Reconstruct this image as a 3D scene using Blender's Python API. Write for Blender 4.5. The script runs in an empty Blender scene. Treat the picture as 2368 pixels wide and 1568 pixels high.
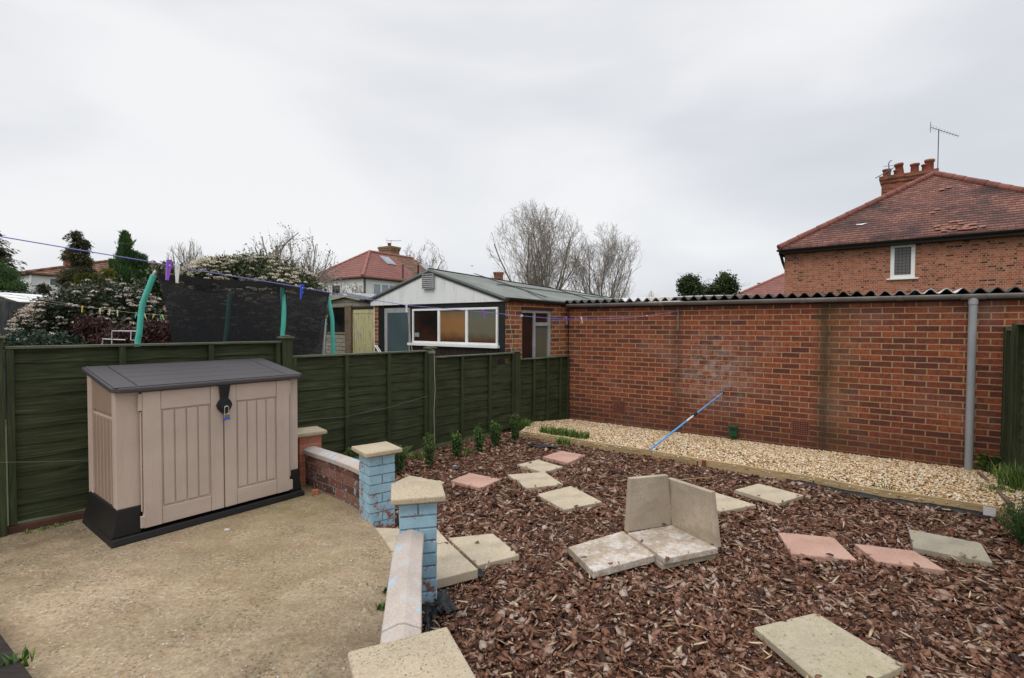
import bpy, math, random
import numpy as np
from mathutils import Vector, Matrix
R = math.radians
PI = math.pi
scene = bpy.context.scene
COL = scene.collection
random.seed(7)

# ------------------------------------------------------------ camera
F = 1180.0                      # focal length for a picture 2367 wide
TILT, ROLL, CAMZ = R(1.505), 0.003, 1.56
ROT = Matrix.Rotation(PI/2 - TILT, 3, 'X') @ Matrix.Rotation(ROLL, 3, 'Z')
cd = bpy.data.cameras.new('camera')
cam = bpy.data.objects.new('camera', cd)
COL.objects.link(cam)
cam.matrix_world = Matrix.Translation((0, 0, CAMZ)) @ ROT.to_4x4()
cd.sensor_width = 36
cd.lens = F/2367*36
cd.clip_start = .05
cd.clip_end = 3000
scene.camera = cam

# ------------------------------------------------------------ world and light
SUN_EL, SUN_AZ = R(48), R(215)        # azimuth clockwise from +Y
w = bpy.data.worlds.new('World')
scene.world = w
w.use_nodes = True
nt = w.node_tree
nt.nodes.clear()
def wn(t, **k):
    n = nt.nodes.new(t)
    for a, b in k.items():
        setattr(n, a, b)
    return n
sky = wn('ShaderNodeTexSky', sky_type='NISHITA', sun_disc=False)
sky.sun_elevation = SUN_EL
sky.sun_rotation = SUN_AZ
sky.air_density = 1.0
tc = wn('ShaderNodeTexCoord')
mp = wn('ShaderNodeMapping')
mp.inputs['Scale'].default_value = (1.0, 1.0, 2.6)
mp.inputs['Location'].default_value = (.35, .2, 0)
nz = wn('ShaderNodeTexNoise')
nz.inputs['Scale'].default_value = 1.5
nz.inputs['Detail'].default_value = 5
nz.inputs['Roughness'].default_value = .42
nz.inputs['Distortion'].default_value = .35
rp = wn('ShaderNodeValToRGB')
rp.color_ramp.interpolation = 'EASE'
rp.color_ramp.elements[0].position = .30
rp.color_ramp.elements[0].color = (.63, .65, .695, 1)
rp.color_ramp.elements[1].position = .66
rp.color_ramp.elements[1].color = (.86, .865, .875, 1)
sep = wn('ShaderNodeSeparateXYZ')
zr = wn('ShaderNodeMapRange', interpolation_type='SMOOTHSTEP')
zr.inputs['From Min'].default_value = .56
zr.inputs['From Max'].default_value = 1.0
zr.inputs['To Min'].default_value = 10.0
zr.inputs['To Max'].default_value = 26.0     # an overcast sky is brightest overhead
vm = wn('ShaderNodeVectorMath', operation='SCALE')
mx = wn('ShaderNodeMix', data_type='RGBA')
mx.inputs['Factor'].default_value = .94
bg = wn('ShaderNodeBackground')
bg.inputs['Strength'].default_value = .1
wo = wn('ShaderNodeOutputWorld')
ln = nt.links.new
ln(tc.outputs['Generated'], mp.inputs['Vector']); ln(mp.outputs['Vector'], nz.inputs['Vector'])
ln(nz.outputs['Fac'], rp.inputs['Fac']); ln(tc.outputs['Generated'], sep.inputs[0])
ln(sep.outputs['Z'], zr.inputs['Value']); ln(rp.outputs['Color'], vm.inputs[0])
ln(zr.outputs['Result'], vm.inputs['Scale']); ln(sky.outputs['Color'], mx.inputs['A'])
ln(vm.outputs[0], mx.inputs['B']); ln(mx.outputs['Result'], bg.inputs['Color'])
ln(bg.outputs[0], wo.inputs[0])
sl = bpy.data.lights.new('sun', 'SUN')
sl.energy = .9
sl.angle = R(24)
sl.color = (1, .93, .84)
so = bpy.data.objects.new('sun', sl)
COL.objects.link(so)
sd = Vector((math.sin(SUN_AZ)*math.cos(SUN_EL), math.cos(SUN_AZ)*math.cos(SUN_EL), math.sin(SUN_EL)))
so.rotation_euler = sd.to_track_quat('Z', 'Y').to_euler()
so.location = (0, -5, 20)
vs = scene.view_settings
vs.view_transform = 'Standard'
vs.look = 'None'
vs.exposure = 0.13
vs.gamma = 1.0
vs.use_curve_mapping = False

# ------------------------------------------------------------ measuring helpers (point of a sight line on a plane)
def ray(px, py): return ROT @ Vector((px-1183.5, -(py-784.0), -F))
def onz(px, py, z=0.0):
    r = ray(px, py); t = (z-CAMZ)/r.z
    return Vector((r.x*t, r.y*t, z))
def aty(px, py, Y):
    r = ray(px, py); t = Y/r.y
    return Vector((r.x*t, Y, CAMZ+r.z*t))
def onpl(px, py, P, D):
    r = ray(px, py); n = Vector((D[1], -D[0]))
    t = (P[0]*n.x+P[1]*n.y)/(r.x*n.x+r.y*n.y)
    return Vector((r.x*t, r.y*t, CAMZ+r.z*t))
def head(deg): return Vector((math.sin(R(deg)), math.cos(R(deg))))
def V3(p, z=None): return Vector((p[0], p[1], p[2] if z is None else z))

# ------------------------------------------------------------ objects helpers
def tag(o, label=None, cat=None, group=None, kind=None):
    if label: o['label'] = label
    if cat: o['category'] = cat
    if group: o['group'] = group
    if kind: o['kind'] = kind
    return o
def thing(name, label, cat, loc=(0, 0, 0), rz=0, group=None):
    o = bpy.data.objects.new(name, None)
    o.empty_display_size = .1
    COL.objects.link(o)
    o.location = loc
    o.rotation_euler = (0, 0, rz)
    return tag(o, label, cat, group)
def mat_of(o):
    m = Matrix.Translation(o.location) @ o.rotation_euler.to_matrix().to_4x4()
    return m if o.parent is None else mat_of(o.parent) @ m
def copy_tree(o, parent=None):
    c = o.copy(); COL.objects.link(c)
    if parent is not None: c.parent = parent
    for ch in [x for x in o.children]:
        copy_tree(ch, c)
    return c

class MB:
    """collects shapes and links them as one mesh object"""
    def __init__(s): s.v = []; s.f = []; s.sm = []; s.uv = {}; s.M = Matrix.Identity(4)
    def add(s, vs, fs, smooth=False, uvs=None):
        b = len(s.v)
        s.v += [tuple(s.M @ Vector(p)) for p in vs]
        for i, f in enumerate(fs):
            if uvs: s.uv[len(s.f)] = uvs[i]
            s.f.append([b+k for k in f]); s.sm.append(smooth)
    def box(s, lo, hi, M=None):
        x0, y0, z0 = lo; x1, y1, z1 = hi
        vs = [Vector(p) for p in [(x0,y0,z0),(x1,y0,z0),(x1,y1,z0),(x0,y1,z0),(x0,y0,z1),(x1,y0,z1),(x1,y1,z1),(x0,y1,z1)]]
        if M is not None: vs = [M @ p for p in vs]
        s.add(vs, [(3,2,1,0),(4,5,6,7),(0,1,5,4),(1,2,6,5),(2,3,7,6),(3,0,4,7)])
    def hexa(s, b, t):
        s.add(list(b)+list(t), [(3,2,1,0),(4,5,6,7),(0,1,5,4),(1,2,6,5),(2,3,7,6),(3,0,4,7)])
    def prism(s, poly, z0, z1, top=None):
        n = len(poly); top = top or poly
        vs = [(p[0], p[1], z0) for p in poly]+[(p[0], p[1], z1) for p in top]
        s.add(vs, [tuple(reversed(range(n))), tuple(range(n, 2*n))]+[(i, (i+1) % n, n+(i+1) % n, n+i) for i in range(n)])
    def extr(s, poly, d):
        """3D polygon pushed along d"""
        n = len(poly); d = Vector(d); vs = [Vector(p) for p in poly]+[Vector(p)+d for p in poly]
        s.add(vs, [tuple(reversed(range(n))), tuple(range(n, 2*n))]+[(i, (i+1) % n, n+(i+1) % n, n+i) for i in range(n)])
    def poly(s, pts): s.add(pts, [tuple(range(len(pts)))])
    def tube(s, pts, rad, n=8, cap=True, smooth=True):
        pts = [Vector(p) for p in pts]; m = len(pts)
        if not hasattr(rad, '__len__'): rad = [rad]*m
        vs = []; up = None
        for i, p in enumerate(pts):
            d = (pts[min(i+1, m-1)]-pts[max(i-1, 0)]).normalized()
            if up is None: up = d.orthogonal().normalized()
            else:
                up = up-d*up.dot(d)
                up = up.normalized() if up.length > 1e-6 else d.orthogonal().normalized()
            q = d.cross(up)
            for k in range(n):
                a = 2*PI*k/n
                vs.append(p+(up*math.cos(a)+q*math.sin(a))*rad[i])
        fs = [(i*n+k, i*n+(k+1) % n, (i+1)*n+(k+1) % n, (i+1)*n+k) for i in range(m-1) for k in range(n)]
        s.add(vs, fs, smooth)
        if cap:
            s.add(vs[:n], [tuple(reversed(range(n)))]); s.add(vs[-n:], [tuple(range(n))])
    def lathe(s, c, prof, n=16, smooth=True):
        vs = [(c[0]+r*math.cos(2*PI*k/n), c[1]+r*math.sin(2*PI*k/n), c[2]+z) for r, z in prof for k in range(n)]
        fs = [(i*n+k, i*n+(k+1) % n, (i+1)*n+(k+1) % n, (i+1)*n+k) for i in range(len(prof)-1) for k in range(n)]
        s.add(vs, fs, smooth)
    def build(s, name, m, parent=None, bevel=0, origin=None, world=True, seg=2):
        me = bpy.data.meshes.new(name)
        vs = s.v
        if world:
            if parent is not None:
                I = mat_of(parent).inverted(); vs = [tuple(I @ Vector(p)) for p in vs]
            elif origin is not None:
                o_ = Vector(origin); vs = [tuple(Vector(p)-o_) for p in vs]
        me.from_pydata(vs, [], s.f)
        me.polygons.foreach_set('use_smooth', s.sm)
        uvl = me.uv_layers.new(name='UVMap')
        Z = Vector((0, 0, 1))
        for pi, p in enumerate(me.polygons):
            if pi in s.uv:
                for li, q in zip(p.loop_indices, s.uv[pi]): uvl.data[li].uv = q
                continue
            n = p.normal
            t = Z.cross(n)
            t = Vector((1, 0, 0)) if t.length < .05 else t.normalized()
            b = n.cross(t)
            for li in p.loop_indices:
                c = me.vertices[me.loops[li].vertex_index].co
                uvl.data[li].uv = (c.dot(t), c.dot(b))
        me.materials.append(m)
        o = bpy.data.objects.new(name, me); COL.objects.link(o)
        if parent is not None: o.parent = parent
        elif origin is not None: o.location = origin
        if bevel:
            bm = o.modifiers.new('bevel', 'BEVEL'); bm.width = bevel; bm.segments = seg
            bm.limit_method = 'ANGLE'; bm.angle_limit = R(35); bm.harden_normals = False
        return o
def axes(px, py, pz, o):
    m = Matrix.Identity(4)
    for i, a in enumerate((px, py, pz)):
        for k in range(3): m[k][i] = a[k]
    for k in range(3): m[k][3] = o[k]
    return m

def soup(name, V, Fl, ns, m, parent=None, rnd=None, smooth=False, origin=None):
    """mesh from numpy arrays: V (n,3), Fl flat loop indices, ns polygon sizes, rnd per-vertex random"""
    me = bpy.data.meshes.new(name)
    V = np.asarray(V, np.float32)
    if parent is not None:
        I = np.array(mat_of(parent).inverted()); V = V @ I[:3, :3].T+I[:3, 3]
    elif origin is not None: V = V-np.array(origin)
    me.vertices.add(len(V)); me.vertices.foreach_set('co', V.astype(np.float32).ravel())
    ns = np.asarray(ns, np.int32); Fl = np.asarray(Fl, np.int32)
    me.loops.add(len(Fl)); me.loops.foreach_set('vertex_index', Fl)
    st = np.concatenate([[0], np.cumsum(ns)[:-1]]).astype(np.int32)
    me.polygons.add(len(ns)); me.polygons.foreach_set('loop_start', st); me.polygons.foreach_set('loop_total', ns)
    if smooth: me.polygons.foreach_set('use_smooth', np.ones(len(ns), bool))
    me.update(calc_edges=True)
    if rnd is not None:
        a = me.attributes.new('rnd', 'FLOAT', 'POINT'); a.data.foreach_set('value', np.asarray(rnd, np.float32))
    me.materials.append(m)
    o = bpy.data.objects.new(name, me); COL.objects.link(o)
    if parent is not None: o.parent = parent
    elif origin is not None: o.location = origin
    return o

# ------------------------------------------------------------ materials
class NT:
    def __init__(s, name):
        s.m = bpy.data.materials.new(name); s.m.use_nodes = True; s.t = s.m.node_tree; s.t.nodes.clear()
        s.out = s.n('ShaderNodeOutputMaterial'); s.b = s.n('ShaderNodeBsdfPrincipled'); s.l(s.b.outputs[0], s.out.inputs[0])
        s.b.inputs['Specular IOR Level'].default_value = .35
    def n(s, t, **k):
        x = s.t.nodes.new(t)
        for a, b in k.items(): setattr(x, a, b)
        return x
    def l(s, a, b): s.t.links.new(a, b)
    def set(s, node, key, v):
        if hasattr(v, 'is_output') or isinstance(v, bpy.types.NodeSocket): s.l(v, node.inputs[key])
        else: node.inputs[key].default_value = v
    def coord(s, kind='Object', scale=(1, 1, 1), rot=(0, 0, 0), loc=(0, 0, 0)):
        c = s.n('ShaderNodeTexCoord'); m = s.n('ShaderNodeMapping')
        m.inputs['Scale'].default_value = scale; m.inputs['Rotation'].default_value = rot; m.inputs['Location'].default_value = loc
        s.l(c.outputs[kind], m.inputs['Vector']); return m.outputs[0]
    def noise(s, vec, scale, detail=4, rough=.55, dist=0):
        x = s.n('ShaderNodeTexNoise'); s.l(vec, x.inputs['Vector'])
        for k, v in (('Scale', scale), ('Detail', detail), ('Roughness', rough), ('Distortion', dist)): x.inputs[k].default_value = v
        return x.outputs['Fac']
    def voro(s, vec, scale, out='Color', feat='F1', rnd=1):
        x = s.n('ShaderNodeTexVoronoi'); x.feature = feat; s.l(vec, x.inputs['Vector']); x.inputs['Scale'].default_value = scale
        x.inputs['Randomness'].default_value = rnd
        return x.outputs[out]
    def ramp(s, fac, stops, interp='LINEAR'):
        x = s.n('ShaderNodeValToRGB'); x.color_ramp.interpolation = interp; e = x.color_ramp.elements
        while len(e) < len(stops): e.new(.5)
        for i, (p, c) in enumerate(stops):
            e[i].position = p; e[i].color = (c, c, c, 1) if not hasattr(c, '__len__') else (*c, 1)
        s.l(fac, x.inputs['Fac']); return x.outputs['Color']
    def mix(s, a, b, fac, mode='MIX'):
        x = s.n('ShaderNodeMix', data_type='RGBA', blend_type=mode)
        for k, v in (('A', a), ('B', b), ('Factor', fac)):
            if isinstance(v, tuple): v = (*v, 1) if len(v) == 3 else v
            if isinstance(v, bpy.types.NodeSocket): s.l(v, x.inputs[k])
            else: x.inputs[k].default_value = v
        return x.outputs['Result']
    def math(s, op, a, b=None, clamp=False):
        x = s.n('ShaderNodeMath', operation=op, use_clamp=clamp)
        for i, v in enumerate((a, b)):
            if v is None: continue
            if isinstance(v, bpy.types.NodeSocket): s.l(v, x.inputs[i])
            else: x.inputs[i].default_value = v
        return x.outputs[0]
    def bump(s, h, strength=.3, dist=.01):
        x = s.n('ShaderNodeBump'); x.inputs['Strength'].default_value = strength; x.inputs['Distance'].default_value = dist
        s.l(h, x.inputs['Height']); s.l(x.outputs[0], s.b.inputs['Normal']); return x
    def fin(s, col=None, rough=None, metal=None, spec=None):
        if col is not None: s.set(s.b, 'Base Color', (*col, 1) if isinstance(col, tuple) and len(col) == 3 else col)
        if rough is not None: s.set(s.b, 'Roughness', rough)
        if metal is not None: s.set(s.b, 'Metallic', metal)
        if spec is not None: s.set(s.b, 'Specular IOR Level', spec)
        return s.m

def plain(name, c, rough=.6, var=.18, scale=6, bump=.1, bscale=60, metal=0, spec=.35, dist=.004):
    t = NT(name); v = t.coord('Object')
    n = t.noise(v, scale, 5)
    d = tuple(x*(1-var) for x in c); l = tuple(min(1, x*(1+var)) for x in c)
    col = t.ramp(n, [(.3, d), (.7, l)])
    if bump: t.bump(t.noise(v, bscale, 3), bump, dist)
    return t.fin(col, rough, metal, spec)

def brick_mat(name, stops, mortar, sheen=None, stain=None, bw=.225, bh=.075, mort=.0055, offset=.5, scuff=.35, roughmix=1.0, uv='UV', squash=None, paint=None):
    t = NT(name); v = t.coord(uv)
    wob = t.n('ShaderNodeTexNoise'); t.l(v, wob.inputs['Vector']); wob.inputs['Scale'].default_value = 9; wob.inputs['Detail'].default_value = 2
    a = t.n('ShaderNodeVectorMath', operation='SUBTRACT'); t.l(wob.outputs['Color'], a.inputs[0]); a.inputs[1].default_value = (.5, .5, .5)
    b = t.n('ShaderNodeVectorMath', operation='SCALE'); t.l(a.outputs[0], b.inputs[0]); b.inputs['Scale'].default_value = .006
    c = t.n('ShaderNodeVectorMath', operation='ADD'); t.l(v, c.inputs[0]); t.l(b.outputs[0], c.inputs[1])
    br = t.n('ShaderNodeTexBrick'); t.l(c.outputs[0], br.inputs['Vector'])
    br.offset = offset
    for k, q in (('Color1', (0, 0, 0, 1)), ('Color2', (1, 1, 1, 1)), ('Mortar', (.5, .5, .5, 1)), ('Scale', 1.0), ('Mortar Size', mort),
                 ('Mortar Smooth', .15), ('Bias', 0.0), ('Brick Width', bw), ('Row Height', bh)): br.inputs[k].default_value = q
    if squash: br.squash, br.squash_frequency = squash
    base = t.ramp(br.outputs['Color'], stops)
    n1 = t.noise(v, 42, 5, .7)
    base = t.mix(base, t.ramp(n1, [(.25, .35), (.75, 1.6)]), .6, 'MULTIPLY')
    base = t.mix(base, t.ramp(t.noise(t.coord(uv, (1, 2.2, 1)), 15, 4, .6), [(.3, .6), (.7, 1.3)]), .6, 'MULTIPLY')
    if sheen:   # kiln bands across each brick
        n2 = t.noise(t.coord(uv, (30, 9, 1)), 1.0, 2, .4)
        base = t.mix(base, sheen, t.ramp(n2, [(.53, 0), (.62, .55)]))
    mo = t.mix(mortar, t.ramp(t.noise(v, 70, 3), [(.3, .55), (.7, 1.25)]), .5, 'MULTIPLY')
    col = t.mix(base, mo, br.outputs['Fac'])
    if paint:
        pc, amount = paint
        pn = t.noise(t.coord(uv, (1, 1.3, 1)), 7, 9, .68)
        pm = t.math('SUBTRACT', pn, t.math('MULTIPLY', br.outputs['Fac'], .05))
        pf = t.ramp(pm, [(amount, 0), (amount+.012, 1)])
        pcol = t.mix(pc, t.ramp(t.noise(v, 22, 4), [(.3, .8), (.7, 1.15)]), .7, 'MULTIPLY')
        col = t.mix(col, pcol, pf)
    if stain: col = stain(t, col, br)
    h = t.math('ADD', t.math('MULTIPLY', t.math('SUBTRACT', 1.0, br.outputs['Fac']), 1.0), t.math('MULTIPLY', n1, .45))
    t.bump(h, .75, .006)
    return t.fin(col, .88, 0, .2)

def wood_mat(name, c1, c2, c3=None, axis=0, rough=.8, bump=.35, scale=1.0, weather=None):
    t = NT(name)
    sc = [1, 1, 1]; sc[1 if axis == 2 else 0] = .045
    v = t.coord('UV', tuple(x*scale for x in sc))
    n = t.noise(v, 30, 6, .6, 2.4)
    g = t.ramp(n, [(.28, c1), (.5, c2), (.74, c3 or c2)])
    v2 = t.coord('Object')
    big = t.noise(v2, 3.1, 4)
    g = t.mix(g, t.ramp(big, [(.3, .62), (.7, 1.3)]), .6, 'MULTIPLY')
    if weather:
        g = t.mix(g, weather, t.ramp(t.noise(t.coord('UV', tuple(x*1.7 for x in sc)), 14, 8, .7), [(.56, 0), (.68, .8)]))
    t.bump(n, bump, .006)
    return t.fin(g, rough, 0, .25)

def leaf_mat(name, stops, rough=.55, trans=.25, spec=.3):
    t = NT(name); a = t.n('ShaderNodeAttribute', attribute_name='rnd')
    col = t.ramp(a.outputs['Fac'], stops)
    t.fin(col, rough, 0, spec)
    if trans:
        tr = t.n('ShaderNodeBsdfTranslucent'); t.l(col, tr.inputs['Color'])
        ms = t.n('ShaderNodeMixShader'); ms.inputs[0].default_value = trans
        t.l(t.b.outputs[0], ms.inputs[1]); t.l(tr.outputs[0], ms.inputs[2]); t.l(ms.outputs[0], t.out.inputs[0])
    return t.m

def speck_mat(name, base, specks, scale, amount=.5, rough=.9, bump=.4, big=2.5, dist=.004, dark=.7, blotch=None, uv='Object'):
    """stone/concrete with small aggregate"""
    t = NT(name); v = t.coord(uv)
    vc = t.n('ShaderNodeTexVoronoi'); t.l(v, vc.inputs['Vector']); vc.inputs['Scale'].default_value = scale
    s1 = t.n('ShaderNodeSeparateColor'); t.l(vc.outputs['Color'], s1.inputs[0])
    cs = t.ramp(s1.outputs[0], specks, 'CONSTANT')
    n = t.noise(v, big, 6, .6)
    b = t.mix(base, t.ramp(n, [(.28, dark), (.72, 1.22)]), 1, 'MULTIPLY')
    b = t.mix(b, t.ramp(t.noise(v, 90, 4, .7), [(.3, .7), (.7, 1.2)]), .5, 'MULTIPLY')
    vis = t.math('MULTIPLY', t.ramp(vc.outputs['Distance'], [(.30, 1), (.5, 0)]), t.ramp(s1.outputs[1], [(1-amount-.001, 0), (1-amount, 1)]))
    vis = t.math('MULTIPLY', vis, t.ramp(t.noise(v, max(big, 1.5)*1.7, 4, .6), [(.36, .15), (.62, 1)]))
    col = t.mix(b, cs, t.math('MULTIPLY', vis, .9))
    if blotch: col = blotch(t, col, v)
    h = t.math('ADD', t.math('MULTIPLY', vis, .5), t.noise(v, 60, 5, .7))
    t.bump(h, bump, dist)
    return t.fin(col, rough, 0, .25)

G = {}
GREEN1, GREEN2, GREEN3 = (.015, .019, .008), (.038, .048, .020), (.080, .094, .046)
G['fence'] = wood_mat('green_stained_wood', GREEN1, GREEN2, GREEN3, 0, .75, .28)
G['fence_v'] = wood_mat('green_stained_post', (.022, .028, .012), (.040, .050, .022), (.070, .084, .040), 2, .75, .4)
G['fence_cap'] = wood_mat('green_worn_cap', (.06, .07, .045), (.10, .115, .075), (.17, .17, .13), 0, .85, .5, weather=(.32, .30, .25))
G['grey_wood'] = wood_mat('weathered_grey_wood', (.035, .035, .033), (.085, .085, .082), (.16, .16, .155), 2, .9, .5, 1.0, weather=(.30, .30, .30))
G['timber'] = wood_mat('pale_timber', (.27, .19, .095), (.40, .29, .155), (.50, .38, .22), 0, .75, .3)
G['dark_timber'] = wood_mat('dark_timber', (.010, .008, .008), (.025, .02, .018), (.05, .04, .035), 1, .8, .5)
G['brown_timber'] = wood_mat('brown_board', (.10, .07, .045), (.18, .13, .085), (.26, .2, .14), 0, .85, .4)

def garage_stain(t, col, br):
    v = t.coord('UV')
    s = t.n('ShaderNodeSeparateXYZ'); t.l(v, s.inputs[0])
    wob = t.math('MULTIPLY', t.math('SUBTRACT', t.noise(v, 3.5, 5), .5), .16)
    u = t.math('ADD', s.outputs['X'], wob)
    # two dirty runs below gutter joints
    for u0, wd, k in ((STAIN_A, .05, .78), (STAIN_B, .045, .45)):
        f = t.ramp(t.math('ABSOLUTE', t.math('SUBTRACT', u, u0)), [(0.0, k), (wd, k*.6), (wd*2.6, 0)])
        col = t.mix(col, (.035, .03, .022), f)
    f = t.ramp(t.math('ABSOLUTE', t.math('SUBTRACT', u, STAIN_A+.12)), [(0, .3), (.3, 0)])
    col = t.mix(col, (.10, .085, .03), f)
    # pale salts on the brick
    d = t.n('ShaderNodeVectorMath', operation='DISTANCE'); t.l(v, d.inputs[0]); d.inputs[1].default_value = (SALT[0], SALT[1], 0)
    f = t.math('MULTIPLY', t.ramp(d.outputs['Value'], [(0, 1), (.75, 0)]), t.ramp(t.noise(v, 8, 7, .65), [(.42, 0), (.66, .75)]))
    col = t.mix(col, (.42, .36, .33), f)
    f = t.ramp(t.noise(v, 1.3, 7, .6), [(.52, 0), (.74, .35)])
    col = t.mix(col, (.30, .21, .18), f)
    # damp foot
    f = t.ramp(t.math('ADD', s.outputs['Y'], t.math('MULTIPLY', wob, 2.0)), [(.0, .5), (.45, 0)])
    return t.mix(col, (.06, .03, .022), f)

FA = Vector((-3.727, 3.78)); FB = Vector((1.02, 9.08))
FD = (FB-FA).normalized(); FN = Vector((FD.y, -FD.x))         # FN points to our garden
GB = FB.copy(); GD = head(125.8)                               # brick garage corner and wall direction
GN = Vector((-GD.y*-1, GD.x*-1)); GN = Vector((GD.y, -GD.x))   # towards our garden
def gwall(px, py):
    p = onpl(px, py, GB, GD); return (Vector((p.x, p.y))-GB).dot(GD), p.z
STAIN_A, _ = gwall(1905, 900); STAIN_B, _ = gwall(1565, 900); SALT = gwall(1655, 885)
SALT = (SALT[0], SALT[1]+.15)

BR_STOPS = [(0, (.11, .038, .028)), (.22, (.165, .048, .029)), (.5, (.225, .062, .032)), (.8, (.295, .085, .040)), (1, (.13, .042, .030))]
G['brick_garage'] = brick_mat('garage_brick', BR_STOPS, (.37, .25, .14), mort=.0070, sheen=(.085, .035, .032), stain=garage_stain)
G['brick_out'] = brick_mat('outbuilding_brick', [(0, (.13, .05, .04)), (.5, (.28, .09, .05)), (1, (.40, .14, .075))], (.52, .36, .18), mort=.008, sheen=(.14, .08, .07))
G['brick_house'] = brick_mat('house_brick', [(0, (.05, .025, .025)), (.07, (.08, .036, .032)), (.13, (.27, .085, .052)), (.5, (.37, .125, .072)), (.8, (.47, .185, .11)), (1, (.30, .11, .075))], (.40, .27, .19), bw=.215, mort=.009, sheen=(.42, .17, .11), squash=(.5, 2))
G['brick_chim'] = brick_mat('chimney_brick', [(0, (.13, .045, .03)), (.5, (.24, .08, .045)), (1, (.33, .12, .07))], (.3, .22, .15))
G['brick_low'] = brick_mat('low_wall_brick', [(0, (.10, .045, .035)), (.5, (.22, .08, .05)), (1, (.32, .14, .10))], (.28, .22, .15), paint=((.36, .46, .54), .60))
G['brick_red'] = brick_mat('red_brick', [(0, (.34, .12, .075)), (.5, (.42, .15, .09)), (1, (.48, .2, .13))], (.36, .26, .18), paint=((.42, .27, .22), .62))
G['brick_blue'] = brick_mat('blue_painted_brick', [(0, (.26, .09, .06)), (1, (.36, .14, .09))], (.17, .19, .19), mort=.004, paint=((.265, .475, .62), .40))

def patio_blotch(t, col, v):
    fine = t.noise(v, 38, 7, .8)
    col = t.mix(col, t.ramp(fine, [(.3, .4), (.7, 1.5)]), .85, 'MULTIPLY')
    col = t.mix(col, (.17, .145, .05), t.ramp(t.noise(v, .75, 6, .6), [(.44, 0), (.72, .55)]))
    col = t.mix(col, (.12, .10, .07), t.ramp(t.noise(v, 1.9, 7, .68), [(.56, 0), (.74, .6)]))
    col = t.mix(col, (.25, .165, .095), t.ramp(t.noise(t.coord('Object', (1, 2, 1), (0, 0, .5)), 2.6, 8, .7), [(.48, 0), (.66, .55)]))
    for (px_, py_, rad_, cc_, kk_) in ((-.78, 2.2, 1.0, (.095, .08, .05), .75), (-1.9, 4.45, 1.1, (.17, .15, .05), .7), (-3.3, 3.7, 1.0, (.12, .10, .055), .7), (-.55, 1.3, .7, (.11, .09, .055), .6)):
        dn = t.n('ShaderNodeVectorMath', operation='DISTANCE'); t.l(v, dn.inputs[0]); dn.inputs[1].default_value = (px_, py_, 0)
        col = t.mix(col, cc_, t.math('MULTIPLY', t.ramp(dn.outputs['Value'], [(0, kk_), (rad_, 0)]), t.ramp(t.noise(v, 4.5, 8, .72), [(.40, .1), (.62, 1)])))
    pd = t.voro(v, 5.5, 'Distance')
    return t.mix(col, (.055, .05, .042), t.math('MULTIPLY', t.ramp(pd, [(.03, .9), (.05, 0)]), t.ramp(t.noise(v, 1.1, 2), [(.45, 0), (.6, 1)])))
G['patio'] = speck_mat('patio_concrete', (.43, .335, .225), [(0, (.56, .46, .33)), (.2, (.27, .14, .08)), (.42, (.46, .32, .17)), (.6, (.08, .068, .06)), (.74, (.78, .73, .66)), (.82, (.42, .19, .09))], 66, .72, .92, 1.0, 2.2, .010, .7, patio_blotch)
def slab_blotch(t, col, v):
    col = t.mix(col, t.ramp(t.noise(v, 7, 8, .75), [(.3, .7), (.7, 1.2)]), .6, 'MULTIPLY')
    col = t.mix(col, (.20, .16, .11), t.ramp(t.noise(v, 15, 9, .8), [(.54, 0), (.72, .5)]))
    return t.mix(col, (.23, .19, .125), t.ramp(t.noise(v, 3.0, 8, .66), [(.52, 0), (.72, .55)]))
G['slab'] = speck_mat('cream_slab', (.48, .405, .30), [(0, (.6, .54, .4)), (.5, (.32, .27, .18))], 160, .3, .9, .35, 3, .003, .8, slab_blotch)
G['slab_grey'] = speck_mat('grey_slab', (.36, .325, .255), [(0, (.45, .4, .3)), (.5, (.2, .18, .14))], 150, .3, .9, .4, 3, .003, .75, slab_blotch)
def mossy(t, col, v):
    col = t.mix(col, (.15, .155, .06), t.ramp(t.noise(v, 2.2, 8, .7), [(.46, 0), (.72, .5)]))
    return t.mix(col, (.05, .045, .03), t.ramp(t.noise(v, 34, 7, .8), [(.57, 0), (.66, .75)]))
G['slab_moss'] = speck_mat('mossy_slab', (.42, .365, .265), [(0, (.5, .45, .33)), (.5, (.2, .18, .14))], 150, .3, .95, .5, 3, .003, .75, mossy)
G['slab_pink'] = speck_mat('pink_slab', (.46, .28, .22), [(0, (.56, .34, .26)), (.5, (.4, .2, .15))], 160, .3, .9, .35, 3, .003, .8,
                           lambda t, c, v: t.mix(t.mix(c, (.25, .17, .14), t.ramp(t.noise(v, 13, 9, .78), [(.52, 0), (.7, .6)])), (.42, .32, .27), t.ramp(t.noise(v, 4, 7, .65), [(.5, 0), (.7, .5)])))
G['slab_salt'] = speck_mat('salt_stained_slab', (.40, .32, .24), [(0, (.5, .44, .36)), (.5, (.25, .19, .13))], 120, .3, .92, .7, 3, .005, .7,
                           lambda t, c, v: t.mix(t.mix(c, (.18, .13, .09), t.ramp(t.noise(v, 19, 8, .8), [(.52, 0), (.7, .6)])), (.66, .63, .61), t.ramp(t.noise(t.coord('Object', (1, 1, 1), (0, 0, .6)), 11, 10, .78), [(.46, 0), (.62, .75)])))
G['slab_up'] = speck_mat('upright_slab', (.43, .36, .275), [(0, (.45, .4, .32)), (.5, (.2, .16, .12))], 120, .2, .92, .5, 2.5, .004, .7,
                         lambda t, c, v: t.mix(t.mix(c, (.12, .105, .08), t.ramp(t.noise(v, 11, 9, .78), [(.54, 0), (.7, .6)])), (.22, .18, .13), t.ramp(t.noise(t.coord('Object', (1, 1, 2.5)), 2.5, 6, .65), [(.48, 0), (.68, .6)])))
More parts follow.
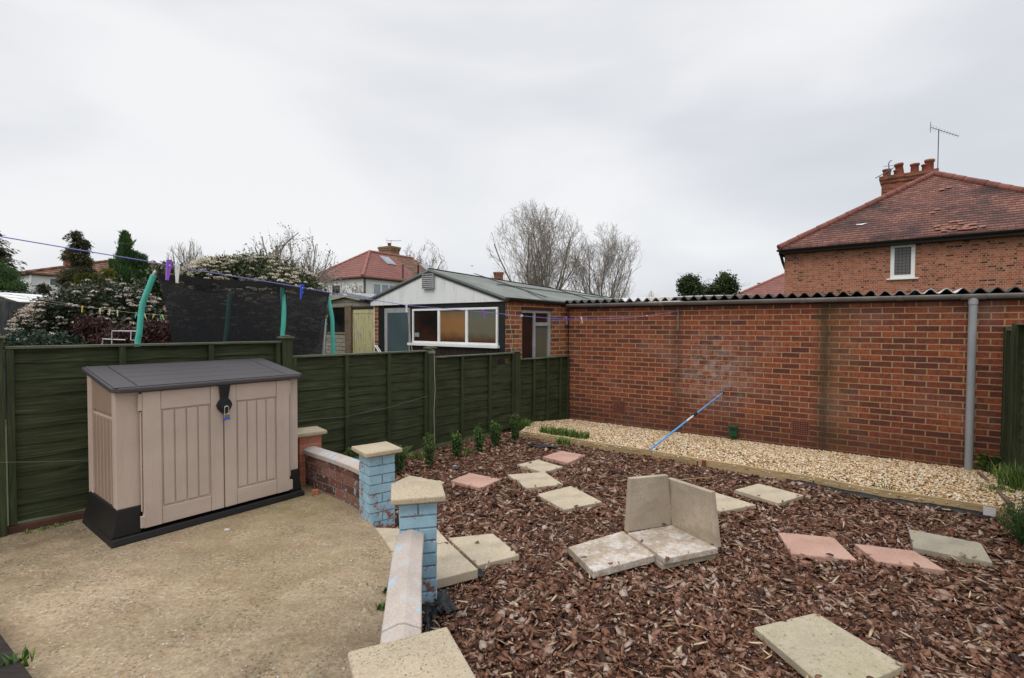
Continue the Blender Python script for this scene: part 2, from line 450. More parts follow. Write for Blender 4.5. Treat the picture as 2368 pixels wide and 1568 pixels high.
G['cap'] = speck_mat('capstone', (.45, .375, .27), [(0, (.66, .58, .44)), (.3, (.3, .22, .14)), (.5, (.16, .14, .12)), (.6, (.56, .46, .3)), (.8, (.4, .3, .18))], 130, .6, .92, .9, 3, .005, .8)
G['coping'] = speck_mat('pink_coping', (.45, .39, .345), [(0, (.6, .52, .48)), (.4, (.3, .26, .26)), (.6, (.45, .34, .3))], 150, .45, .9, .5, 3, .004, .85,
                        lambda t, c, v: t.mix(c, (.33, .50, .62), t.ramp(t.noise(v, 6, 9, .72), [(.54, 0), (.62, .75)])))
G['concrete'] = speck_mat('rough_concrete', (.27, .235, .19), [(0, (.36, .32, .27)), (.5, (.15, .13, .1))], 60, .5, .95, .8, 4, .01, .7)
def rockface(name):
    t = NT(name); v = t.coord('UV')
    br = t.n('ShaderNodeTexBrick'); t.l(v, br.inputs['Vector'])
    for k, q in (('Scale', 1.0), ('Mortar Size', .009), ('Brick Width', .28), ('Row Height', .095), ('Mortar Smooth', .6)): br.inputs[k].default_value = q
    n = t.noise(v, 22, 8, .7)
    c = t.ramp(n, [(.3, (.17, .15, .12)), (.5, (.33, .30, .25)), (.72, (.46, .42, .36))])
    c = t.mix(c, (.11, .095, .075), t.math('MULTIPLY', br.outputs['Fac'], .8))
    t.bump(t.math('SUBTRACT', n, t.math('MULTIPLY', br.outputs['Fac'], .6)), 1.0, .02)
    return t.fin(c, .95)
G['rock'] = rockface('rock_faced_concrete')

G['shed_body'] = None
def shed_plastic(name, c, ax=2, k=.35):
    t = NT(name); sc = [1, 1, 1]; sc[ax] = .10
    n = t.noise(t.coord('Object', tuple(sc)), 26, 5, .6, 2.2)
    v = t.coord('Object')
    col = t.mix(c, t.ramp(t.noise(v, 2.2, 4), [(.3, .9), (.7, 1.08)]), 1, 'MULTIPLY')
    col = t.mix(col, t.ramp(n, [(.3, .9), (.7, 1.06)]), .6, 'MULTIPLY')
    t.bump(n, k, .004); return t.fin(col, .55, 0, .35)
G['shed_body'] = shed_plastic('taupe_plastic', (.50, .40, .34))
G['shed_rail'] = shed_plastic('taupe_plastic_rail', (.50, .40, .34), 0)
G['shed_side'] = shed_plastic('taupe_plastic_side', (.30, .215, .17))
G['shed_lid'] = shed_plastic('charcoal_lid', (.056, .050, .054), 0, .25)
G['shed_base'] = plain('black_plastic', (.012, .011, .011), .55, .2, 5, .12)
G['black'] = plain('black_matt', (.014, .014, .015), .5, .25)
G['black_paint'] = plain('black_painted_timber', (.012, .013, .014), .5, .3, 4, .15)
G['steel'] = plain('bright_steel', (.62, .62, .6), .22, .1, 20, 0, metal=1)
G['alu'] = plain('aluminium', (.45, .46, .48), .42, .1, 20, .05, metal=.7)
G['blue_rubber'] = plain('blue_band', (.03, .09, .55), .45, .1)
G['pipe'] = plain('grey_pipe', (.30, .31, .325), .45, .12, 3, .05)
G['gutter'] = plain('grey_gutter', (.215, .195, .185), .5, .25, 4, .1)
G['teal'] = plain('teal_foam', (.085, .47, .37), .6, .1, 5, .25, 90)
G['white_paint'] = plain('white_paint', (.80, .80, .79), .45, .06, 3, .05)
G['grey_frame'] = plain('grey_frame', (.34, .34, .35), .5, .15, 8, .1)
G['pebbledash_white'] = plain('white_render', (.76, .76, .75), .9, .08, 1.2, .4, 40)
G['fascia'] = plain('dark_fascia', (.025, .018, .016), .6, .2)
G['terracotta'] = plain('terracotta', (.26, .085, .055), .8, .25, 3, .3, 30)
G['green_plastic'] = plain('green_plastic', (.012, .075, .03), .4, .2)
G['blue_pole'] = plain('blue_pole', (.09, .33, .66), .35, .1, 5, .03)
G['cord_blue'] = plain('blue_cord', (.20, .21, .60), .6, .1)
G['cord_pale'] = plain('pale_cord', (.42, .40, .34), .7, .1)
G['wire'] = plain('thin_wire', (.22, .22, .20), .5, .1)
for k, c in (('purple', (.30, .10, .56)), ('white', (.78, .78, .76)), ('blue', (.02, .075, .55)), ('yellow', (.75, .62, .10)), ('pale_yellow', (.78, .73, .36)), ('teal', (.10, .48, .40))):
    G['peg_'+k] = plain('peg_'+k, c, .45, .06, 8, 0)
G['film'] = plain('weed_film', (.012, .013, .016), .35, .3, 12, .5, 25, dist=.02)
G['red_paint'] = plain('red_brown_paint', (.18, .05, .03), .7, .2)
G['tape'] = plain('white_tape', (.62, .6, .6), .5, .05)

def gable_white():
    t = NT('streaked_white_board'); n = t.noise(t.coord('Object', (1, 1, .12)), 16, 7, .7)
    c = t.mix((.76, .77, .77), (.36, .37, .36), t.ramp(n, [(.52, 0), (.75, .6)]))
    v = t.coord('Object'); c = t.mix(c, (.22, .20, .17), t.ramp(t.noise(v, 6, 8, .75), [(.66, 0), (.74, .7)]))
    t.bump(n, .15, .004); return t.fin(c, .75)
G['gable'] = gable_white()
def flaky_yellow():
    t = NT('flaking_yellow_paint'); n = t.noise(t.coord('Object', (1, 1, .18)), 22, 8, .72)
    c = t.mix((.58, .54, .27), (.34, .30, .33), t.ramp(n, [(.53, 0), (.58, .9)]))
    t.bump(n, .4, .006); return t.fin(c, .8)
G['yellow'] = flaky_yellow()
def felt():
    t = NT('green_mineral_felt'); v = t.coord('Object')
    c = t.mix((.185, .20, .185), t.ramp(t.noise(v, 1.6, 8, .65), [(.3, .7), (.7, 1.25)]), 1, 'MULTIPLY')
    c = t.mix(c, (.34, .35, .33), t.ramp(t.noise(v, 260, 2, .6), [(.62, 0), (.7, .4)]))
    t.bump(t.noise(v, 120, 4), .5, .004); return t.fin(c, .95, 0, .2)
G['felt'] = felt()
G['felt_seam'] = plain('felt_seam', (.03, .033, .03), .9)
def sheetmat(name, a, b):
    t = NT(name); v = t.coord('Object'); n = t.noise(v, 9, 9, .72)
    t.bump(t.noise(v, 50, 5), .5, .006); return t.fin(t.ramp(n, [(.35, a), (.65, b)]), .9, 0, .2)
G['asbestos'] = sheetmat('old_fibre_cement', (.035, .036, .033), (.13, .13, .12))
G['asbestos_pale'] = sheetmat('pale_plastic_sheet', (.5, .5, .49), (.72, .73, .74))
G['asbestos_tan'] = sheetmat('tan_plastic_sheet', (.36, .3, .26), (.55, .5, .46))
G['asbestos_mid'] = sheetmat('greyed_plastic_sheet', (.2, .2, .21), (.42, .43, .45))
def tiles(name, stops, row=.11, w_=.17, patch=(.05, .035, .035), amt=(.5, .66), k=.8, lines=.9):
    t = NT(name); v = t.coord('UV')
    br = t.n('ShaderNodeTexBrick'); t.l(v, br.inputs['Vector'])
    for q, x in (('Color1', (0, 0, 0, 1)), ('Color2', (1, 1, 1, 1)), ('Mortar', (0, 0, 0, 1)), ('Scale', 1.0), ('Mortar Size', .009), ('Brick Width', w_), ('Row Height', row), ('Mortar Smooth', .5)): br.inputs[q].default_value = x
    s = t.n('ShaderNodeSeparateXYZ'); t.l(v, s.inputs[0])
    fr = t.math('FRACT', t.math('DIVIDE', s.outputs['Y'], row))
    c = t.ramp(br.outputs['Color'], stops)
    n = t.noise(v, .55, 7, .62)
    c = t.mix(c, patch, t.ramp(n, [(amt[0], 0), (amt[1], k)]))
    c = t.mix(c, t.ramp(t.noise(v, 11, 6, .7), [(.3, .6), (.7, 1.35)]), .8, 'MULTIPLY')
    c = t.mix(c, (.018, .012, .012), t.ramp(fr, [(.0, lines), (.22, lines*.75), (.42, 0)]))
    h = t.math('SUBTRACT', 1.0, fr)
    t.bump(t.math('SUBTRACT', h, t.math('MULTIPLY', br.outputs['Fac'], .3)), .9, .03)
    return t.fin(c, .85, 0, .2)
G['tile_house'] = tiles('old_clay_tiles', [(0, (.15, .066, .052)), (.5, (.20, .088, .068)), (1, (.26, .12, .09))], .17, .19, (.030, .025, .027), (.44, .62), .85, 1.0)
G['tile_red'] = tiles('new_red_tiles', [(0, (.215, .09, .075)), (1, (.275, .12, .10))], .3, .33, (.24, .12, .105), (.45, .7), .5, .6)
G['tile_brown'] = tiles('brown_roof_tiles', [(0, (.15, .08, .055)), (1, (.27, .15, .10))], .27, .3, (.06, .04, .03), (.5, .7), .4)
G['ridge'] = plain('ridge_tiles', (.20, .075, .058), .85, .35, 2.2, .3, 20)

def glass(name, c, rough=.08, n2=None, spec=.6):
    t = NT(name); v = t.coord('Object'); n = t.noise(v, 1.7, 4)
    return t.fin(t.mix(c, n2 or tuple(x*.4 for x in c), t.ramp(n, [(.35, 0), (.65, 1)])), rough, 0, spec)
G['glass_dark'] = glass('dark_glass', (.02, .022, .024))
G['glass_brown'] = glass('glass_red_curtain', (.05, .022, .014), .12, (.012, .01, .01), .4)
G['glass_teal'] = glass('frosted_glass', (.07, .105, .115), .3, (.055, .08, .09))
G['glass_net'] = glass('net_curtain_glass', (.06, .06, .065), .15, (.10, .10, .11))
G['glass_sky'] = glass('bright_glass', (.30, .36, .42), .1, (.2, .25, .3))
def misted(name, low, mid, top, z0, z1):
    t = NT(name); v = t.coord('Generated'); s = t.n('ShaderNodeSeparateXYZ'); t.l(v, s.inputs[0])
    h = t.math('ADD', s.outputs['Z'], t.math('MULTIPLY', t.math('SUBTRACT', t.noise(v, 3.0, 5), .5), .35))
    c = t.ramp(h, [(0.0, low), (z0, mid), (z1, mid), (1, top)])
    return t.fin(c, .22, 0, .45)
G['glass_amber'] = misted('glass_with_amber_blind', (.05, .015, .006), (.27, .13, .045), (.16, .10, .05), .35, .7)
G['glass_olive'] = misted('misted_glass_with_brown_foot', (.07, .022, .008), (.13, .12, .075), (.10, .115, .10), .3, .6)

def net_mat():
    t = NT('safety_netting'); t.fin((.012, .012, .015), .6)
    v = t.coord('Object')
    n = t.noise(v, 1.2, 3)
    a = t.ramp(n, [(.3, .66), (.7, .72)])
    tr = t.n('ShaderNodeBsdfTransparent'); ms = t.n('ShaderNodeMixShader')
    t.l(a, ms.inputs[0]); t.l(tr.outputs[0], ms.inputs[1]); t.l(t.b.outputs[0], ms.inputs[2]); t.l(ms.outputs[0], t.out.inputs[0])
    return t.m
G['net'] = net_mat()
G['net_band'] = plain('net_hem', (.012, .012, .014), .6)

# ------------------------------------------------------------ ground
def ground_mat():
    t = NT('rough_grass_ground'); v = t.coord('Object')
    c = t.ramp(t.noise(v, .6, 8, .65), [(.3, (.03, .045, .015)), (.6, (.06, .08, .03)), (.8, (.11, .09, .055))])
    t.bump(t.noise(v, 30, 5), .6, .03); return t.fin(c, .95)
m = MB(); m.poly([(-900, -900, -.135), (900, -900, -.135), (900, 1500, -.135), (-900, 1500, -.135)])
tag(m.build('ground', ground_mat()), kind='structure')

# wall and pillars plan (patio edge)
PATH = [(-.775, 3.32), (-.845, 3.52), (-.94, 3.70), (-1.085, 3.95)]
FRONTC = [Vector(p) for p in ((-.585, 2.93), (-.53, 2.55), (-.465, 2.17), (-.40, 1.82), (-.30, 1.46))]
REARC = [Vector(p) for p in ((-2.14, 5.16), (-1.90, 4.92), (-1.60, 4.665), (-1.33, 4.41), (-1.12, 4.17))]
fl = lambda s, off=0: FA+FD*s+FN*off
patio = [fl(-9), fl(-9)+FN*14, Vector((.35, -3)), Vector((-.05, .6)), Vector((-.22, 1.3))]+[p+Vector((-.01, 0)) for p in reversed(FRONTC[:-1])] + \
        [Vector(p) for p in PATH]+list(reversed(REARC))+[fl(2.95)]
m = MB(); m.prism([tuple(p) for p in patio][::-1], -.14, 0.0)
tag(m.build('patio', G['patio']), kind='structure')

# timber edging line and gravel strip
EDGE = [(1200.6, 997), (1314.5, 1013), (1406.4, 1027.6), (1500, 1040.5), (1610.3, 1060.7), (1715, 1077), (1878.9, 1104), (2012, 1131), (2149.7, 1150.5), (2287, 1173), (2345, 1182)]
EDGE = [onz(x, y, .003) for x, y in EDGE]
def bark_mat(name='bark_underlay'):
    t = NT(name); v = t.coord('Object')
    c = t.ramp(t.noise(v, 45, 6, .75), [(.3, (.04, .019, .012)), (.55, (.13, .062, .038)), (.75, (.25, .14, .095))])
    t.bump(t.noise(v, 50, 6, .8), 1, .02); return t.fin(c, .9)
E_far = Vector((EDGE[0].x, EDGE[0].y)); E_near = Vector((EDGE[-1].x, EDGE[-1].y))
bed = [fl(2.9), fl(6.3)]+[Vector((p.x, p.y)) for p in EDGE]+[Vector((5.6, 4.2)), Vector((6.5, -3)), Vector((.3, -3)), Vector((-.2, 1.3))]+list(reversed(FRONTC[:-1]))+[Vector(p) for p in PATH]+list(reversed(REARC))
m = MB(); m.prism([tuple(p) for p in bed][::-1], -.13, -.088)
tag(m.build('bark_bed', bark_mat()), kind='structure')
def gw(s, off=0): return GB+GD*s+GN*off
gpoly = [Vector((p.x, p.y)) for p in EDGE]+[Vector((4.9, 4.35)), Vector((6.2, 4.9)), gw(6.6), gw(0), fl(6.1)]
def gravel_mat(name='gravel_bed'):
    t = NT(name); v = t.coord('Object')
    c = t.ramp(t.noise(v, 60, 5, .7), [(.3, (.10, .07, .04)), (.7, (.38, .28, .17))]); t.bump(t.noise(v, 60, 4), 1, .01); return t.fin(c, .9)
def gz(p):
    dw = max(0, (Vector((p[0], p[1]))-GB).dot(GN)); return -.112+.086*min(1, dw/1.0)**1.2
m = MB(); m.prism([tuple(p) for p in gpoly], -.14, -.12)
gg = []
for i in range(41):
    for j in range(13):
        q_ = GB+GD*(-.6+8.2*i/40)+GN*(1.6*j/12); gg.append((q_.x, q_.y, gz(q_)-.006))
gvv = [q_ for q_ in gg]; cells = []
def _in(x, y, poly_):
    c_ = False; n_ = len(poly_)
    for a_ in range(n_):
        x0, y0 = poly_[a_]; x1, y1 = poly_[(a_+1) % n_]
        if (y0 > y) != (y1 > y) and x < (x1-x0)*(y-y0)/(y1-y0)+x0: c_ = not c_
    return c_
pg = [tuple(p) for p in gpoly]
for i in range(40):
    for j in range(12):
        ids = (i*13+j, (i+1)*13+j, (i+1)*13+j+1, i*13+j+1)
        if all(_in(gg[k][0], gg[k][1], pg) for k in ids): cells.append(ids[::-1])
m.add(gvv, cells)
tag(m.build('gravel_bed', gravel_mat()), kind='structure')

# ------------------------------------------------------------ green fence on the left
m_ = None
G['base_board'] = plain('brown_base_board', (.085, .038, .026), .85, .4, 5, .3, 20)
fence = thing('garden_fence', 'long dark green overlap panel fence stepping down from the patio to the brick garage', 'fence', (*fl(3), 0))
rnd = random.Random(3)
FM = lambda: axes((FD.x, FD.y, 0), (-FN.x, -FN.y, 0), (0, 0, 1), (FA.x, FA.y, 0))   # x along fence, y away from us
def fs(px):
    p = onpl(px, 900, FA, FD); return (Vector((p.x, p.y))-FA).dot(FD)
def wavy(s0, s1, zb, zt, y0, seed, n=26, th=.012, lean=.012):
    """one overlapping board with a waney lower edge"""
    r = random.Random(seed); ph = [r.uniform(0, 6.3) for _ in range(4)]; am = [r.uniform(.001, .005) for _ in range(4)]
    fr = [r.uniform(.6, 2), r.uniform(2, 4), r.uniform(5, 9), r.uniform(10, 18)]
    vs = []; fs_ = []
    for i in range(n+1):
        x = s0+(s1-s0)*i/n
        d = sum(a*math.sin(f*x+p) for a, f, p in zip(am, fr, ph))
        vs += [(x, y0-lean, zb+d), (x, y0, zt), (x, y0+th, zt), (x, y0-lean+th, zb+d)]
    for i in range(n):
        a = i*4; b = a+4
        fs_ += [(a, b, b+1, a+1), (a+1, b+1, b+2, a+2), (a+2, b+2, b+3, a+3), (a+3, b+3, b, a)]
    fs_ += [(3, 2, 1, 0), (n*4, n*4+1, n*4+2, n*4+3)]
    return vs, fs_
def panel(s0, s1, z0, z1, battens, seed, par, gap=None):
    m = MB(); m.M = FM(); k = 0; z = z0
    r = random.Random(seed)
    while z < z1-.03:
        h = r.uniform(.105, .135)
        zt = min(z+h+.022, z1-.005)
        if gap and gap[2] < z+.06 < gap[3]:
            for a, b in ((s0+.01, gap[0]), (gap[1], s1-.01)):
                v, f = wavy(a, b, z, zt, .02, seed*50+k); m.add(v, f)
        else:
            v, f = wavy(s0+.01, s1-.01, z, zt, .02, seed*50+k); m.add(v, f)
        z += h; k += 1
    m.build('panel', G['fence'], par)
    for b in battens:
        m = MB(); m.M = FM(); m.box((b-.022, -.028, z0-.01), (b+.022, .004, z1-.002)); m.build('batten', G['fence_v'], par, .003)
    m = MB(); m.M = FM(); m.box((s0+.003, -.034, z1), (s1-.003, .045, z1+.02)); m.build('top_rail', G['fence_cap'], par, .004)
def post(s, w_, zt, zb=-.12, capm=True):
    m = MB(); m.M = FM(); m.box((s-w_, -.055, zb), (s+w_, .045, zt)); p = m.build('post', G['fence_v'], fence, .005)
    m = MB(); m.M = FM(); m.box((s-w_-.016, -.072, zt), (s+w_+.016, .062, zt+.018)); m.box((s-w_*.8, -.045, zt+.018), (s+w_*.8, .04, zt+.032))
    m.build('post_cap', G['fence_cap'], p, .005)
sP = [0.0, fs(661), fs(994), fs(1192), 7.10]
panel(-1.95, -.106, .06, 1.41, [-1.9, -1.3, -.65, -.16], 11, fence)
panel(-.028, sP[1]-.05, .07, 1.375, [.0, fs(283), fs(488), sP[1]-.085], 12, fence)
panel(sP[1]+.05, sP[2]-.05, .02, 1.215, [sP[1]+.085, fs(800), fs(898), sP[2]-.08], 13, fence)
g0 = fs(1150); g1 = fs(1178)
panel(sP[2]+.05, sP[3]-.045, -.03, 1.125, [sP[2]+.075, fs(1067), fs(1131), sP[3]-.075], 14, fence, (g0, g1, .93, 1.0))
panel(sP[3]+.045, sP[4]-.01, -.08, 1.015, [sP[3]+.07, fs(1233), fs(1264.5), fs(1294), sP[4]-.04], 15, fence)
for i, (s_, zt) in enumerate(((-2.0, 1.46), (-.072, 1.455), (sP[1], 1.42), (sP[2], 1.255), (sP[3], 1.145))): post(s_, .05 if abs(s_+.072) > .01 else .038, zt)
# concrete/brick footing under the first panel
m = MB(); m.M = FM(); m.box((-2, -.03, -.1), (sP[1], .03, .055)); m.build('gravel_board', G['base_board'], fence, .006)
# loose lower board near the third post
p0 = onpl(950, 1068, FA, FD); 
m = MB(); m.M = FM(); a, b = fs(935)+.0, fs(988)
m.extr([(a, -.03, -.06), (b, -.035, -.02), (b, -.03, .10), (a+.12, -.03, .02)], (0, .014, 0)); m.build('loose_board', G['fence'], fence)

#
# thin wire on the fence, string on a post
pts = [(0, 1069), (120, 1066), (240, 1060)]
m = MB(); q = [onpl(x, y, FA+FN*.06, FD) for x, y in [(0, 1069), (90, 1068), (200, 1064), (420, 1030), (698, 972), (797, 964), (850, 952), (905, 941), (950, 927), (988, 916)]]
m.tube(q, .0013, 5); tag(m.build('fence_wire', G['wire'], origin=q[0]), 'thin pale wire strung loosely across the face of the green fence behind the storage box', 'wire')
m = MB(); q = [onpl(x, y, FA+FN*.065, FD) for x, y in [(990, 806), (1000, 808), (1004, 820), (1004, 860), (1006, 900), (1003, 950), (1004, 1000), (1006, 1040)]]
m.tube(q, .0035, 5)
for dz in (0, .02): m.tube([fl(sP[2]+.062*math.cos(a), .005+.075*math.sin(a)).to_3d()+Vector((0, 0, 1.2+dz)) for a in np.linspace(0, 2*PI, 13)], .004, 5)
tag(m.build('knotted_string', G['cord_pale'], origin=q[0]), 'pale string tied round the ivy-free fence post and hanging to the bark'.replace('ivy-free ', 'middle '), 'string')

# ------------------------------------------------------------ fence on the right edge
rf0 = onpl(2333, 800, GB, GD); RFA = Vector((rf0.x, rf0.y)); RFD = -head(36.5)
rfence = thing('side_fence', 'dark green fence at the right edge running from the garage wall towards the viewer', 'fence', (*RFA, -.1))
RM = axes((RFD.x, RFD.y, 0), (-RFD.y, RFD.x, 0), (0, 0, 1), (RFA.x, RFA.y, 0))
def rbox(name, lo, hi, mm, par=rfence, bv=.004):
    m = MB(); m.M = RM; m.box(lo, hi); return m.build(name, mm, par, bv)
def rpanel(s0, s1, z1, seed):
    m = MB(); m.M = RM; z = -.08; k = 0
    while z < z1-.05:
        v, f = wavy(s0, s1, z, min(z+.15, z1-.01), .02, seed+k); m.add(v, f); z += .125; k += 1
    m.build('panel', G['fence'], rfence)
    for b in (s0+.03, (s0+s1)/2, s1-.03): rbox('batten', (b-.022, -.03, -.1), (b+.022, .06, z1))
    rbox('top_rail', (s0, -.04, z1), (s1, .07, z1+.02), G['fence_cap']); 
def rbox2(*a): return None
_rb = rbox
def rbox(name, lo, hi, mm=None, par=None, bv=.004):
    return _rb(name, lo, hi, mm or G['fence_v'], par or rfence, bv)
rpanel(.10, .42, 1.52, 900)
rbox('post', (.0, -.05, -.12), (.10, .05, 1.56)); rbox('post', (.47, -.05, -.12), (.57, .05, 1.60))
rpanel(.60, 2.4, 1.58, 920); rbox('post', (2.42, -.05, -.12), (2.52, .05, 1.62)); rpanel(2.55, 4.4, 1.6, 940)

# ------------------------------------------------------------ storage shed
sFL = onz(257, 1270, 0); sFR = onz(706, 1145, 0)
SU = (sFR-sFL).normalized(); SW = (sFR-sFL).length
shed = thing('storage_shed', 'taupe plastic storage box with a charcoal lid and two panelled doors on the patio', 'storage shed', sFL, math.atan2(SU.y, SU.x))
K = SW/1.43
def sb(name, boxes, mm, par=None, bv=.004, seg=2):
    m = MB()
    for lo, hi in boxes: m.box(tuple(Vector(lo)*K), tuple(Vector(hi)*K))
    return m.build(name, mm, par or shed, bv, world=False, seg=seg)
DP = .76
def zl(y): return 1.068+.112*(y/DP)          # underside of lid at depth y
# black base: tray and tapering corner skirts
m = MB()
def tap(x0, x1, y0, y1, z0, z1, ins, sides):
    l, r_, f, b = sides
    bt = [(x0, y0, z0), (x1, y0, z0), (x1, y1, z0), (x0, y1, z0)]
    tp = [(x0+l*ins, y0+f*ins, z1), (x1-r_*ins, y0+f*ins, z1), (x1-r_*ins, y1-b*ins, z1), (x0+l*ins, y1-b*ins, z1)]
    m.hexa([Vector(p)*K for p in bt], [Vector(p)*K for p in tp])
tap(0, 1.43, 0, DP, 0, .05, .012, (1, 1, 1, 1))
tap(.012, .19, .035, DP-.012, .05, .245, .03, (1, 0, .3, 1)); tap(1.30, 1.418, .035, DP-.012, .05, .245, .03, (0, 1, .3, 1))
m.build('base', G['shed_base'], shed, .008, world=False)
# body: back, sides and corner pilasters
m = MB()
def wedge(x0, x1, y0, y1, z0):
    m.hexa([Vector(p)*K for p in ((x0, y0, z0), (x1, y0, z0), (x1, y1, z0), (x0, y1, z0))],
           [Vector(p)*K for p in ((x0, y0, zl(y0)), (x1, y0, zl(y0)), (x1, y1, zl(y1)), (x0, y1, zl(y1)))])
wedge(.046, .194, .05, .075, .243); wedge(1.31, 1.39, .05, .075, .243)
wedge(.0752, .10, .0751, DP-.05, .243); wedge(1.335, 1.36, .0751, DP-.05, .243); wedge(.046, 1.39, DP-.05, DP-.02, .05)
m.build('body', G['shed_body'], shed, .005, world=False)
# ribbed sides: frame, transom and raised strips
for sx, xa, xb in ((0, .048, .0749), (1, 1.3601, 1.388)):
    m = MB(); mf = m
    wedge(xa, xb, .0752, .135, .244); wedge(xa, xb, DP-.12, DP-.0502, .244)
    m_keep = m; m = MB()
    m.hexa([Vector(p)*K for p in ((xa+.006, .1352, .90), (xb-.006*sx, .1352, .90), (xb-.006*sx, DP-.1202, .90), (xa+.006, DP-.1202, .90))],
           [Vector(p)*K for p in ((xa+.006, .1352, zl(.135)), (xb-.006*sx, .1352, zl(.135)), (xb-.006*sx, DP-.1202, zl(DP-.12)), (xa+.006, DP-.1202, zl(DP-.12)))])
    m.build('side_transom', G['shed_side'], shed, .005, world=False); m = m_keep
    m.box(tuple(Vector((xa+.012, .136, .244))*K), tuple(Vector((xb-.001, DP-.121, .88))*K)); m.build('side_frame', G['shed_body'], shed, .005, world=False); m = MB()
    n = 6; w0 = (DP-.1205-.1355)/n
    for i in range(n):
        a = .1355+i*w0+.006; b = a+w0-.026
        m.box(tuple(Vector((xa+.007, a, .244))*K), tuple(Vector((xb-.007*sx, b, .868))*K))
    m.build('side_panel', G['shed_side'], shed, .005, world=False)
# doors
def door(x0, x1, hinge):
    d = sb('door', [((x0, .026, .075), (x1, .044, 1.063))], G['shed_body'])
    w_ = x1-x0; a = x0+w_*(.21 if hinge < 0 else .17); b = x1-w_*(.17 if hinge < 0 else .21)
    sb('stile', [((x0+.002, .012, .078), (a, .0255, 1.061))], G['shed_body'], d, .003)
    sb('stile', [((b, .012, .078), (x1-.002, .0255, 1.061))], G['shed_body'], d, .003)
    sb('rail', [((a+.002, .014, .078), (b-.002, .0255, .20))], G['shed_rail'], d, .004)
    sb('rail', [((a+.002, .014, .925), (b-.002, .0255, 1.061))], G['shed_rail'], d, .004)
    n = 4; pw = (b-a-.02)/n
    for i in range(n):
        q = a+.010+i*pw; sb('plank', [((q+.004, .0165, .215), (q+pw-.006, .0255, .912))], G['shed_body'], d, .005, 3)
    hx = x0-.008 if hinge < 0 else x1+.008
    m = MB(); m.tube([Vector((hx, .03, z))*K for z in (.93, 1.05)], .016*K, 10); m.box(tuple(Vector((hx-.004, .02, .2))*K), tuple(Vector((hx+.004, .035, .92))*K))
    m.box(tuple(Vector((hx-.012, .008, .085))*K), tuple(Vector((hx+.016, .03, .17))*K)); m.build('hinge', G['shed_body'], d, .003, world=False)
    return d
door(.197, .742, -1); door(.748, 1.292, 1)
# lid: sloping slab with chamfered front corners, edge boards and planks
def lid_slab(x0, x1, y0, y1, dz0, dz1, ch=0):
    m2 = MB()
    if ch: P = [(x0+ch, y0), (x1-ch, y0), (x1, y0+ch), (x1, y1), (x0, y1), (x0, y0+ch)]
    else: P = [(x0, y0), (x1, y0), (x1, y1), (x0, y1)]
    n = len(P)
    vs = [Vector((x, y, zl(y)+dz0))*K for x, y in P]+[Vector((x, y, zl(y)+dz1))*K for x, y in P]
    m2.add(vs, [tuple(reversed(range(n))), tuple(range(n, 2*n))]+[(i, (i+1) % n, n+(i+1) % n, n+i) for i in range(n)])
    return m2
lid = lid_slab(.014, 1.420, -.022, DP-.012, .002, .037, .045).build('lid', G['shed_lid'], shed, .010, world=False)
mm = MB()
def addlid(*a):
    q = lid_slab(*a); mm.add(q.v, q.f)
addlid(.03, .165, -.008, DP-.03, .0372, .043); addlid(1.267, 1.404, -.008, DP-.03, .0372, .043)
pw = (DP-.0)/4.0
for i in range(5):
    y0 = -.008+i*(DP-.02)/5; addlid(.172, 1.26, y0+.003, y0+(DP-.02)/5-.003, .0372, .043)
mm.build('lid_plank', G['shed_lid'], lid, .003, world=False)
# latch
m = MB(); lx = .745
def dia(c, w_, h_, y0, y1, n=24, pw_=1.35):
    P = []
    for i in range(n):
        a = 2*PI*i/n; cx = math.copysign(abs(math.cos(a))**pw_, math.cos(a)); cz = math.copysign(abs(math.sin(a))**pw_, math.sin(a))
        P.append(Vector((c[0]+w_*cx, y0, c[1]+h_*cz))*K)
    m.extr([p for p in P][::-1], Vector((0, y1-y0, 0))*K)
dia((lx, .905), .058, .072, -.008, .0115); dia((lx, .905), .040, .048, -.016, -.0082)
m.hexa([Vector(p)*K for p in ((lx-.030, -.006, .955), (lx+.030, -.006, .955), (lx+.030, .0115, .955), (lx-.030, .0115, .955))],
       [Vector(p)*K for p in ((lx-.042, -.020, 1.072), (lx+.042, -.020, 1.072), (lx+.042, .0, 1.072), (lx-.042, .0, 1.072))])
m.build('latch', G['black'], shed, .003, world=False)
# padlock hangs from the latch: a thing of its own
pl = thing('padlock', 'small steel padlock with a blue rubber base hanging from the storage box latch', 'padlock',
           mat_of(shed) @ (Vector((lx+.004, -.03, .815))*K), math.atan2(SU.y, SU.x))
m = MB(); m.box((-.022, -.008, -.010), (.022, .008, .024)); m.build('lock_body', G['steel'], pl, .003, world=False)
m = MB(); m.box((-.026, -.011, -.024), (.026, .011, -.0105)); m.build('rubber_band', G['blue_rubber'], pl, .003, world=False)
m = MB(); m.tube([(-.015, 0, .024), (-.015, 0, .07)]+[(-.015*math.cos(a), 0, .07+.015*math.sin(a)) for a in np.linspace(.3, PI-.3, 7)]+[(.015, 0, .07), (.015, 0, .024)], .0042, 8)
m.build('shackle', G['steel'], pl, world=False)

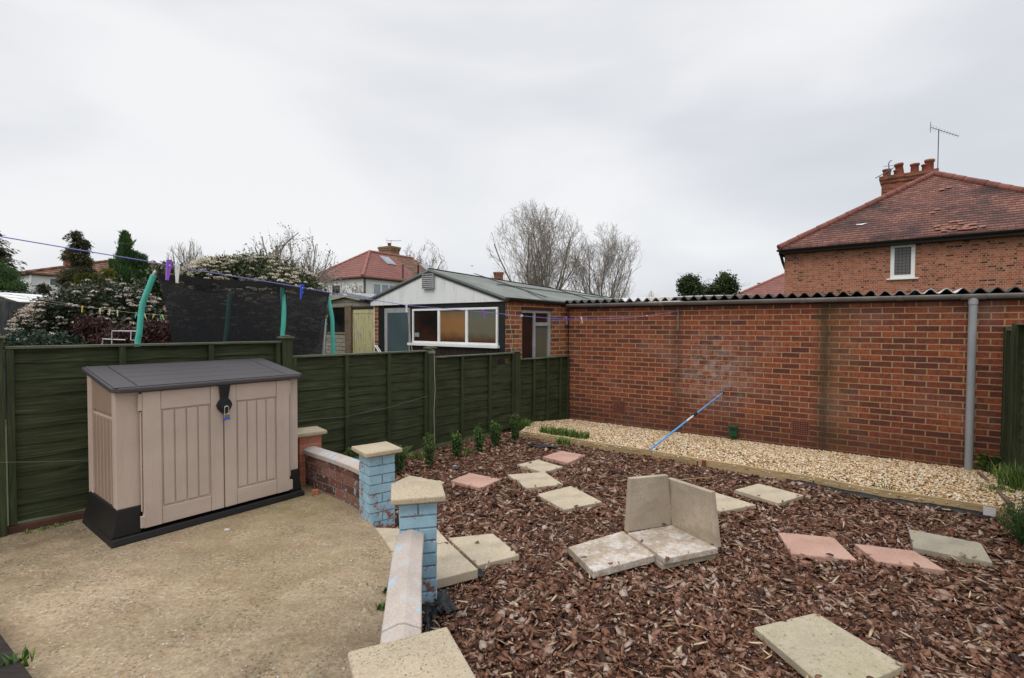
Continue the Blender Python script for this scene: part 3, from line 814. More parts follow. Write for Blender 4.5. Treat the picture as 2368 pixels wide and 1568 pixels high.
# ------------------------------------------------------------ brick pillars and low walls
def painted(name, stops, paint, amt, joint=(.2, .17, .13), low=None):
    t = NT(name); g = t.n('ShaderNodeNewGeometry'); v = t.coord('Object'); n = t.noise(v, 15, 9, .74); n1 = t.noise(v, 60, 5, .7)
    c = t.ramp(g.outputs['Random Per Island'], stops)
    c = t.mix(c, t.ramp(n1, [(.25, .5), (.75, 1.45)]), .6, 'MULTIPLY')
    if paint:
        e = n
        if low:
            s_ = t.n('ShaderNodeSeparateXYZ'); t.l(v, s_.inputs[0]); e = t.math('SUBTRACT', n, t.ramp(s_.outputs['Z'], [(0, low), (.28, 0)]))
        pc = t.mix(paint, t.ramp(t.noise(v, 14, 6, .6), [(.3, .72), (.7, 1.15)]), .8, 'MULTIPLY')
        c = t.mix(c, pc, t.ramp(e, [(amt, 0), (amt+.012, 1)]))
    t.bump(t.math('ADD', n1, t.math('MULTIPLY', n, .5)), .5, .004)
    return t.fin(c, .75, 0, .25)
G['pb_blue'] = painted('flaking_blue_bricks', [(0, (.24, .085, .055)), (1, (.36, .15, .10))], (.30, .475, .58), .40, low=.10)
G['pb_joint'] = painted('blue_painted_joints', [(0, (.16, .15, .13)), (1, (.2, .19, .17))], (.17, .27, .33), .47)
G['pb_low'] = painted('weathered_red_bricks', [(0, (.075, .038, .033)), (.5, (.15, .062, .048)), (1, (.25, .12, .095))], (.30, .37, .44), .575)
G['pb_lowj'] = painted('grey_joints', [(0, (.26, .21, .16)), (1, (.33, .27, .21))], (.30, .36, .42), .62)
G['pb_red'] = painted('clean_red_bricks', [(0, (.34, .115, .07)), (1, (.45, .17, .11))], None, 0)
G['pb_redj'] = painted('pinkish_joints', [(0, (.40, .27, .22)), (1, (.45, .3, .24))], None, 0)
BRK = {'brick_blue': ('pb_blue', 'pb_joint'), 'brick_red': ('pb_red', 'pb_redj')}
def pillar(c, hd, top, zb, mm, label, capw=.155, hw=.1075, capm=None, grp='pillars of the low garden wall'):
    rz = R(180-hd)                       # local -Y is the face that looks along heading hd
    t = thing('brick_pillar', label, 'pillar', (c[0], c[1], zb), rz, grp)
    b1_, j1_ = [BRK[k] for k in BRK if G[k] is mm][0]
    m = MB(); m.box((-hw+.005, -hw+.005, 0), (hw-.005, hw-.005, top-.046-zb)); sh = m.build('shaft', G[j1_], t, 0, world=False)
    m = MB(); zt0 = top-.062-zb; k = 0; rr_ = random.Random(int(hd))
    while zt0 > .0:
        za, zb_ = max(0, zt0-.066), zt0-.001
        j = lambda: rr_.uniform(-.0015, .0015)
        if k % 2: bx_ = [((-hw, -hw), (hw, -.0045)), ((-hw, .0045), (hw, hw))]
        else: bx_ = [((-hw, -hw), (-.0045, hw)), ((.0045, -hw), (hw, hw))]
        for (xa_, ya_), (xb_, yb_) in bx_: m.box((xa_+j(), ya_+j(), za), (xb_+j(), yb_+j(), zb_))
        zt0 -= .075; k += 1
    m.build('brickwork', G[b1_], sh, .004, world=False)
    m = MB(); m.box((-hw-.006, -hw-.006, top-.062-zb), (hw+.006, hw+.006, top-.0445-zb)); m.build('mortar_bed', G['mortar'], t, .004, world=False)
    m = MB(); k = .012
    m.hexa([(-capw, -capw, top-.044-zb), (capw, -capw, top-.044-zb), (capw, capw, top-.044-zb), (-capw, capw, top-.044-zb)],
           [(-capw, -capw, top-.006-zb), (capw, -capw, top-.006-zb), (capw, capw, top-.006-zb), (-capw, capw, top-.006-zb)])
    m2 = MB(); q = top-zb
    m = MB(); c8 = capw
    vs = [(-c8, -c8, q-.044), (c8, -c8, q-.044), (c8, c8, q-.044), (-c8, c8, q-.044), (-c8, -c8, q-.010), (c8, -c8, q-.010), (c8, c8, q-.010), (-c8, c8, q-.010), (0, 0, q+.012)]
    m.add(vs, [(3, 2, 1, 0), (0, 1, 5, 4), (1, 2, 6, 5), (2, 3, 7, 6), (3, 0, 4, 7), (4, 5, 8), (5, 6, 8), (6, 7, 8), (7, 4, 8)])
    m.build('capstone', G['cap'], t, .007, world=False)
    return t
G['mortar'] = plain('ochre_mortar', (.36, .27, .13), .95, .3, 30, .5)
pillar((-1.10, 4.14), 142, .575, -.09, G['brick_blue'], 'blue painted brick pillar with a stone cap joined to the far red wall by the gateway')
pillar((-.565, 3.04), 167, .585, -.09, G['brick_blue'], 'flaking blue brick pillar with a stone cap on the near side of the gateway')
pillar((-.286, 1.44), 155, .585, -.09, G['brick_blue'], 'nearest pillar at the bottom edge, only its broad speckled stone cap in view', .157)
pillar((-2.04, 5.06), 140, .525, -.02, G['brick_red'], 'unpainted red brick pillar with a stone cap beside the green fence and storage box', .15)
def low_wall(pts, z0, z1, th, mm, label, cope_seams, label2='low wall', blue=False):
    t = thing('low_wall', label, 'wall', (pts[1].x, pts[1].y, 0), 0, 'low curved walls at the patio edge')
    # resample smoothly
    P = []
    for i in range(len(pts)-1):
        p0 = pts[max(i-1, 0)]; p1 = pts[i]; p2 = pts[i+1]; p3 = pts[min(i+2, len(pts)-1)]
        for k in range(6):
            u = k/6; P.append(.5*((2*p1)+(-p0+p2)*u+(2*p0-5*p1+4*p2-p3)*u*u+(-p0+3*p1-3*p2+p3)*u**3))
    P.append(pts[-1]); L = [0]
    for a, b in zip(P, P[1:]): L.append(L[-1]+(b-a).length)
    N = []
    for i in range(len(P)):
        d = (P[min(i+1, len(P)-1)]-P[max(i-1, 0)]).normalized(); N.append(Vector((d.y, -d.x)))
    m = MB()
    for i in range(len(P)-1):
        a, b = P[i], P[i+1]; na, nb = N[i], N[i+1]; h = th/2
        for s_ in (1, -1):
            q = [(a.x+na.x*h*s_, a.y+na.y*h*s_, z0), (b.x+nb.x*h*s_, b.y+nb.y*h*s_, z0), (b.x+nb.x*h*s_, b.y+nb.y*h*s_, z1), (a.x+na.x*h*s_, a.y+na.y*h*s_, z1)]
            uv = [(L[i], z0), (L[i+1], z0), (L[i+1], z1), (L[i], z1)]
            if s_ < 0: q = q[::-1]; uv = uv[::-1]
            m.add(q, [(0, 1, 2, 3)], False, [uv])
    jt, bt_ = (G['pb_lowj'], G['pb_low']) if not blue else (G['pb_joint'], G['pb_blue'])
    bw_ = m.build('wall_core', jt, t)
    def at_(d_, o_, z_):
        d_ = min(max(d_, 0), L[-1]); i = max(k_ for k_ in range(len(L)) if L[k_] <= d_+1e-9); i = min(i, len(P)-2); f_ = (d_-L[i])/(L[i+1]-L[i])
        q_ = P[i].lerp(P[i+1], f_); n_ = N[i].lerp(N[i+1], f_); return (q_.x+n_.x*o_, q_.y+n_.y*o_, z_)
    m = MB(); zz_ = z1-.004; k = 0; rr_ = random.Random(5); h = th/2+.006
    while zz_ > z0+.02:
        d0 = -.11*(k % 2)
        while d0 < L[-1]:
            a_, b_ = max(d0+.005, 0), min(d0+.215, L[-1])
            if b_-a_ > .02:
                e_ = rr_.uniform(-.0015, .0015); za, zb_ = max(zz_-.066, z0), zz_
                m.hexa([at_(a_, h+e_, za), at_(b_, h+e_, za), at_(b_, -h, za), at_(a_, -h, za)][::-1], [at_(a_, h+e_, zb_), at_(b_, h+e_, zb_), at_(b_, -h, zb_), at_(a_, -h, zb_)][::-1])
            d0 += .225
        zz_ -= .075; k += 1
    m.build('brickwork', bt_, bw_, .004)
    # saddle coping stones
    cuts = [0]+[int(len(P)*c) for c in cope_seams]+[len(P)-1]
    for c0, c1 in zip(cuts, cuts[1:]):
        m = MB(); h = .078; prof = [(-h, z1-.004), (h, z1-.004), (h, z1+.038), (.012, z1+.064), (-.012, z1+.064), (-h, z1+.038)]; n = len(prof)
        vs = []
        idx = list(range(c0, c1+1))
        for j, i in enumerate(idx):
            p = P[i].copy(); d = (P[min(i+1, len(P)-1)]-P[max(i-1, 0)]).normalized()
            if j == 0 and c0 > 0: p += d*.004
            if j == len(idx)-1 and c1 < len(P)-1: p -= d*.004
            vs += [(p.x+N[i].x*o, p.y+N[i].y*o, z) for o, z in prof]
        k = len(idx)
        fs_ = [(j*n+i, j*n+(i+1) % n, (j+1)*n+(i+1) % n, (j+1)*n+i) for j in range(k-1) for i in range(n)]
        fs_ += [tuple(reversed(range(n))), tuple(range((k-1)*n, k*n))]
        m.add(vs, fs_); m.build('coping_stone', G['coping'], t, .006)
    return t
G['brick_front'] = brick_mat('front_wall_brick', [(0, (.26, .09, .06)), (1, (.36, .14, .09))], (.17, .19, .19), mort=.004, paint=((.265, .475, .62), .42))
low_wall(REARC, -.09, .31, .105, G['brick_low'], 'curved low red brick wall with pinkish coping between the storage box and far blue pillar', [.5])
low_wall(FRONTC, -.09, .315, .105, G['brick_front'], 'low blue wall with pinkish coping between the near pillar and the bottom edge pillar', [.62], blue=True)

# ------------------------------------------------------------ slabs
SLABPOLY = []; SLABZ = []
def slab(q, z, mm, label, th=.04, dz=None, name='paving_slab', grp='loose paving slabs on the bark'):
    P = [onz(x, y, z+(dz[i] if dz else 0)) for i, (x, y) in enumerate(q)]
    c = sum(P, Vector())/4
    a = sum((P[i].x*P[(i+1) % 4].y-P[(i+1) % 4].x*P[i].y) for i in range(4))
    if a < 0: P = P[::-1]
    SLABPOLY.append([(p.x, p.y) for p in P]); SLABZ.append(z)
    m = MB(); m.hexa([p-Vector((0, 0, th)) for p in P], P)
    o = m.build(name, mm, None, .005, origin=c-Vector((0, 0, th)))
    return tag(o, label, 'paving slab', grp)
ZS = -.045
slab([(1254, 1056), (1296, 1042), (1353, 1052), (1313, 1070)], ZS, G['slab_pink'], 'pink paving slab nearest the timber edging, farthest in the left row')
slab([(1195, 1074), (1243, 1062.5), (1301, 1079), (1256, 1092)], ZS, G['slab'], 'cream paving slab with a dead leaf on it, in front of the farthest pink slab')
slab([(1173, 1097), (1259, 1091), (1302, 1119.5), (1217, 1128.6)], ZS, G['slab'], 'plain cream paving slab lying between two other cream slabs')
slab([(1240, 1142.6), (1320, 1123), (1392, 1160), (1304, 1178)], ZS, G['slab'], 'cream paving slab turned like a diamond, just left of the upright slabs')
slab([(1041.6, 1111), (1085.7, 1093), (1157.7, 1107.6), (1110.4, 1128)], ZS, G['slab_pink'], 'pink paving slab lying alone near the small box shrubs')
slab([(893, 1124), (946.5, 1099), (1028, 1114), (985, 1143)], ZS, G['slab'], 'cream paving slab partly hidden behind the cap of the near blue pillar')
slab([(1036, 1243.5), (1139, 1233), (1201, 1283), (1104, 1307)], -.040, G['slab'], 'cream paving slab with a dark round stain beside the gateway step')
slab([(1313.4, 1264.6), (1439.5, 1227), (1514.8, 1283), (1371.5, 1321.6)], -.005, G['slab_salt'], 'white-stained brown slab lying left of the upright slabs, slightly raised', .05, [-.01, .0, .0, -.01])
slab([(1450.5, 1231.6), (1557, 1213), (1660, 1266.5), (1537, 1292)], .015, G['slab_salt'], 'white-stained slab laid flat at the foot of the two upright slabs', .042)
slab([(1462, 1245), (1561, 1222), (1655, 1279), (1530, 1305)], -.030, G['slab_up'], 'slab almost hidden beneath the white-stained slab, carrying the upright slabs', .04)
slab([(1585, 1152), (1647, 1136), (1748, 1167), (1665.5, 1182)], ZS, G['slab'], 'cream paving slab half hidden behind the right upright slab')
slab([(1698.5, 1132), (1753.7, 1117.6), (1857.7, 1145), (1799.6, 1163.6)], -.035, G['slab'], 'cream paving slab with crumbling edge below the timber edging, right of the uprights')
slab([(1798, 1230), (1927, 1242), (1981, 1295), (1828, 1279)], ZS, G['slab_pink'], 'orange-pink paving slab, left one of the pair on the right of the bark')
slab([(1974.6, 1256.6), (2113, 1273), (2186, 1318.4), (2026.4, 1297)], ZS, G['slab_pink'], 'dusty pink paving slab, right one of the pair, next to the grey slab')
slab([(2100, 1223.4), (2267, 1254.5), (2295, 1301), (2111, 1265.5)], -.04, G['slab_grey'], 'grey paving slab with a small yellow mark near the right edge of the bark')
slab([(1742.5, 1450), (1886.5, 1416), (2090.5, 1538), (1935, 1612)], -.03, G['slab_moss'], 'large mossy paving slab at the bottom, nearest the viewer')
# dead leaf and stain debris
for (x, y, s_, rz, zz) in ((1226, 1070, .03, .6, -.04), (1103, 1255, .022, .2, -.035)):
    p = onz(x, y, zz); m = MB(); m.add([(-s_, 0, 0), (0, -s_*.5, .006), (s_, 0, .002), (0, s_*.5, .008)], [(0, 1, 2, 3)]); m.add([(-s_*.4, -.01, .012), (s_*.3, -.012, .004), (s_*.5, .012, .012)], [(0, 1, 2)])
    o = m.build('dead_leaf', G['dark_timber'], None, origin=None, world=False); o.location = p; o.rotation_euler = (0, 0, rz)
    tag(o, 'curled dark dead leaf lying on a cream slab near the edging' if s_ > .025 else 'dark wet dead leaf lying on the stained slab beside the gateway', 'leaf')
# upright slabs
def upright(TL, TR, BL, BR, zb, th, sgn, label, mm):
    b0 = onz(*BL, zb); b1 = onz(*BR, zb); d = (b1-b0); D = Vector((d.x, d.y)).normalized()
    t0 = onpl(*TL, b0, D); t1 = onpl(*TR, b0, D); n = Vector((D.y, -D.x, 0))*th*sgn
    P = [b0, b1, t1, t0]; m = MB()
    m.extr(P if sgn > 0 else P[::-1], n) if False else m.extr(P, n)
    bm_fix = m
    o = m.build('paving_slab', mm, None, .005, origin=b0)
    return tag(o, label, 'paving slab', 'slabs stood on edge on the bark')
upright((1458, 1107), (1545, 1099), (1450, 1231), (1556, 1214), .012, .045, -1, 'paving slab standing upright at the back left of the stacked slabs', G['slab_up'])
upright((1541, 1105), (1643, 1138), (1553.4, 1216), (1657, 1268), .012, .045, -1, 'paving slab standing upright on the right of the stacked slabs', G['slab_up'])
# gateway paving
for q, lb in (([(861, 1219), (1013, 1225), (1036.5, 1251.5), (900, 1275)], 'mossy cream paving slab between the two blue pillars, farther half of the step'),
          ([(901, 1277), (1037.5, 1253), (1105, 1316), (925, 1362)], 'mossy cream paving slab of the gateway step, nearer half behind the near pillar')):
    slab(q, -.006, G['slab_gate'] if 'slab_gate' in G else G['slab'], lb, .06, grp='gateway step slabs')

# ------------------------------------------------------------ timber edging
edge = thing('timber_edging', 'long pale timber edging board between bark and gravel, lightly stepped along its length', 'edging', EDGE[5])
def board(P, z0, z1, th, mm, par, name='board'):
    m = MB(); n = len(P)
    off = []
    for i in range(n):
        d = (P[min(i+1, n-1)]-P[max(i-1, 0)]); d.z = 0; d.normalize(); off.append(Vector((-d.y, d.x, 0))*th)
    for i in range(n-1):
        a, b, c, d = P[i], P[i+1], P[i+1]+off[i+1], P[i]+off[i]
        q = [Vector((p.x, p.y, z0)) for p in (a, b, c, d)]+[Vector((p.x, p.y, z1)) for p in (a, b, c, d)]
        fs_ = [(3, 2, 1, 0), (4, 5, 6, 7), (0, 1, 5, 4), (2, 3, 7, 6)]
        if i == 0: fs_.append((3, 0, 4, 7))
        if i == n-2: fs_.append((1, 2, 6, 5))
        m.add(q, fs_)
    return m.build(name, mm, par, 0)
board(EDGE[:5], -.13, .003, .03, G['timber'], edge); board([EDGE[4]+Vector((.012, -.02, 0)), EDGE[5], EDGE[6]+Vector((0, 0, 0))], -.13, .006, .03, G['timber'], edge)
board([EDGE[6]+Vector((.01, -.01, 0))]+EDGE[7:], -.13, .012, .03, G['timber'], edge)
p = onz(1628, 1064, .006); ed = (EDGE[5]-EDGE[4]).normalized()
m = MB(); m.M = axes(ed, Vector((-ed.y, ed.x, 0)), (0, 0, 1), p); m.box((-.018, -.035, -.09), (.018, -.002, .004))
tag(m.build('stake', G['red_paint'], edge, .003))
p = onz(2287, 1173, .010); m = MB(); m.M = axes(ed, Vector((-ed.y, ed.x, 0)), (0, 0, 1), p); m.box((-.04, -.014, -.07), (.04, -.004, .001)); m.build('tape_patch', G['tape'], edge)
a = onz(2262, 1092, -.06); b = onz(2338, 1166, .012)
m = MB(); dd = (b-a).normalized(); m.M = axes(dd, Vector((-dd.y, dd.x, 0)), (0, 0, 1), a); m.box((0, -.015, -.06), ((b-a).length, .015, .012))
tag(m.build('edging_board', G['brown_timber'], None, .003, origin=a), 'short dark timber board lying across the right end of the gravel', 'edging board')
# weed membrane showing at the foot of the edging
m = MB(); r = random.Random(5); vs = []; L = [EDGE[6].lerp(EDGE[7], k/6) for k in range(-3, 6)]+[EDGE[7].lerp(EDGE[8], k/6) for k in range(6)]+[EDGE[8].lerp(EDGE[9], k/6) for k in range(7)]
nrm2 = Vector((ed.y, -ed.x, 0))
for p in L:
    for o_, z_ in ((.004, -.055), (.035, -.062), (.075+r.uniform(-.02, .02), -.078)): vs.append(p*1.0+nrm2*o_+Vector((0, 0, z_+.003+r.uniform(-.006, .006))))
m.add([(v.x, v.y, v.z) for v in vs], [(i*3+k, (i+1)*3+k, (i+1)*3+k+1, i*3+k+1) for i in range(len(L)-1) for k in (0, 1)], True)
tag(m.build('weed_membrane', G['film'], None, origin=L[0]), 'black weed membrane showing along the foot of the timber edging on the right', 'membrane', 'scraps of black weed membrane')
def scrap(px, py, sz, seed, lb, z=-.05, ax=0.0):
    r = random.Random(seed); n = 7; c = onz(px, py, z); vs = []
    for i in range(n):
        for j in range(n):
            x = (i/(n-1)-.5)*sz[0]; y = (j/(n-1)-.5)*sz[1]
            vs.append((x+r.uniform(-.01, .01), y+r.uniform(-.01, .01), r.uniform(0, sz[2])))
    m = MB(); m.add(vs, [(i*n+j, (i+1)*n+j, (i+1)*n+j+1, i*n+j+1) for i in range(n-1) for j in range(n-1)], True)
    o = m.build('weed_membrane', G['film'], None, world=False); o.location = c; o.rotation_euler = (0, 0, ax); tag(o, lb, 'membrane', 'scraps of black weed membrane')
scrap(1075, 1338, (.26, .06, .05), 1, 'crumpled black membrane scrap tucked under the gateway step', -.07, .35)
scrap(1024, 1395, (.09, .26, .035), 2, 'crumpled black membrane scrap beside the foot of the near blue pillar', -.06, .35)
scrap(995, 1440, (.06, .30, .03), 4, 'crumpled black membrane strip along the bark side of the near low wall', -.06, .2)
scrap(1250, 1035, (.45, .07, .04), 3, 'black membrane fold at the far left end of the timber edging', -.07, -.35)

# ------------------------------------------------------------ bark chips and pebbles
def inside(P, poly):
    x, y = P[:, 0], P[:, 1]; c = np.zeros(len(P), bool); n = len(poly)
    for i in range(n):
        x0, y0 = poly[i][0], poly[i][1]; x1, y1 = poly[(i+1) % n][0], poly[(i+1) % n][1]
        t = ((y0 > y) != (y1 > y)) & (x < (x1-x0)*(y-y0)/(y1-y0+1e-12)+x0); c ^= t
    return c
rs = np.random.RandomState(4)
def scatter(poly, dens, n_try, holes=(), margin=1.25, ymin=.6):
    xs = [p[0] for p in poly]; ys = [p[1] for p in poly]
    P = rs.uniform((min(xs), max(min(ys), ymin)), (max(xs), max(ys)), (n_try, 2))
    area = (max(xs)-min(xs))*(max(ys)-max(min(ys), ymin)); base = n_try/area
    k = inside(P, poly) & (np.abs(P[:, 0]) < margin*P[:, 1]+.3) & (rs.rand(n_try) < dens(P)/base)
    for h in holes: k &= ~inside(P, h)
    return P[k]
def chips(P, z, lx, ly, th, tilt, mm, name, lbl=None, par=None, edge_lift=0):
    n = len(P); s = 7
    ang = np.arange(s)/s*2*PI
    a = ang[None]+rs.uniform(-.28, .28, (n, s)); rad = rs.uniform(.6, 1.15, (n, s))
    L = (lx[0]+(lx[1]-lx[0])*rs.rand(n)**1.4)*.5; W = L*rs.uniform(*ly, n)
    X = np.cos(a)*rad*L[:, None]; Y = np.sin(a)*rad*W[:, None]
    cur = rs.uniform(-6, 16, n)[:, None]
    Zt = -cur*Y**2+rs.uniform(-.0012, .0012, (n, s))
    T = rs.uniform(*th, n)[:, None]
    top = np.stack([X, Y, Zt+T/2], -1); bot = np.stack([X*.9, Y*.88, Zt-T/2], -1)
    V = np.concatenate([top, bot], 1)
    rz = rs.uniform(0, 2*PI, n); tx = rs.normal(0, tilt, n); ty = rs.normal(0, tilt, n)
    def rot(ax, t):
        c, s_ = np.cos(t), np.sin(t); M = np.zeros((n, 3, 3)); i, j, k = ax, (ax+1) % 3, (ax+2) % 3
        M[:, i, i] = 1; M[:, j, j] = c; M[:, k, k] = c; M[:, j, k] = -s_; M[:, k, j] = s_; return M
    M = rot(2, rz) @ rot(0, tx) @ rot(1, ty)
    V = np.einsum('nij,nvj->nvi', M, V)
    V[:, :, 0] += P[:, 0:1]; V[:, :, 1] += P[:, 1:2]; V[:, :, 2] += (z+rs.uniform(0, 1, n)**1.3*.024)[:, None]
    idx = np.arange(n)[:, None]*2*s
    loops = [idx+np.arange(s)[None]]
    for i in range(s):
        j = (i+1) % s; loops.append(idx+np.array([[i+s, j+s, j, i]]))
    Fl = np.concatenate(loops, 1).ravel(); ns = np.tile(np.array([s]+[4]*s), n)
    r_ = np.repeat(rs.rand(n), 2*s)
    return soup(name, V.reshape(-1, 3), Fl, ns, mm, par, r_)
def bark_chip_mat():
    t = NT('bark_chips'); a = t.n('ShaderNodeAttribute', attribute_name='rnd'); v = t.coord('Object')
    c = t.ramp(a.outputs['Fac'], [(0, (.028, .013, .007)), (.2, (.088, .034, .018)), (.42, (.165, .068, .036)), (.64, (.235, .112, .066)), (.80, (.29, .170, .118)), (.93, (.37, .265, .21)), (.985, (.43, .34, .28)), (1, (.54, .40, .26))])
    n = t.noise(t.coord('Object', (1, 1, 1)), 110, 5, .75)
    c = t.mix(c, t.ramp(n, [(.3, .45), (.72, 1.55)]), .8, 'MULTIPLY')
    c = t.mix(c, (.34, .27, .25), t.ramp(t.noise(v, 60, 4, .7), [(.60, 0), (.72, .45)]))
    t.bump(n, .6, .004); return t.fin(c, t.ramp(t.noise(v, 9, 3), [(.3, .5), (.7, .85)]), 0, .32)
def splinter_mat():
    t = NT('pale_splinters'); a = t.n('ShaderNodeAttribute', attribute_name='rnd')
    return t.fin(t.ramp(a.outputs['Fac'], [(0, (.20, .12, .07)), (.5, (.38, .26, .15)), (1, (.60, .47, .30))]), .8, 0, .3)
BM = bark_chip_mat()
poly = [(p[0], p[1]) for p in bed]
def shrink(q, k=.93):
    c = np.mean(np.array(q), 0); return [tuple(c+(np.array(p)-c)*k) for p in q]
holes = [shrink(q) for q in SLABPOLY]
bpoly = poly
P = scatter(poly, lambda P: np.clip(4600/np.maximum(P[:, 1], 1.2)**.8, 1150, 3300), 700000, holes)
hb_ = .010*np.sin(P[:, 0]*2.3+1)*np.sin(P[:, 1]*2.9)+.006*np.sin(P[:, 0]*7.1)*np.sin(P[:, 1]*6.3+2)
allc = chips(P, -.086+hb_*.6, (.020, .098), (.28, .7), (.002, .007), .40, BM, 'bark_chips')
tag(allc, 'reddish brown bark chippings covering the garden bed', 'bark chips', kind='stuff')
P = scatter(poly, lambda P: np.clip(9000/np.maximum(P[:, 1], 1.2)**1.7, 300, 4500), 500000, holes)
tag(chips(P, -.080, (.008, .024), (.3, .8), (.001, .004), .5, BM, 'bark_fines'), 'fine crumbs and dust of bark between the larger chippings', 'bark crumbs', kind='stuff')
Q = []; QZ = []
for q_, z_ in zip(SLABPOLY, SLABZ):
    for k_ in range(4):
        a_, b_ = np.array(q_[k_]), np.array(q_[(k_+1) % 4]); c_ = np.mean(np.array(q_), 0)
        for _ in range(1 if k_ % 2 else 2):
            p_ = a_+(b_-a_)*rs.rand(); Q.append(p_+(c_-p_)*rs.uniform(-.03, .05)); QZ.append(z_+.003)
tag(chips(np.array(Q), np.array(QZ)-.004, (.03, .065), (.28, .7), (.002, .005), .15, BM, 'stray_bark'), 'stray bark chips lying on the edges of the paving slabs', 'bark chips', kind='stuff')
P = scatter(poly, lambda P: np.clip(150/np.maximum(P[:, 1], 1.2), 22, 110), 60000, holes)
sp = chips(P, -.062, (.04, .12), (.07, .16), (.002, .005), .22, BM, 'wood_splinters')
sp.data.materials.clear(); sp.data.materials.append(splinter_mat()); tag(sp, 'pale thin wood splinters scattered among the bark chippings', 'wood splinters', kind='stuff')
for i in range(0): pass
# pebbles
def pebble_mat():
    t = NT('golden_gravel'); a = t.n('ShaderNodeAttribute', attribute_name='rnd'); v = t.coord('Object')
    c = t.ramp(a.outputs['Fac'], [(0, (.16, .085, .04)), (.12, (.34, .18, .07)), (.3, (.52, .34, .16)), (.5, (.64, .47, .26)), (.7, (.74, .63, .46)), (.86, (.78, .72, .62)), (.93, (.42, .30, .2)), (1, (.24, .2, .16))])
    c = t.mix(c, t.ramp(t.noise(v, 90, 3), [(.3, .75), (.7, 1.2)]), .6, 'MULTIPLY')
    return t.fin(c, .6, 0, .4)
def pebbles(P, z, mm, name):
    n = len(P); ph = (1+5**.5)/2
    iv = np.array([(-1, ph, 0), (1, ph, 0), (-1, -ph, 0), (1, -ph, 0), (0, -1, ph), (0, 1, ph), (0, -1, -ph), (0, 1, -ph), (ph, 0, -1), (ph, 0, 1), (-ph, 0, -1), (-ph, 0, 1)])/1.902
    it = np.array([(0,11,5),(0,5,1),(0,1,7),(0,7,10),(0,10,11),(1,5,9),(5,11,4),(11,10,2),(10,7,6),(7,1,8),(3,9,4),(3,4,2),(3,2,6),(3,6,8),(3,8,9),(4,9,5),(2,4,11),(6,2,10),(8,6,7),(9,8,1)])
    V = iv[None]*rs.uniform(.85, 1.15, (n, 12, 1))
    S = np.stack([rs.uniform(.010, .021, n), rs.uniform(.007, .013, n), rs.uniform(.005, .010, n)], -1)
    V = V*S[:, None]
    a = rs.uniform(0, 2*PI, n); b = rs.normal(0, .35, n)
    x, y, zz = V[..., 0].copy(), V[..., 1].copy(), V[..., 2].copy()
    x, zz = x*np.cos(b)[:, None]-zz*np.sin(b)[:, None], x*np.sin(b)[:, None]+zz*np.cos(b)[:, None]
    V[..., 0] = x*np.cos(a)[:, None]-y*np.sin(a)[:, None]+P[:, 0:1]; V[..., 1] = x*np.sin(a)[:, None]+y*np.cos(a)[:, None]+P[:, 1:2]; V[..., 2] = zz+(z+rs.rand(n)*.014)[:, None]
    Fl = (np.arange(n)[:, None, None]*12+it[None]).ravel()
    return soup(name, V.reshape(-1, 3), Fl, np.full(n*20, 3), mm, None, np.repeat(rs.rand(n), 12), True)
P = scatter([(p[0], p[1]) for p in gpoly], lambda P: np.full(len(P), 3400.), 170000)
ZP = np.array([gz(p) for p in P])
tag(pebbles(P, ZP-.002, pebble_mat(), 'gravel'), 'golden pea gravel strip along the foot of the brick garage wall', 'gravel', kind='stuff')

# ------------------------------------------------------------ brick garage
garage = thing('brick_garage', 'long low red brick garage with a corrugated roof edge along the garden', 'garage', (GB.x, GB.y, 0))
def basis(o, D, Nrm, z=0): return axes((D.x, D.y, 0), (-Nrm.x, -Nrm.y, 0), (0, 0, 1), (o.x, o.y, z))   # x along, y away from us
GM = basis(GB, GD, GN)
def gb(name, lo, hi, mm, par=None, bv=0):
    m = MB(); m.M = GM; m.box(lo, hi); return m.build(name, mm, par or garage, bv)
gb('wall', (0, 0, -.14), (9.0, 5.5, 1.90), G['brick_garage'])
# corrugated sheets
def corr(s0, s1, mm, lift=0, rise=.02):
    m = MB(); m.M = GM; pitch = .146; n = int((s1-s0)/pitch*8); vs = []; fs_ = []
    for i in range(n+1):
        s_ = s0+(s1-s0)*i/n; z = 1.983+.029*math.cos(2*PI*s_/pitch)+lift
        vs += [(s_, -.10, z), (s_, 5.6, z+rise), (s_, 5.6, z+rise-.009), (s_, -.10, z-.009)]
    for i in range(n):
        a = i*4; b = a+4
        fs_ += [(a, a+1, b+1, b), (a+3, b+3, b+2, a+2), (a, b, b+3, a+3), (a+1, a+2, b+2, b+1)]
    fs_ += [(0, 3, 2, 1), (n*4, n*4+1, n*4+2, n*4+3)]
    m.add(vs, fs_, False); return m.build('roof_sheet', mm, garage)
sg = lambda px: gwall(px, 690)[0]
cuts = [(0-.05, sg(1437), 'asbestos', 0), (sg(1437), sg(1490), 'asbestos_pale', .008), (sg(1490), sg(1566), 'asbestos_tan', 0), (sg(1566), sg(2022), 'asbestos', .006),
        (sg(2022), sg(2118), 'asbestos_mid', 0), (sg(2118), sg(2222), 'asbestos_pale', .006), (sg(2222), 9.0, 'asbestos', 0)]
for a, b, k, l in cuts: corr(a, b-.004, G[k], l, .02 if a > sg(1700) or 'pale' not in k and 'tan' not in k else .33)
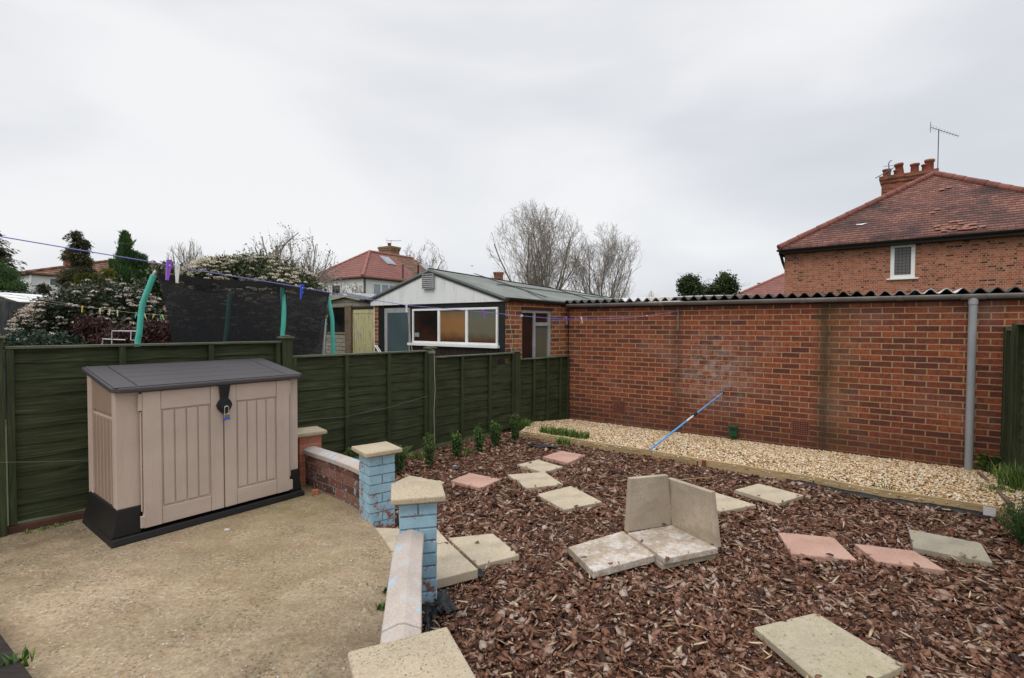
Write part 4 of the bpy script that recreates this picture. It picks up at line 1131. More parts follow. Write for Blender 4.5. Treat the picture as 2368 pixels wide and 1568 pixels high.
# gutter: half-round trough with joints, downpipe
m = MB(); m.M = GM; n = 10
prof = [(-.058*math.cos(PI*k/n)-.075, 1.938-.058*math.sin(PI*k/n)) for k in range(n+1)]+[(.054*math.cos(PI*k/n)-.075, 1.938-.054*math.sin(PI*k/n)) for k in range(n+1)]
def trough(s0, s1, rad, x0=-.075, zc=1.938, nn=12):
    vs = []
    for s_ in (s0, s1):
        for k in range(nn+1): a = PI*k/nn; vs.append((s_, x0-rad*math.cos(a), zc-rad*math.sin(a)))
        for k in range(nn, -1, -1): a = PI*k/nn; vs.append((s_, x0-(rad-.004)*math.cos(a), zc-(rad-.004)*math.sin(a)+.0002))
    k = 2*(nn+1)
    m.add(vs, [(i, k+i, k+(i+1) % k, (i+1) % k) for i in range(k)]+[tuple(range(k)), tuple(reversed(range(k, 2*k)))], True)
trough(-.02, 9.0, .056)
for s_ in (sg(1395), sg(1533), sg(1858), sg(2080)): trough(s_-.035, s_+.035, .062)
sD = gwall(2242, 900)[0]
trough(sD-.11, sD+.11, .063)
gut = m.build('gutter', G['gutter'], garage)
m = MB(); m.M = GM; m.box((.0, -.021, 1.86), (9, -.002, 1.90)); m.build('fascia', G['fascia'], garage)
m = MB(); m.M = GM
m.tube([(sD, -.075, 1.90), (sD, -.075, 1.80), (sD, -.062, 1.6), (sD, -.060, .9), (sD, -.060, -.12)], .0395, 16)
m.tube([(sD, -.075, 1.90), (sD, -.075, 1.82)], .046, 16)
m.build('downpipe', G['pipe'], garage)
# air bricks: terracotta bars; a black sheet stands in for shade in the holes
def air_brick(x0, y0, x1, y1):
    s0, z1 = gwall(x0, (y0)); s1, _ = gwall(x1, y0); _, z0 = gwall(x0, y1)
    s1 = s0+.225; z1 = z0+.215; m = MB(); m.M = GM; nx, nz = 7, 7; y = -.004; d = .028
    cw = (s1-s0-.03)/nx; ch = (z1-z0-.03)/nz; hw, hh = cw*.66, ch*.66
    bx = [s0, s0+.015]; bz = [z0, z0+.015]
    # frame strips and bars in front of a dark backing
    for i in range(nx+1):
        a = s0 if i == 0 else s0+.015+i*cw-(cw-hw)/2; b = s1 if i == nx else s0+.015+i*cw+(cw-hw)/2
        m.box((a, y-.002, z0), (b, y+.003, z1))
    for j in range(nz+1):
        a = z0 if j == 0 else z0+.015+j*ch-(ch-hh)/2; b = z1 if j == nz else z0+.015+j*ch+(ch-hh)/2
        m.box((s0+.001, y-.0005, a), (s1-.001, y+.0025, b))
    o = m.build('air_brick', G['airbrick'], garage)
    m = MB(); m.M = GM; m.box((s0+.008, -.0015, z0+.008), (s1-.008, -.0005, z1-.008)); m.build('hole_shade', G['black'], o)
G['airbrick'] = plain('air_brick_clay', (.19, .065, .042), .85, .25, 14, .3)
air_brick(1416.7, 927.6, 1445, 955.2); air_brick(1829, 969, 1866, 1005.5)

# blue pole leaning on the wall
a = onz(1502, 1040, .006); s1, z1 = gwall(1673, 907); b = Vector((*(gw(s1, .02)), z1))
bp = thing('cleaning_pole', 'long light blue telescopic pole leaning from the timber edging against the brick wall', 'pole', a)
m = MB(); m.tube([a.lerp(b, .0), a.lerp(b, .57)], .0125, 10); m.build('lower_tube', G['blue_pole'], bp)
m = MB(); m.tube([a.lerp(b, .57), a.lerp(b, .985)], .0105, 10); m.build('upper_tube', G['blue_pole'], bp)
m = MB(); m.tube([a.lerp(b, .555), a.lerp(b, .60)], .018, 10); m.build('clamp', G['black'], bp)
m = MB(); m.tube([a.lerp(b, .985), a.lerp(b, 1.0)], .0135, 10); m.build('end_cap', G['black'], bp)
m = MB(); m.tube([a.lerp(b, .46), a.lerp(b, .54)], .0131, 10); m.build('paper_label', G['tape'], bp)
# green box on a stake
s0, zt = gwall(1690, 982); _, zb = gwall(1690, 1003)
q = gw(s0+.05, .10)
gx = thing('pest_repeller', 'small green plastic box on a stake standing in the gravel by the brick wall', 'garden device', (q.x, q.y, -.1))
GXM = axes((GD.x, GD.y, 0), (-GN.x, -GN.y, 0), (0, 0, 1), (q.x, q.y, 0))
m = MB(); m.M = GXM; m.box((-.055, -.03, zb-.01), (.055, .04, zt)); m.box((-.06, -.036, zt-.02), (.06, .045, zt+.008)); m.build('case', G['green_plastic'], gx, .006)
m = MB(); m.M = GXM; m.box((-.036, -.034, zt-.062), (.036, -.0305, zt-.026)); m.build('sensor_window', G['black'], gx, .002)
m = MB(); m.M = GXM; m.lathe((0, 0, zb-.01), [(.014, 0), (.014, -.10), (.010, -.12)], 10); m.build('spike', G['green_plastic'], gx)

# ------------------------------------------------------------ white and black outbuilding behind the fence
OU = head(-53); OC = Vector((-.105, 8.05))
def Z2(X, Y): return (691.7+X*.35715, 441.9+Y*.35715)
def opl(X, Y):
    p = onpl(*Z2(X, Y), OC, OU); return (Vector((p.x, p.y))-OC).dot(OU), p.z
ob = thing('outbuilding', 'single storey outbuilding with a white gable, black front and green felt roof behind the fence', 'outbuilding', (OC.x, OC.y, 0))
ON = Vector((-OU.y*-1, OU.x*-1)); ON = Vector((-OU.y, OU.x)) ; 
if ON.y > 0: ON = -ON                                    # towards us
# local frame: x along the front measured leftwards from the near corner; mirror handled by reversing
OM = axes((-OU.x, -OU.y, 0), (-ON.x, -ON.y, 0), (0, 0, 1), (OC.x, OC.y, 0))    # x runs right; front spans x=-W..0
def ox(X, Y=800): return -opl(X, Y)[0]
def oz(X, Y): return opl(X, Y)[1]
OW = -ox(487, 740)
def obx(name, x0, x1, z0, z1, y0, y1, mm, par=None, bv=.003):
    m = MB(); m.M = OM; m.box((min(x0, x1), y0, min(z0, z1)), (max(x0, x1), y1, max(z0, z1))); return m.build(name, mm, par or ob, bv)
zG = oz(1335, 715)
# front: backing wall, brick edge, timber
obx('front_wall', -OW+.14, -.02, -.14, zG-.002, .03, .16, G['black_paint'])
m = MB(); m.M = OM; m.box((-OW+.0, .0, -.14), (-OW+.128, .16, zG-.003)); m.build('brick_pier', G['brick_out'], ob)
x_d0, x_d1 = ox(552), ox(716)
obx('post', -OW+.13, x_d0-.005, -.14, zG-.003, -.012, .029, G['black_paint'])
obx('post', ox(1296), -.0, -.14, zG-.003, -.012, .029, G['black_paint'])
obx('head_board', x_d1+.005, ox(1296)-.003, oz(1000, 752), zG-.003, -.008, .029, G['black_paint'])
# door
dz = oz(630, 757)
dr = obx('door', x_d0, x_d1, -.1, dz, -.004, .026, G['grey_frame'])
obx('pane', ox(572), ox(709), .1, oz(640, 787), -.0075, -.0045, G['glass_teal'], dr, 0)
# window: frame pieces and three panes
wz0, wz1 = oz(1000, 990), oz(1000, 758)
wx0, wx1 = ox(739), ox(1291); mu1, mu2 = ox(910), ox(1090); fw = .035
wf = obx('window', wx0, wx1, wz1-fw, wz1, -.035, .0, G['white_paint'])
obx('frame', wx0, wx1, wz0, wz0+fw, -.034, .0, G['white_paint'], wf)
for c, h in ((wx0+fw/2, fw/2), (wx1-fw/2, fw/2), (mu1, .028), (mu2, .028)):
    obx('frame', c-h, c+h, wz0+fw, wz1-fw, -.033, .0, G['white_paint'], wf)
for a, b, g in ((wx0+fw, mu1-.028, 'glass_brown'), (mu1+.028, mu2-.028, 'glass_amber'), (mu2+.028, wx1-fw, 'glass_olive')):
    obx('pane', a, b, wz0+fw, wz1-fw, -.014, -.009, G[g], wf, 0)
obx('sticker', wx0+fw+.01, wx0+fw+.13, wz0+fw+.075, wz0+fw+.15, -.0165, -.0145, G['glass_sky'], wf, 0)
obx('sill', ox(718, 990), ox(1301, 1000), wz0-.045, wz0-.002, -.075, .0, G['white_paint'])
obx('cladding_back', x_d1+.01, ox(1296)-.004, -.14, wz0-.0455, .0, .029, G['black_paint'])
x = x_d1+.012; m = MB(); m.M = OM
while x < ox(1296)-.03:
    m.box((x, -.012, -.14), (min(x+.092, ox(1296)-.006), -.0005, wz0-.047)); x += .099
m.build('cladding', plain('dark_brown_boards', (.030, .017, .016), .6, .3), ob)
# gable board
xa = ox(855, 520); za = oz(855, 506); 
m = MB(); m.M = OM
m.extr([(-OW-.06, -.05, zG), (.02, -.05, zG), (.02, -.05, zG+.055), (xa, -.05, za-.03), (-OW-.06, -.05, oz(487, 705))], (0, .05, 0))
m.build('gable', G['gable'], ob, .002)
# louvred vent
vx0, vx1 = ox(822, 580), ox(892, 580); vz0, vz1 = oz(855, 630), oz(855, 540)
vt = obx('vent', vx0, vx1, vz0, vz1, -.075, -.0505, G['grey_frame'])
m = MB(); m.M = OM; nl = 6
for i in range(nl):
    z = vz0+.02+(vz1-vz0-.04)*i/nl; m.hexa([(vx0+.012, -.10, z), (vx1-.012, -.10, z), (vx1-.012, -.0755, z+.03), (vx0+.012, -.0755, z+.03)], [(vx0+.012, -.10, z+.006), (vx1-.012, -.10, z+.006), (vx1-.012, -.0755, z+.036), (vx0+.012, -.0755, z+.036)])
m.box((vx0, -.105, vz0-.0), (vx0+.011, -.0755, vz1)); m.box((vx1-.011, -.105, vz0), (vx1, -.0755, vz1)); m.box((vx0, -.105, vz1-.012), (vx1, -.0755, vz1+.004)); m.box((vx0, -.11, vz0-.012), (vx1, -.0755, vz0+.003))
m.build('louvre', G['grey_frame'], vt)
# side wall of brick running behind the fence to the garage corner
SB = Vector((.985, 9.16)); SD = (SB-OC).normalized(); SN = Vector((SD.y, -SD.x))
OS = basis(OC, SD, SN); SLn = (SB-OC).length
def s3(X, Y):       # zoom of 1140,700 scale 7.838 -> along side, z
    p = onpl((1140+X/7.838)*.9607, (700+Y/7.838)*.9607, OC, SD); return (Vector((p.x, p.y))-OC).dot(SD), p.z
wsx0 = s3(905, 700)[0]; wsx1 = s3(1470, 700)[0]; wsz1 = s3(1200, 370)[1]
zs = 1.965
def osb(name, x0, x1, z0, z1, y0, y1, mm, par=None, bv=.002):
    m = MB(); m.M = OS; m.box((x0, y0, z0), (x1, y1, z1)); return m.build(name, mm, par or ob, bv)
m = MB(); m.M = OS
m.box((.0, 0, -.14), (wsx0, .2, zs)); m.box((wsx1, 0, -.14), (SLn+.3, .2, zs-.02)); m.box((wsx0, 0, wsz1+.05), (wsx1, .2, zs-.01)); m.box((wsx0, 0, -.14), (wsx1, .2, .55))
m.build('side_wall', G['brick_out'], ob)
osb('lintel', wsx0-.0, wsx1+.03, wsz1+.001, wsz1+.049, -.006, .05, plain('brown_lintel', (.07, .025, .018), .8))
cx = s3(1160, 700)[0]; tz = s3(1300, 630)[1]; f2 = .03
sw = osb('window', wsx0+.001, wsx1-.001, wsz1-.045, wsz1, .02, .07, G['grey_frame'])
for a, b in ((wsx0+.001, wsx0+.03), (cx-.02, cx+.03), (wsx1-.07, wsx1-.001)): osb('frame', a, b, .551, wsz1-.045, .021, .07, G['grey_frame'], sw)
osb('frame', cx+.03, wsx1-.07, tz-.03, tz+.03, .022, .07, G['grey_frame'], sw)
osb('pane', wsx0+.03, cx-.02, .551, wsz1-.045, .05, .055, G['glass_brown'], sw, 0)
osb('pane', cx+.03, wsx1-.07, .551, tz-.03, .05, .055, G['glass_olive'], sw, 0)
osb('pane', cx+.03, wsx1-.07, tz+.03, wsz1-.045, .05, .055, G['glass_brown'], sw, 0)
# roof: two felted slopes, seams, fascia gutter
AP = OM @ Vector((xa, -.07, za)); BK = head(30).to_3d()*9.9; 
E0 = OM @ Vector((.06, -.07, zG+.065)); E1 = Vector((SB.x+.08, SB.y+.05, 1.99)); E2 = Vector((4.75, 16.55, 1.99)); R1 = AP+BK; R1.z = za-.04
W0 = OM @ Vector((-OW-.09, -.07, oz(487, 700)+.015)); W1 = W0+BK
m = MB(); T = Vector((0, 0, -.035))
def slab_poly(P): m.extr([tuple(p) for p in P], T)
slab_poly([AP, R1, E1]); slab_poly([R1, E2, E1]); slab_poly([AP, E1, E0]); slab_poly([AP, W0, W1, R1])
rf = m.build('roof', G['felt'], ob)
m = MB()
def strip(a, b, wd, lift=.006):
    a = Vector(a); b = Vector(b); d = (b-a).normalized(); s_ = d.cross(Vector((0, 0, 1))).normalized()*wd/2; u = Vector((0, 0, lift))
    m.extr([tuple(p) for p in (a-s_+u, a+s_+u, b+s_+u, b-s_+u)], (0, 0, .006))
def onroof(f, g):   # f along ridge, g down the slope
    top = AP.lerp(R1, f); return top.lerp(E0.lerp(E1, min(f/.17, 1)) if f < .17 else E1.lerp(E2, (f-.17)/.83), g)
rn_ = (R1-AP).cross(E1-AP).normalized()
def onr(px, py):
    d = ray(px, py); t_ = (AP-Vector((0, 0, CAMZ))).dot(rn_)/d.dot(rn_); return Vector((0, 0, CAMZ))+d*t_
strip(onr(1096.4, 634.4), onr(1263.2, 689.3), .05, .012); strip(onr(1245.6, 657.4), onr(1359.8, 692.6), .06, .012); strip(onr(1342, 670.6), onr(1390.5, 687), .08, .012)
strip(onr(1150, 659), onr(1397, 690.4), .05, .014); strip(AP+Vector((0, 0, .0)), R1, .07)
m.build('seam', G['felt_seam'], rf)
m = MB()   # verge boards
for P0, P1 in ((AP, E0), (AP, W0)):
    d = (P1-P0); m.extr([tuple(P0+Vector((0, 0, -.036))), tuple(P1+Vector((0, 0, -.036))), tuple(P1+Vector((0, 0, -.075))), tuple(P0+Vector((0, 0, -.075)))], tuple(Vector((ON.x, ON.y, 0))*-.018))
m.build('verge_board', G['felt_seam'], rf)
def gutter_run(a, b, r_, mm, par):
    m = MB(); a = Vector(a); b = Vector(b); d = (b-a).normalized(); s_ = d.cross(Vector((0, 0, 1))).normalized(); n = 10; vs = []
    for p in (a, b):
        for k in range(n+1): t_ = PI*k/n; vs.append(p+s_*r_*math.cos(t_)-Vector((0, 0, 1))*r_*math.sin(t_))
    k = n+1
    m.add(vs, [(i, i+1, k+i+1, k+i) for i in range(n)]+[(0, k, 2*k-1, n)]+[tuple(range(k)), tuple(reversed(range(k, 2*k)))], False)
    return m.build('gutter', mm, par)
gutter_run(E0+Vector((SN.x*.03, SN.y*.03, -.01)), E1+Vector((SN.x*.03-.1, SN.y*.03-.1, -.03)), .055, G['black'], ob)
gutter_run(W0+Vector((-.12, -.02, -.02)), W0+Vector((-.05, .35, -.02)), .06, G['black'], ob)

# ------------------------------------------------------------ rock-faced concrete shed with a yellow door
CC = Vector((-3.02, 11.38)); 
def cpl(X, Y):
    p = onpl(*Z2(X, Y), CC, OU); return -(Vector((p.x, p.y))-CC).dot(OU), p.z
cs = thing('concrete_shed', 'small sectional concrete shed with a flaking yellow door left of the white gabled outbuilding', 'shed', (CC.x, CC.y, 0))
CM = axes((-OU.x, -OU.y, 0), (-ON.x, -ON.y, 0), (0, 0, 1), (CC.x, CC.y, 0))
def cbx(name, x0, x1, z0, z1, y0, y1, mm, par=None, bv=.003):
    m = MB(); m.M = CM; m.box((min(x0, x1), y0, z0), (max(x0, x1), y1, z1)); return m.build(name, mm, par or cs, bv)
cL = cpl(-60, 800)[0]; cd0, cd1 = cpl(350, 800)[0], cpl(487, 800)[0]; cp0, cp1 = cpl(308, 800)[0], cpl(347, 800)[0]
zb = cpl(300, 752)[1]; dzt = cpl(420, 765)[1]; apx, apz = cpl(312, 655); wz_b = cpl(230, 915)[1]; wx_a, wx_b = cpl(120, 800)[0], cpl(302, 800)[0]
m = MB(); m.M = CM
m.box((cL, 0, -.14), (wx_a, .12, zb)); m.box((wx_a, .0, -.14), (wx_b, .12, wz_b-.03)); m.box((wx_b, 0, -.14), (cp0, .12, zb))
m.extr([(cL, -.02, zb), (cd1+.25, -.02, zb), (cd1+.25, -.02, apz-.19), (apx, -.02, apz-.03), (cL, -.02, apz-.25)], (0, .12, 0))
m.build('front_wall', G['rock'], cs)
cbx('post', cp0, cp1, -.14, cpl(330, 742)[1], -.06, .05, G['brown_timber'])
w1_ = cbx('window', wx_a, wx_b, wz_b-.03, wz_b, -.02, .06, G['concrete'])
cbx('frame', wx_b-.03, wx_b, wz_b, zb, -.01, .06, G['white_paint'], w1_); cbx('pane', wx_a, wx_b-.03, wz_b, zb, .03, .04, G['glass_dark'], w1_, 0)
yd = cbx('door', cd0+.0, cd1-.005, -.1, dzt, .0, .04, G['yellow'])
m = MB(); m.M = CM; x = cd0+.05
while x < cd1-.08: m.box((x, -.010, -.1), (x+.076, -.0005, dzt-.10)); x += .084
m.box((cd0+.005, -.016, dzt-.095), (cd1-.01, -.0005, dzt-.005)); m.box((cd0+.0, -.018, -.1), (cd0+.045, -.0005, dzt-.1)); m.build('door_boards', G['yellow'], yd, .003)
cbx('lintel', cd0-.02, cd1, dzt+.004, zb, -.03, .05, G['fascia'])
cbx('side_post', cd1, cd1+.05, -.14, zb, -.02, .05, G['white_paint'])
# roof with barge boards
bk = head(33).to_3d()*4.0; pA = CM @ Vector((apx, -.10, apz)); pR = CM @ Vector((cd1+.35, -.10, apz-.21)); pL = CM @ Vector((cL-.1, -.10, apz-.30))
m = MB(); m.extr([tuple(p) for p in (pA, pA+bk, pR+bk, pR)], (0, 0, -.03)); m.extr([tuple(p) for p in (pA, pL, pL+bk, pA+bk)], (0, 0, -.03)); m.build('roof', G['asbestos_mid'], cs)
m = MB()
for p in (pR, pL): m.extr([tuple(q) for q in (pA+Vector((0, 0, -.032)), p+Vector((0, 0, -.032)), p+Vector((0, 0, -.12)), pA+Vector((0, 0, -.12)))], tuple(Vector((ON.x, ON.y, 0))*-.02))
m.build('barge_board', plain('pale_green_board', (.34, .34, .25), .8, .2), cs)

# ladder
ld = thing('ladder', 'aluminium ladder leaning upright by the trampoline net in front of the concrete shed', 'ladder', aty(738, 820, 9.6))
for X0, Y0, X1, Y1 in ((112, 1062, 150, 830), (135, 1062, 172, 825)):
    a = aty(*Z2(X0, Y0), 9.6); b = aty(*Z2(X1, Y1), 9.75); a.z = -.1
    m = MB(); m.tube([a, b], .026, 6); m.build('rail', G['alu'], ld)
m = MB()
for f in np.linspace(.08, .95, 9):
    a = aty(*Z2(112+38*f, 1062-232*f), 9.6+.15*f); b = aty(*Z2(135+37*f, 1062-237*f), 9.6+.15*f); m.tube([a, b], .014, 6)
m.build('rung', G['alu'], ld)
# slim white rails by the brick pier and a white tube goal frame in the shrubs
m = MB(); q = [aty(*Z2(490, 1000), 9.6), aty(*Z2(528, 1060), 9.5)]; m.tube(q, .014, 6); q2 = [aty(*Z2(503, 1002), 9.6), aty(*Z2(540, 1060), 9.5)]; m.tube(q2, .012, 6); m.tube([q[0], q2[0]], .012, 6)
tag(m.build('folded_chair', G['alu'], None, origin=q[0]), 'top of a folded metal chair frame leaning by the brick pier of the outbuilding', 'chair')
m = MB()
def z4(X, Y, D): return aty(X*.19604, 518.8+Y*.19604, D)
gl = thing('goal_frame', 'small white tube goal frame standing in front of the dark red shrub', 'goal frame', z4(1320, 1440, 5.6))
for P in ([(1318, 1440), (1322, 1258), (1545, 1260), (1620, 1262)], ): 
    m = MB(); m.tube([z4(x, y, 5.6) for x, y in P], .006, 6); m.build('front_tube', G['tape'], gl)
m = MB(); m.tube([z4(x, y, 5.75) for x, y in [(1545, 1262), (1540, 1365), (1620, 1368)]], .005, 6); m.tube([z4(x, y, 5.7) for x, y in [(1205, 1420), (1212, 1352), (1480, 1364)]], .006, 6); m.build('back_tube', G['tape'], gl)

# ------------------------------------------------------------ trampoline with net
tr = thing('trampoline', 'garden trampoline enclosure with teal foam poles and a black net behind the green fence', 'trampoline', (-3.2, 6.3, -.1))
TP = [Vector((-3.60, 5.0)), Vector((-2.72, 6.05)), Vector((-2.44, 7.1)), Vector((-3.95, 7.1))]
def pole(path, D, rad, lbl=None):
    pts = [aty(x, y, D) for x, y in path]; low = pts[-1].copy(); low.z = .5
    pts2 = []
    P = pts+[low]
    for i in range(len(P)-1):
        p0 = P[max(i-1, 0)]; p1 = P[i]; p2 = P[i+1]; p3 = P[min(i+2, len(P)-1)]
        for k in range(5):
            u = k/5; pts2.append(.5*((2*p1)+(-p0+p2)*u+(2*p0-5*p1+4*p2-p3)*u*u+(-p0+3*p1-3*p2+p3)*u**3))
    pts2.append(P[-1]); m = MB(); m.tube(pts2, rad, 12); o = m.build('pole', G['teal'], tr)
    m = MB(); t_ = pts2[0]; d = (pts2[0]-pts2[1]).normalized(); m.tube([t_+d*.002, t_+d*.035, t_+d*.05], [rad*.62, rad*.6, rad*.3], 10); m.build('pole_cap', G['alu'], o)
pole([(355, 637), (343, 668), (331, 700), (326, 730), (322, 770), (318, 810)], 5.0, .026)
pole([(653, 656), (654, 690), (656, 715), (655, 750), (652, 800)], 6.05, .0275)
pole([(759, 690), (764, 716), (768, 740), (769, 775), (771, 830)], 7.1, .0275)
pole([(531, 678), (528, 720), (523, 770), (518, 810)], 7.1, .026)
# net: ring of panels hanging from corners; top edge sags, body pinched inwards
corners = [aty(364, 637, 5.02), aty(655, 668, 6.0), aty(762, 677, 7.08), aty(530, 648, 7.2)]
corners[0].z = 2.06; corners[1].z = aty(655, 651, 6.0).z; corners[2].z = aty(762, 677, 7.08).z; corners[3] = aty(545, 667, 7.15)
ctr = sum(corners, Vector())/4
def netside(A, B, sag, seed, U=20, V=14):
    r = random.Random(seed); vs = []; uvs = {}
    for i in range(U+1):
        u = i/U; top = A.lerp(B, u); top.z -= sag*4*u*(1-u)
        inw = (ctr-top); inw.z = 0
        for j in range(V+1):
            v = j/V; p = top+inw*(.03*4*u*(1-u)+.20*(v**.75)*(1-.35*4*u*(1-u)))
            p.z = top.z*(1-v)+.45*v
            p += Vector((math.sin(u*9+v*5+seed)*.008, math.cos(u*7-v*6+seed)*.008, 0)); vs.append(p)
    fs_ = [(i*(V+1)+j, (i+1)*(V+1)+j, (i+1)*(V+1)+j+1, i*(V+1)+j+1) for i in range(U) for j in range(V)]
    return vs, fs_
m = MB(); mb2 = MB()
for k, (a, b, sg_) in enumerate(((0, 1, .02), (1, 2, .02), (2, 3, .06), (3, 0, .12))):
    v, f = netside(corners[a], corners[b], sg_, k); m.add(v, f, True)
    # hem band along the top
    U = 20; V_ = 15; vs = []
    for i in range(U+1):
        p = v[i*V_]; q = v[i*V_+1]; d = (q-p).normalized(); n_ = Vector((ctr.x-p.x, ctr.y-p.y, 0)).normalized()*.004
        vs += [p-n_, p+d*(.012 if k > 1 else .065+.02*math.sin(i*1.3))-n_]
    mb2.add(vs, [(i*2, i*2+1, i*2+3, i*2+2) for i in range(U)], True)
nt_ = m.build('net', G['net'], tr); mb2.build('net_hem', G['net_band'], nt_)
m = MB(); n = 40; vs = []
for k in range(n):
    a = 2*PI*k/n
    for r_ in (1.02, 1.28): vs.append((ctr.x+r_*math.cos(a)*.85, ctr.y+r_*math.sin(a), .5+.0))
m.add(vs, [(2*k, 2*k+1, 2*((k+1) % n)+1, 2*((k+1) % n)) for k in range(n)]); m.build('pad', G['teal'], tr)

# ------------------------------------------------------------ clothes lines and pegs
cE_s, cE_z = gwall(1569, 720); cE = Vector((*gw(cE_s, .03), cE_z))
cS = Vector((-1.78, 1.77)); CDr = (Vector((cE.x, cE.y))-cS).normalized()
def cl(x, y): return onpl(x, y, cS, CDr)
CL = [(-60, 536), (0, 547), (176, 577), (352, 606), (406, 617), (560, 642), (700, 665), (795, 683), (940, 706), (1030, 714), (1118, 721.5), (1200, 730), (1285, 737.5), (1345, 738.5), (1410, 737), (1480, 732.5), (1568, 720)]
q = [cl(x, y) for x, y in CL]; q[-1] = cE
m = MB(); m.tube(q, .0021, 6)
tag(m.build('clothes_line', G['cord_blue'], None, origin=q[5]), 'blue-violet clothes line sagging across the whole garden to the brick garage wall', 'clothes line')
m = MB(); m.M = Matrix.Translation(cE); m.tube([(0, 0, 0), (GN.x*-.03, GN.y*-.03, 0)], .005, 6); m.box((-.006, -.006, -.30), (.006, .006, .03)); 
tag(m.build('wall_bracket', G['gutter'], None, origin=cE), 'thin rusty wall bracket holding the end of the clothes line', 'bracket')
for i, x in enumerate((797, 1206, 1495)):
    p = cl(x, np.interp(x, [a for a, b in CL], [b for a, b in CL])); m = MB(); 
    for k in range(3): m.tube([p+CDr.to_3d()*(k*.008-.01)+Vector((0, 0, .008*math.cos(t_))).lerp(Vector((0, 0, 0)), 0)+Vector((-CDr.y, CDr.x, 0))*.008*math.sin(t_) for t_ in np.linspace(0, 2*PI, 9)], .0022, 5)
    tag(m.build('line_knot', G['tape'], None, origin=p), ['pale knot in the clothes line at the corner of the black net', 'small pale knot in the clothes line before the side window', 'small pale knot in the clothes line in front of the brick wall'][i], 'knot')
def peg(p, L_, colr, ang, tilt, spread, lbl, grp, up=.22):
    t = thing('clothes_peg', lbl, 'clothes peg', p, ang, grp)
    for s_ in (1, -1):
        m = MB(); m.M = Matrix.Rotation(tilt, 4, 'Y') @ Matrix.Rotation(s_*spread, 4, 'Y')
        w0 = L_*.055
        m.hexa([(-w0*.7+s_*w0*1.05, -w0*.9, -L_*(1-up)), (w0*.7+s_*w0*1.05, -w0*.9, -L_*(1-up)), (w0*.7+s_*w0*1.05, w0*.9, -L_*(1-up)), (-w0*.7+s_*w0*1.05, w0*.9, -L_*(1-up))],
               [(-w0+s_*w0*1.1, -w0*1.1, L_*up), (w0+s_*w0*1.1, -w0*1.1, L_*up), (w0+s_*w0*1.1, w0*1.1, L_*up), (-w0+s_*w0*1.1, w0*1.1, L_*up)])
        m.build('arm', G['peg_'+colr], t, .001, world=False)
    m = MB(); m.tube([(0, -L_*.075, -L_*.02), (0, L_*.075, -L_*.02)], L_*.035, 8); m.build('spring', G['steel'], t, world=False)
GR1 = 'pegs on the blue clothes line'; ca = math.atan2(CDr.y, CDr.x)
for x, y, L_, c, tl, spd, lb, up in ((390.5, 613, .088, 'purple', .12, .05, 'large purple plastic peg hanging at the left of the net, next to the white peg', .25),
        (409.5, 617, .080, 'white', .02, .05, 'white plastic peg hanging beside the large purple peg', .12),
        (698, 665, .078, 'blue', .12, .10, 'dark blue peg on the line in front of the black net', .22),
        (939.5, 706, .066, 'white', -.05, .17, 'white peg on the line in front of the frosted glass door', .3),
        (1117.5, 721.5, .070, 'purple', -.3, .14, 'purple peg on the line in front of the right pane of the white window', .3),
        (1285, 737.5, .072, 'blue', -.32, .2, 'blue peg on the line near the corner of the brick garage', .35),
        (1309.5, 738, .072, 'purple', -.22, .16, 'small purple peg on the line exactly at the brick garage corner', .35),
        (1344.5, 738.5, .068, 'white', -.45, .14, 'rightmost white peg hanging in front of the brick garage wall', .35)):
    peg(cl(x, y), L_, c, ca, tl, spd, lb, GR1, up)
# ropes hanging
m = MB(); m.tube([cl(941, 707), cl(944, 740), cl(948, 775), cl(953, 812)], .0016, 5)
tag(m.build('hanging_cord', G['cord_pale'], None, origin=cl(941, 707)), 'thin pale cord hanging down from the white peg before the door', 'cord')
q = [onpl(x, y, OC+SN*.05, SD) for x, y in [(1173, 700), (1176, 735), (1182, 765), (1185, 790), (1182, 812), (1176, 832)]]
m = MB(); m.tube(q, .0035, 5); tag(m.build('hanging_cord', G['cord_pale'], None, origin=q[0]), 'thin pale cord looping down the brick corner of the outbuilding', 'cord')
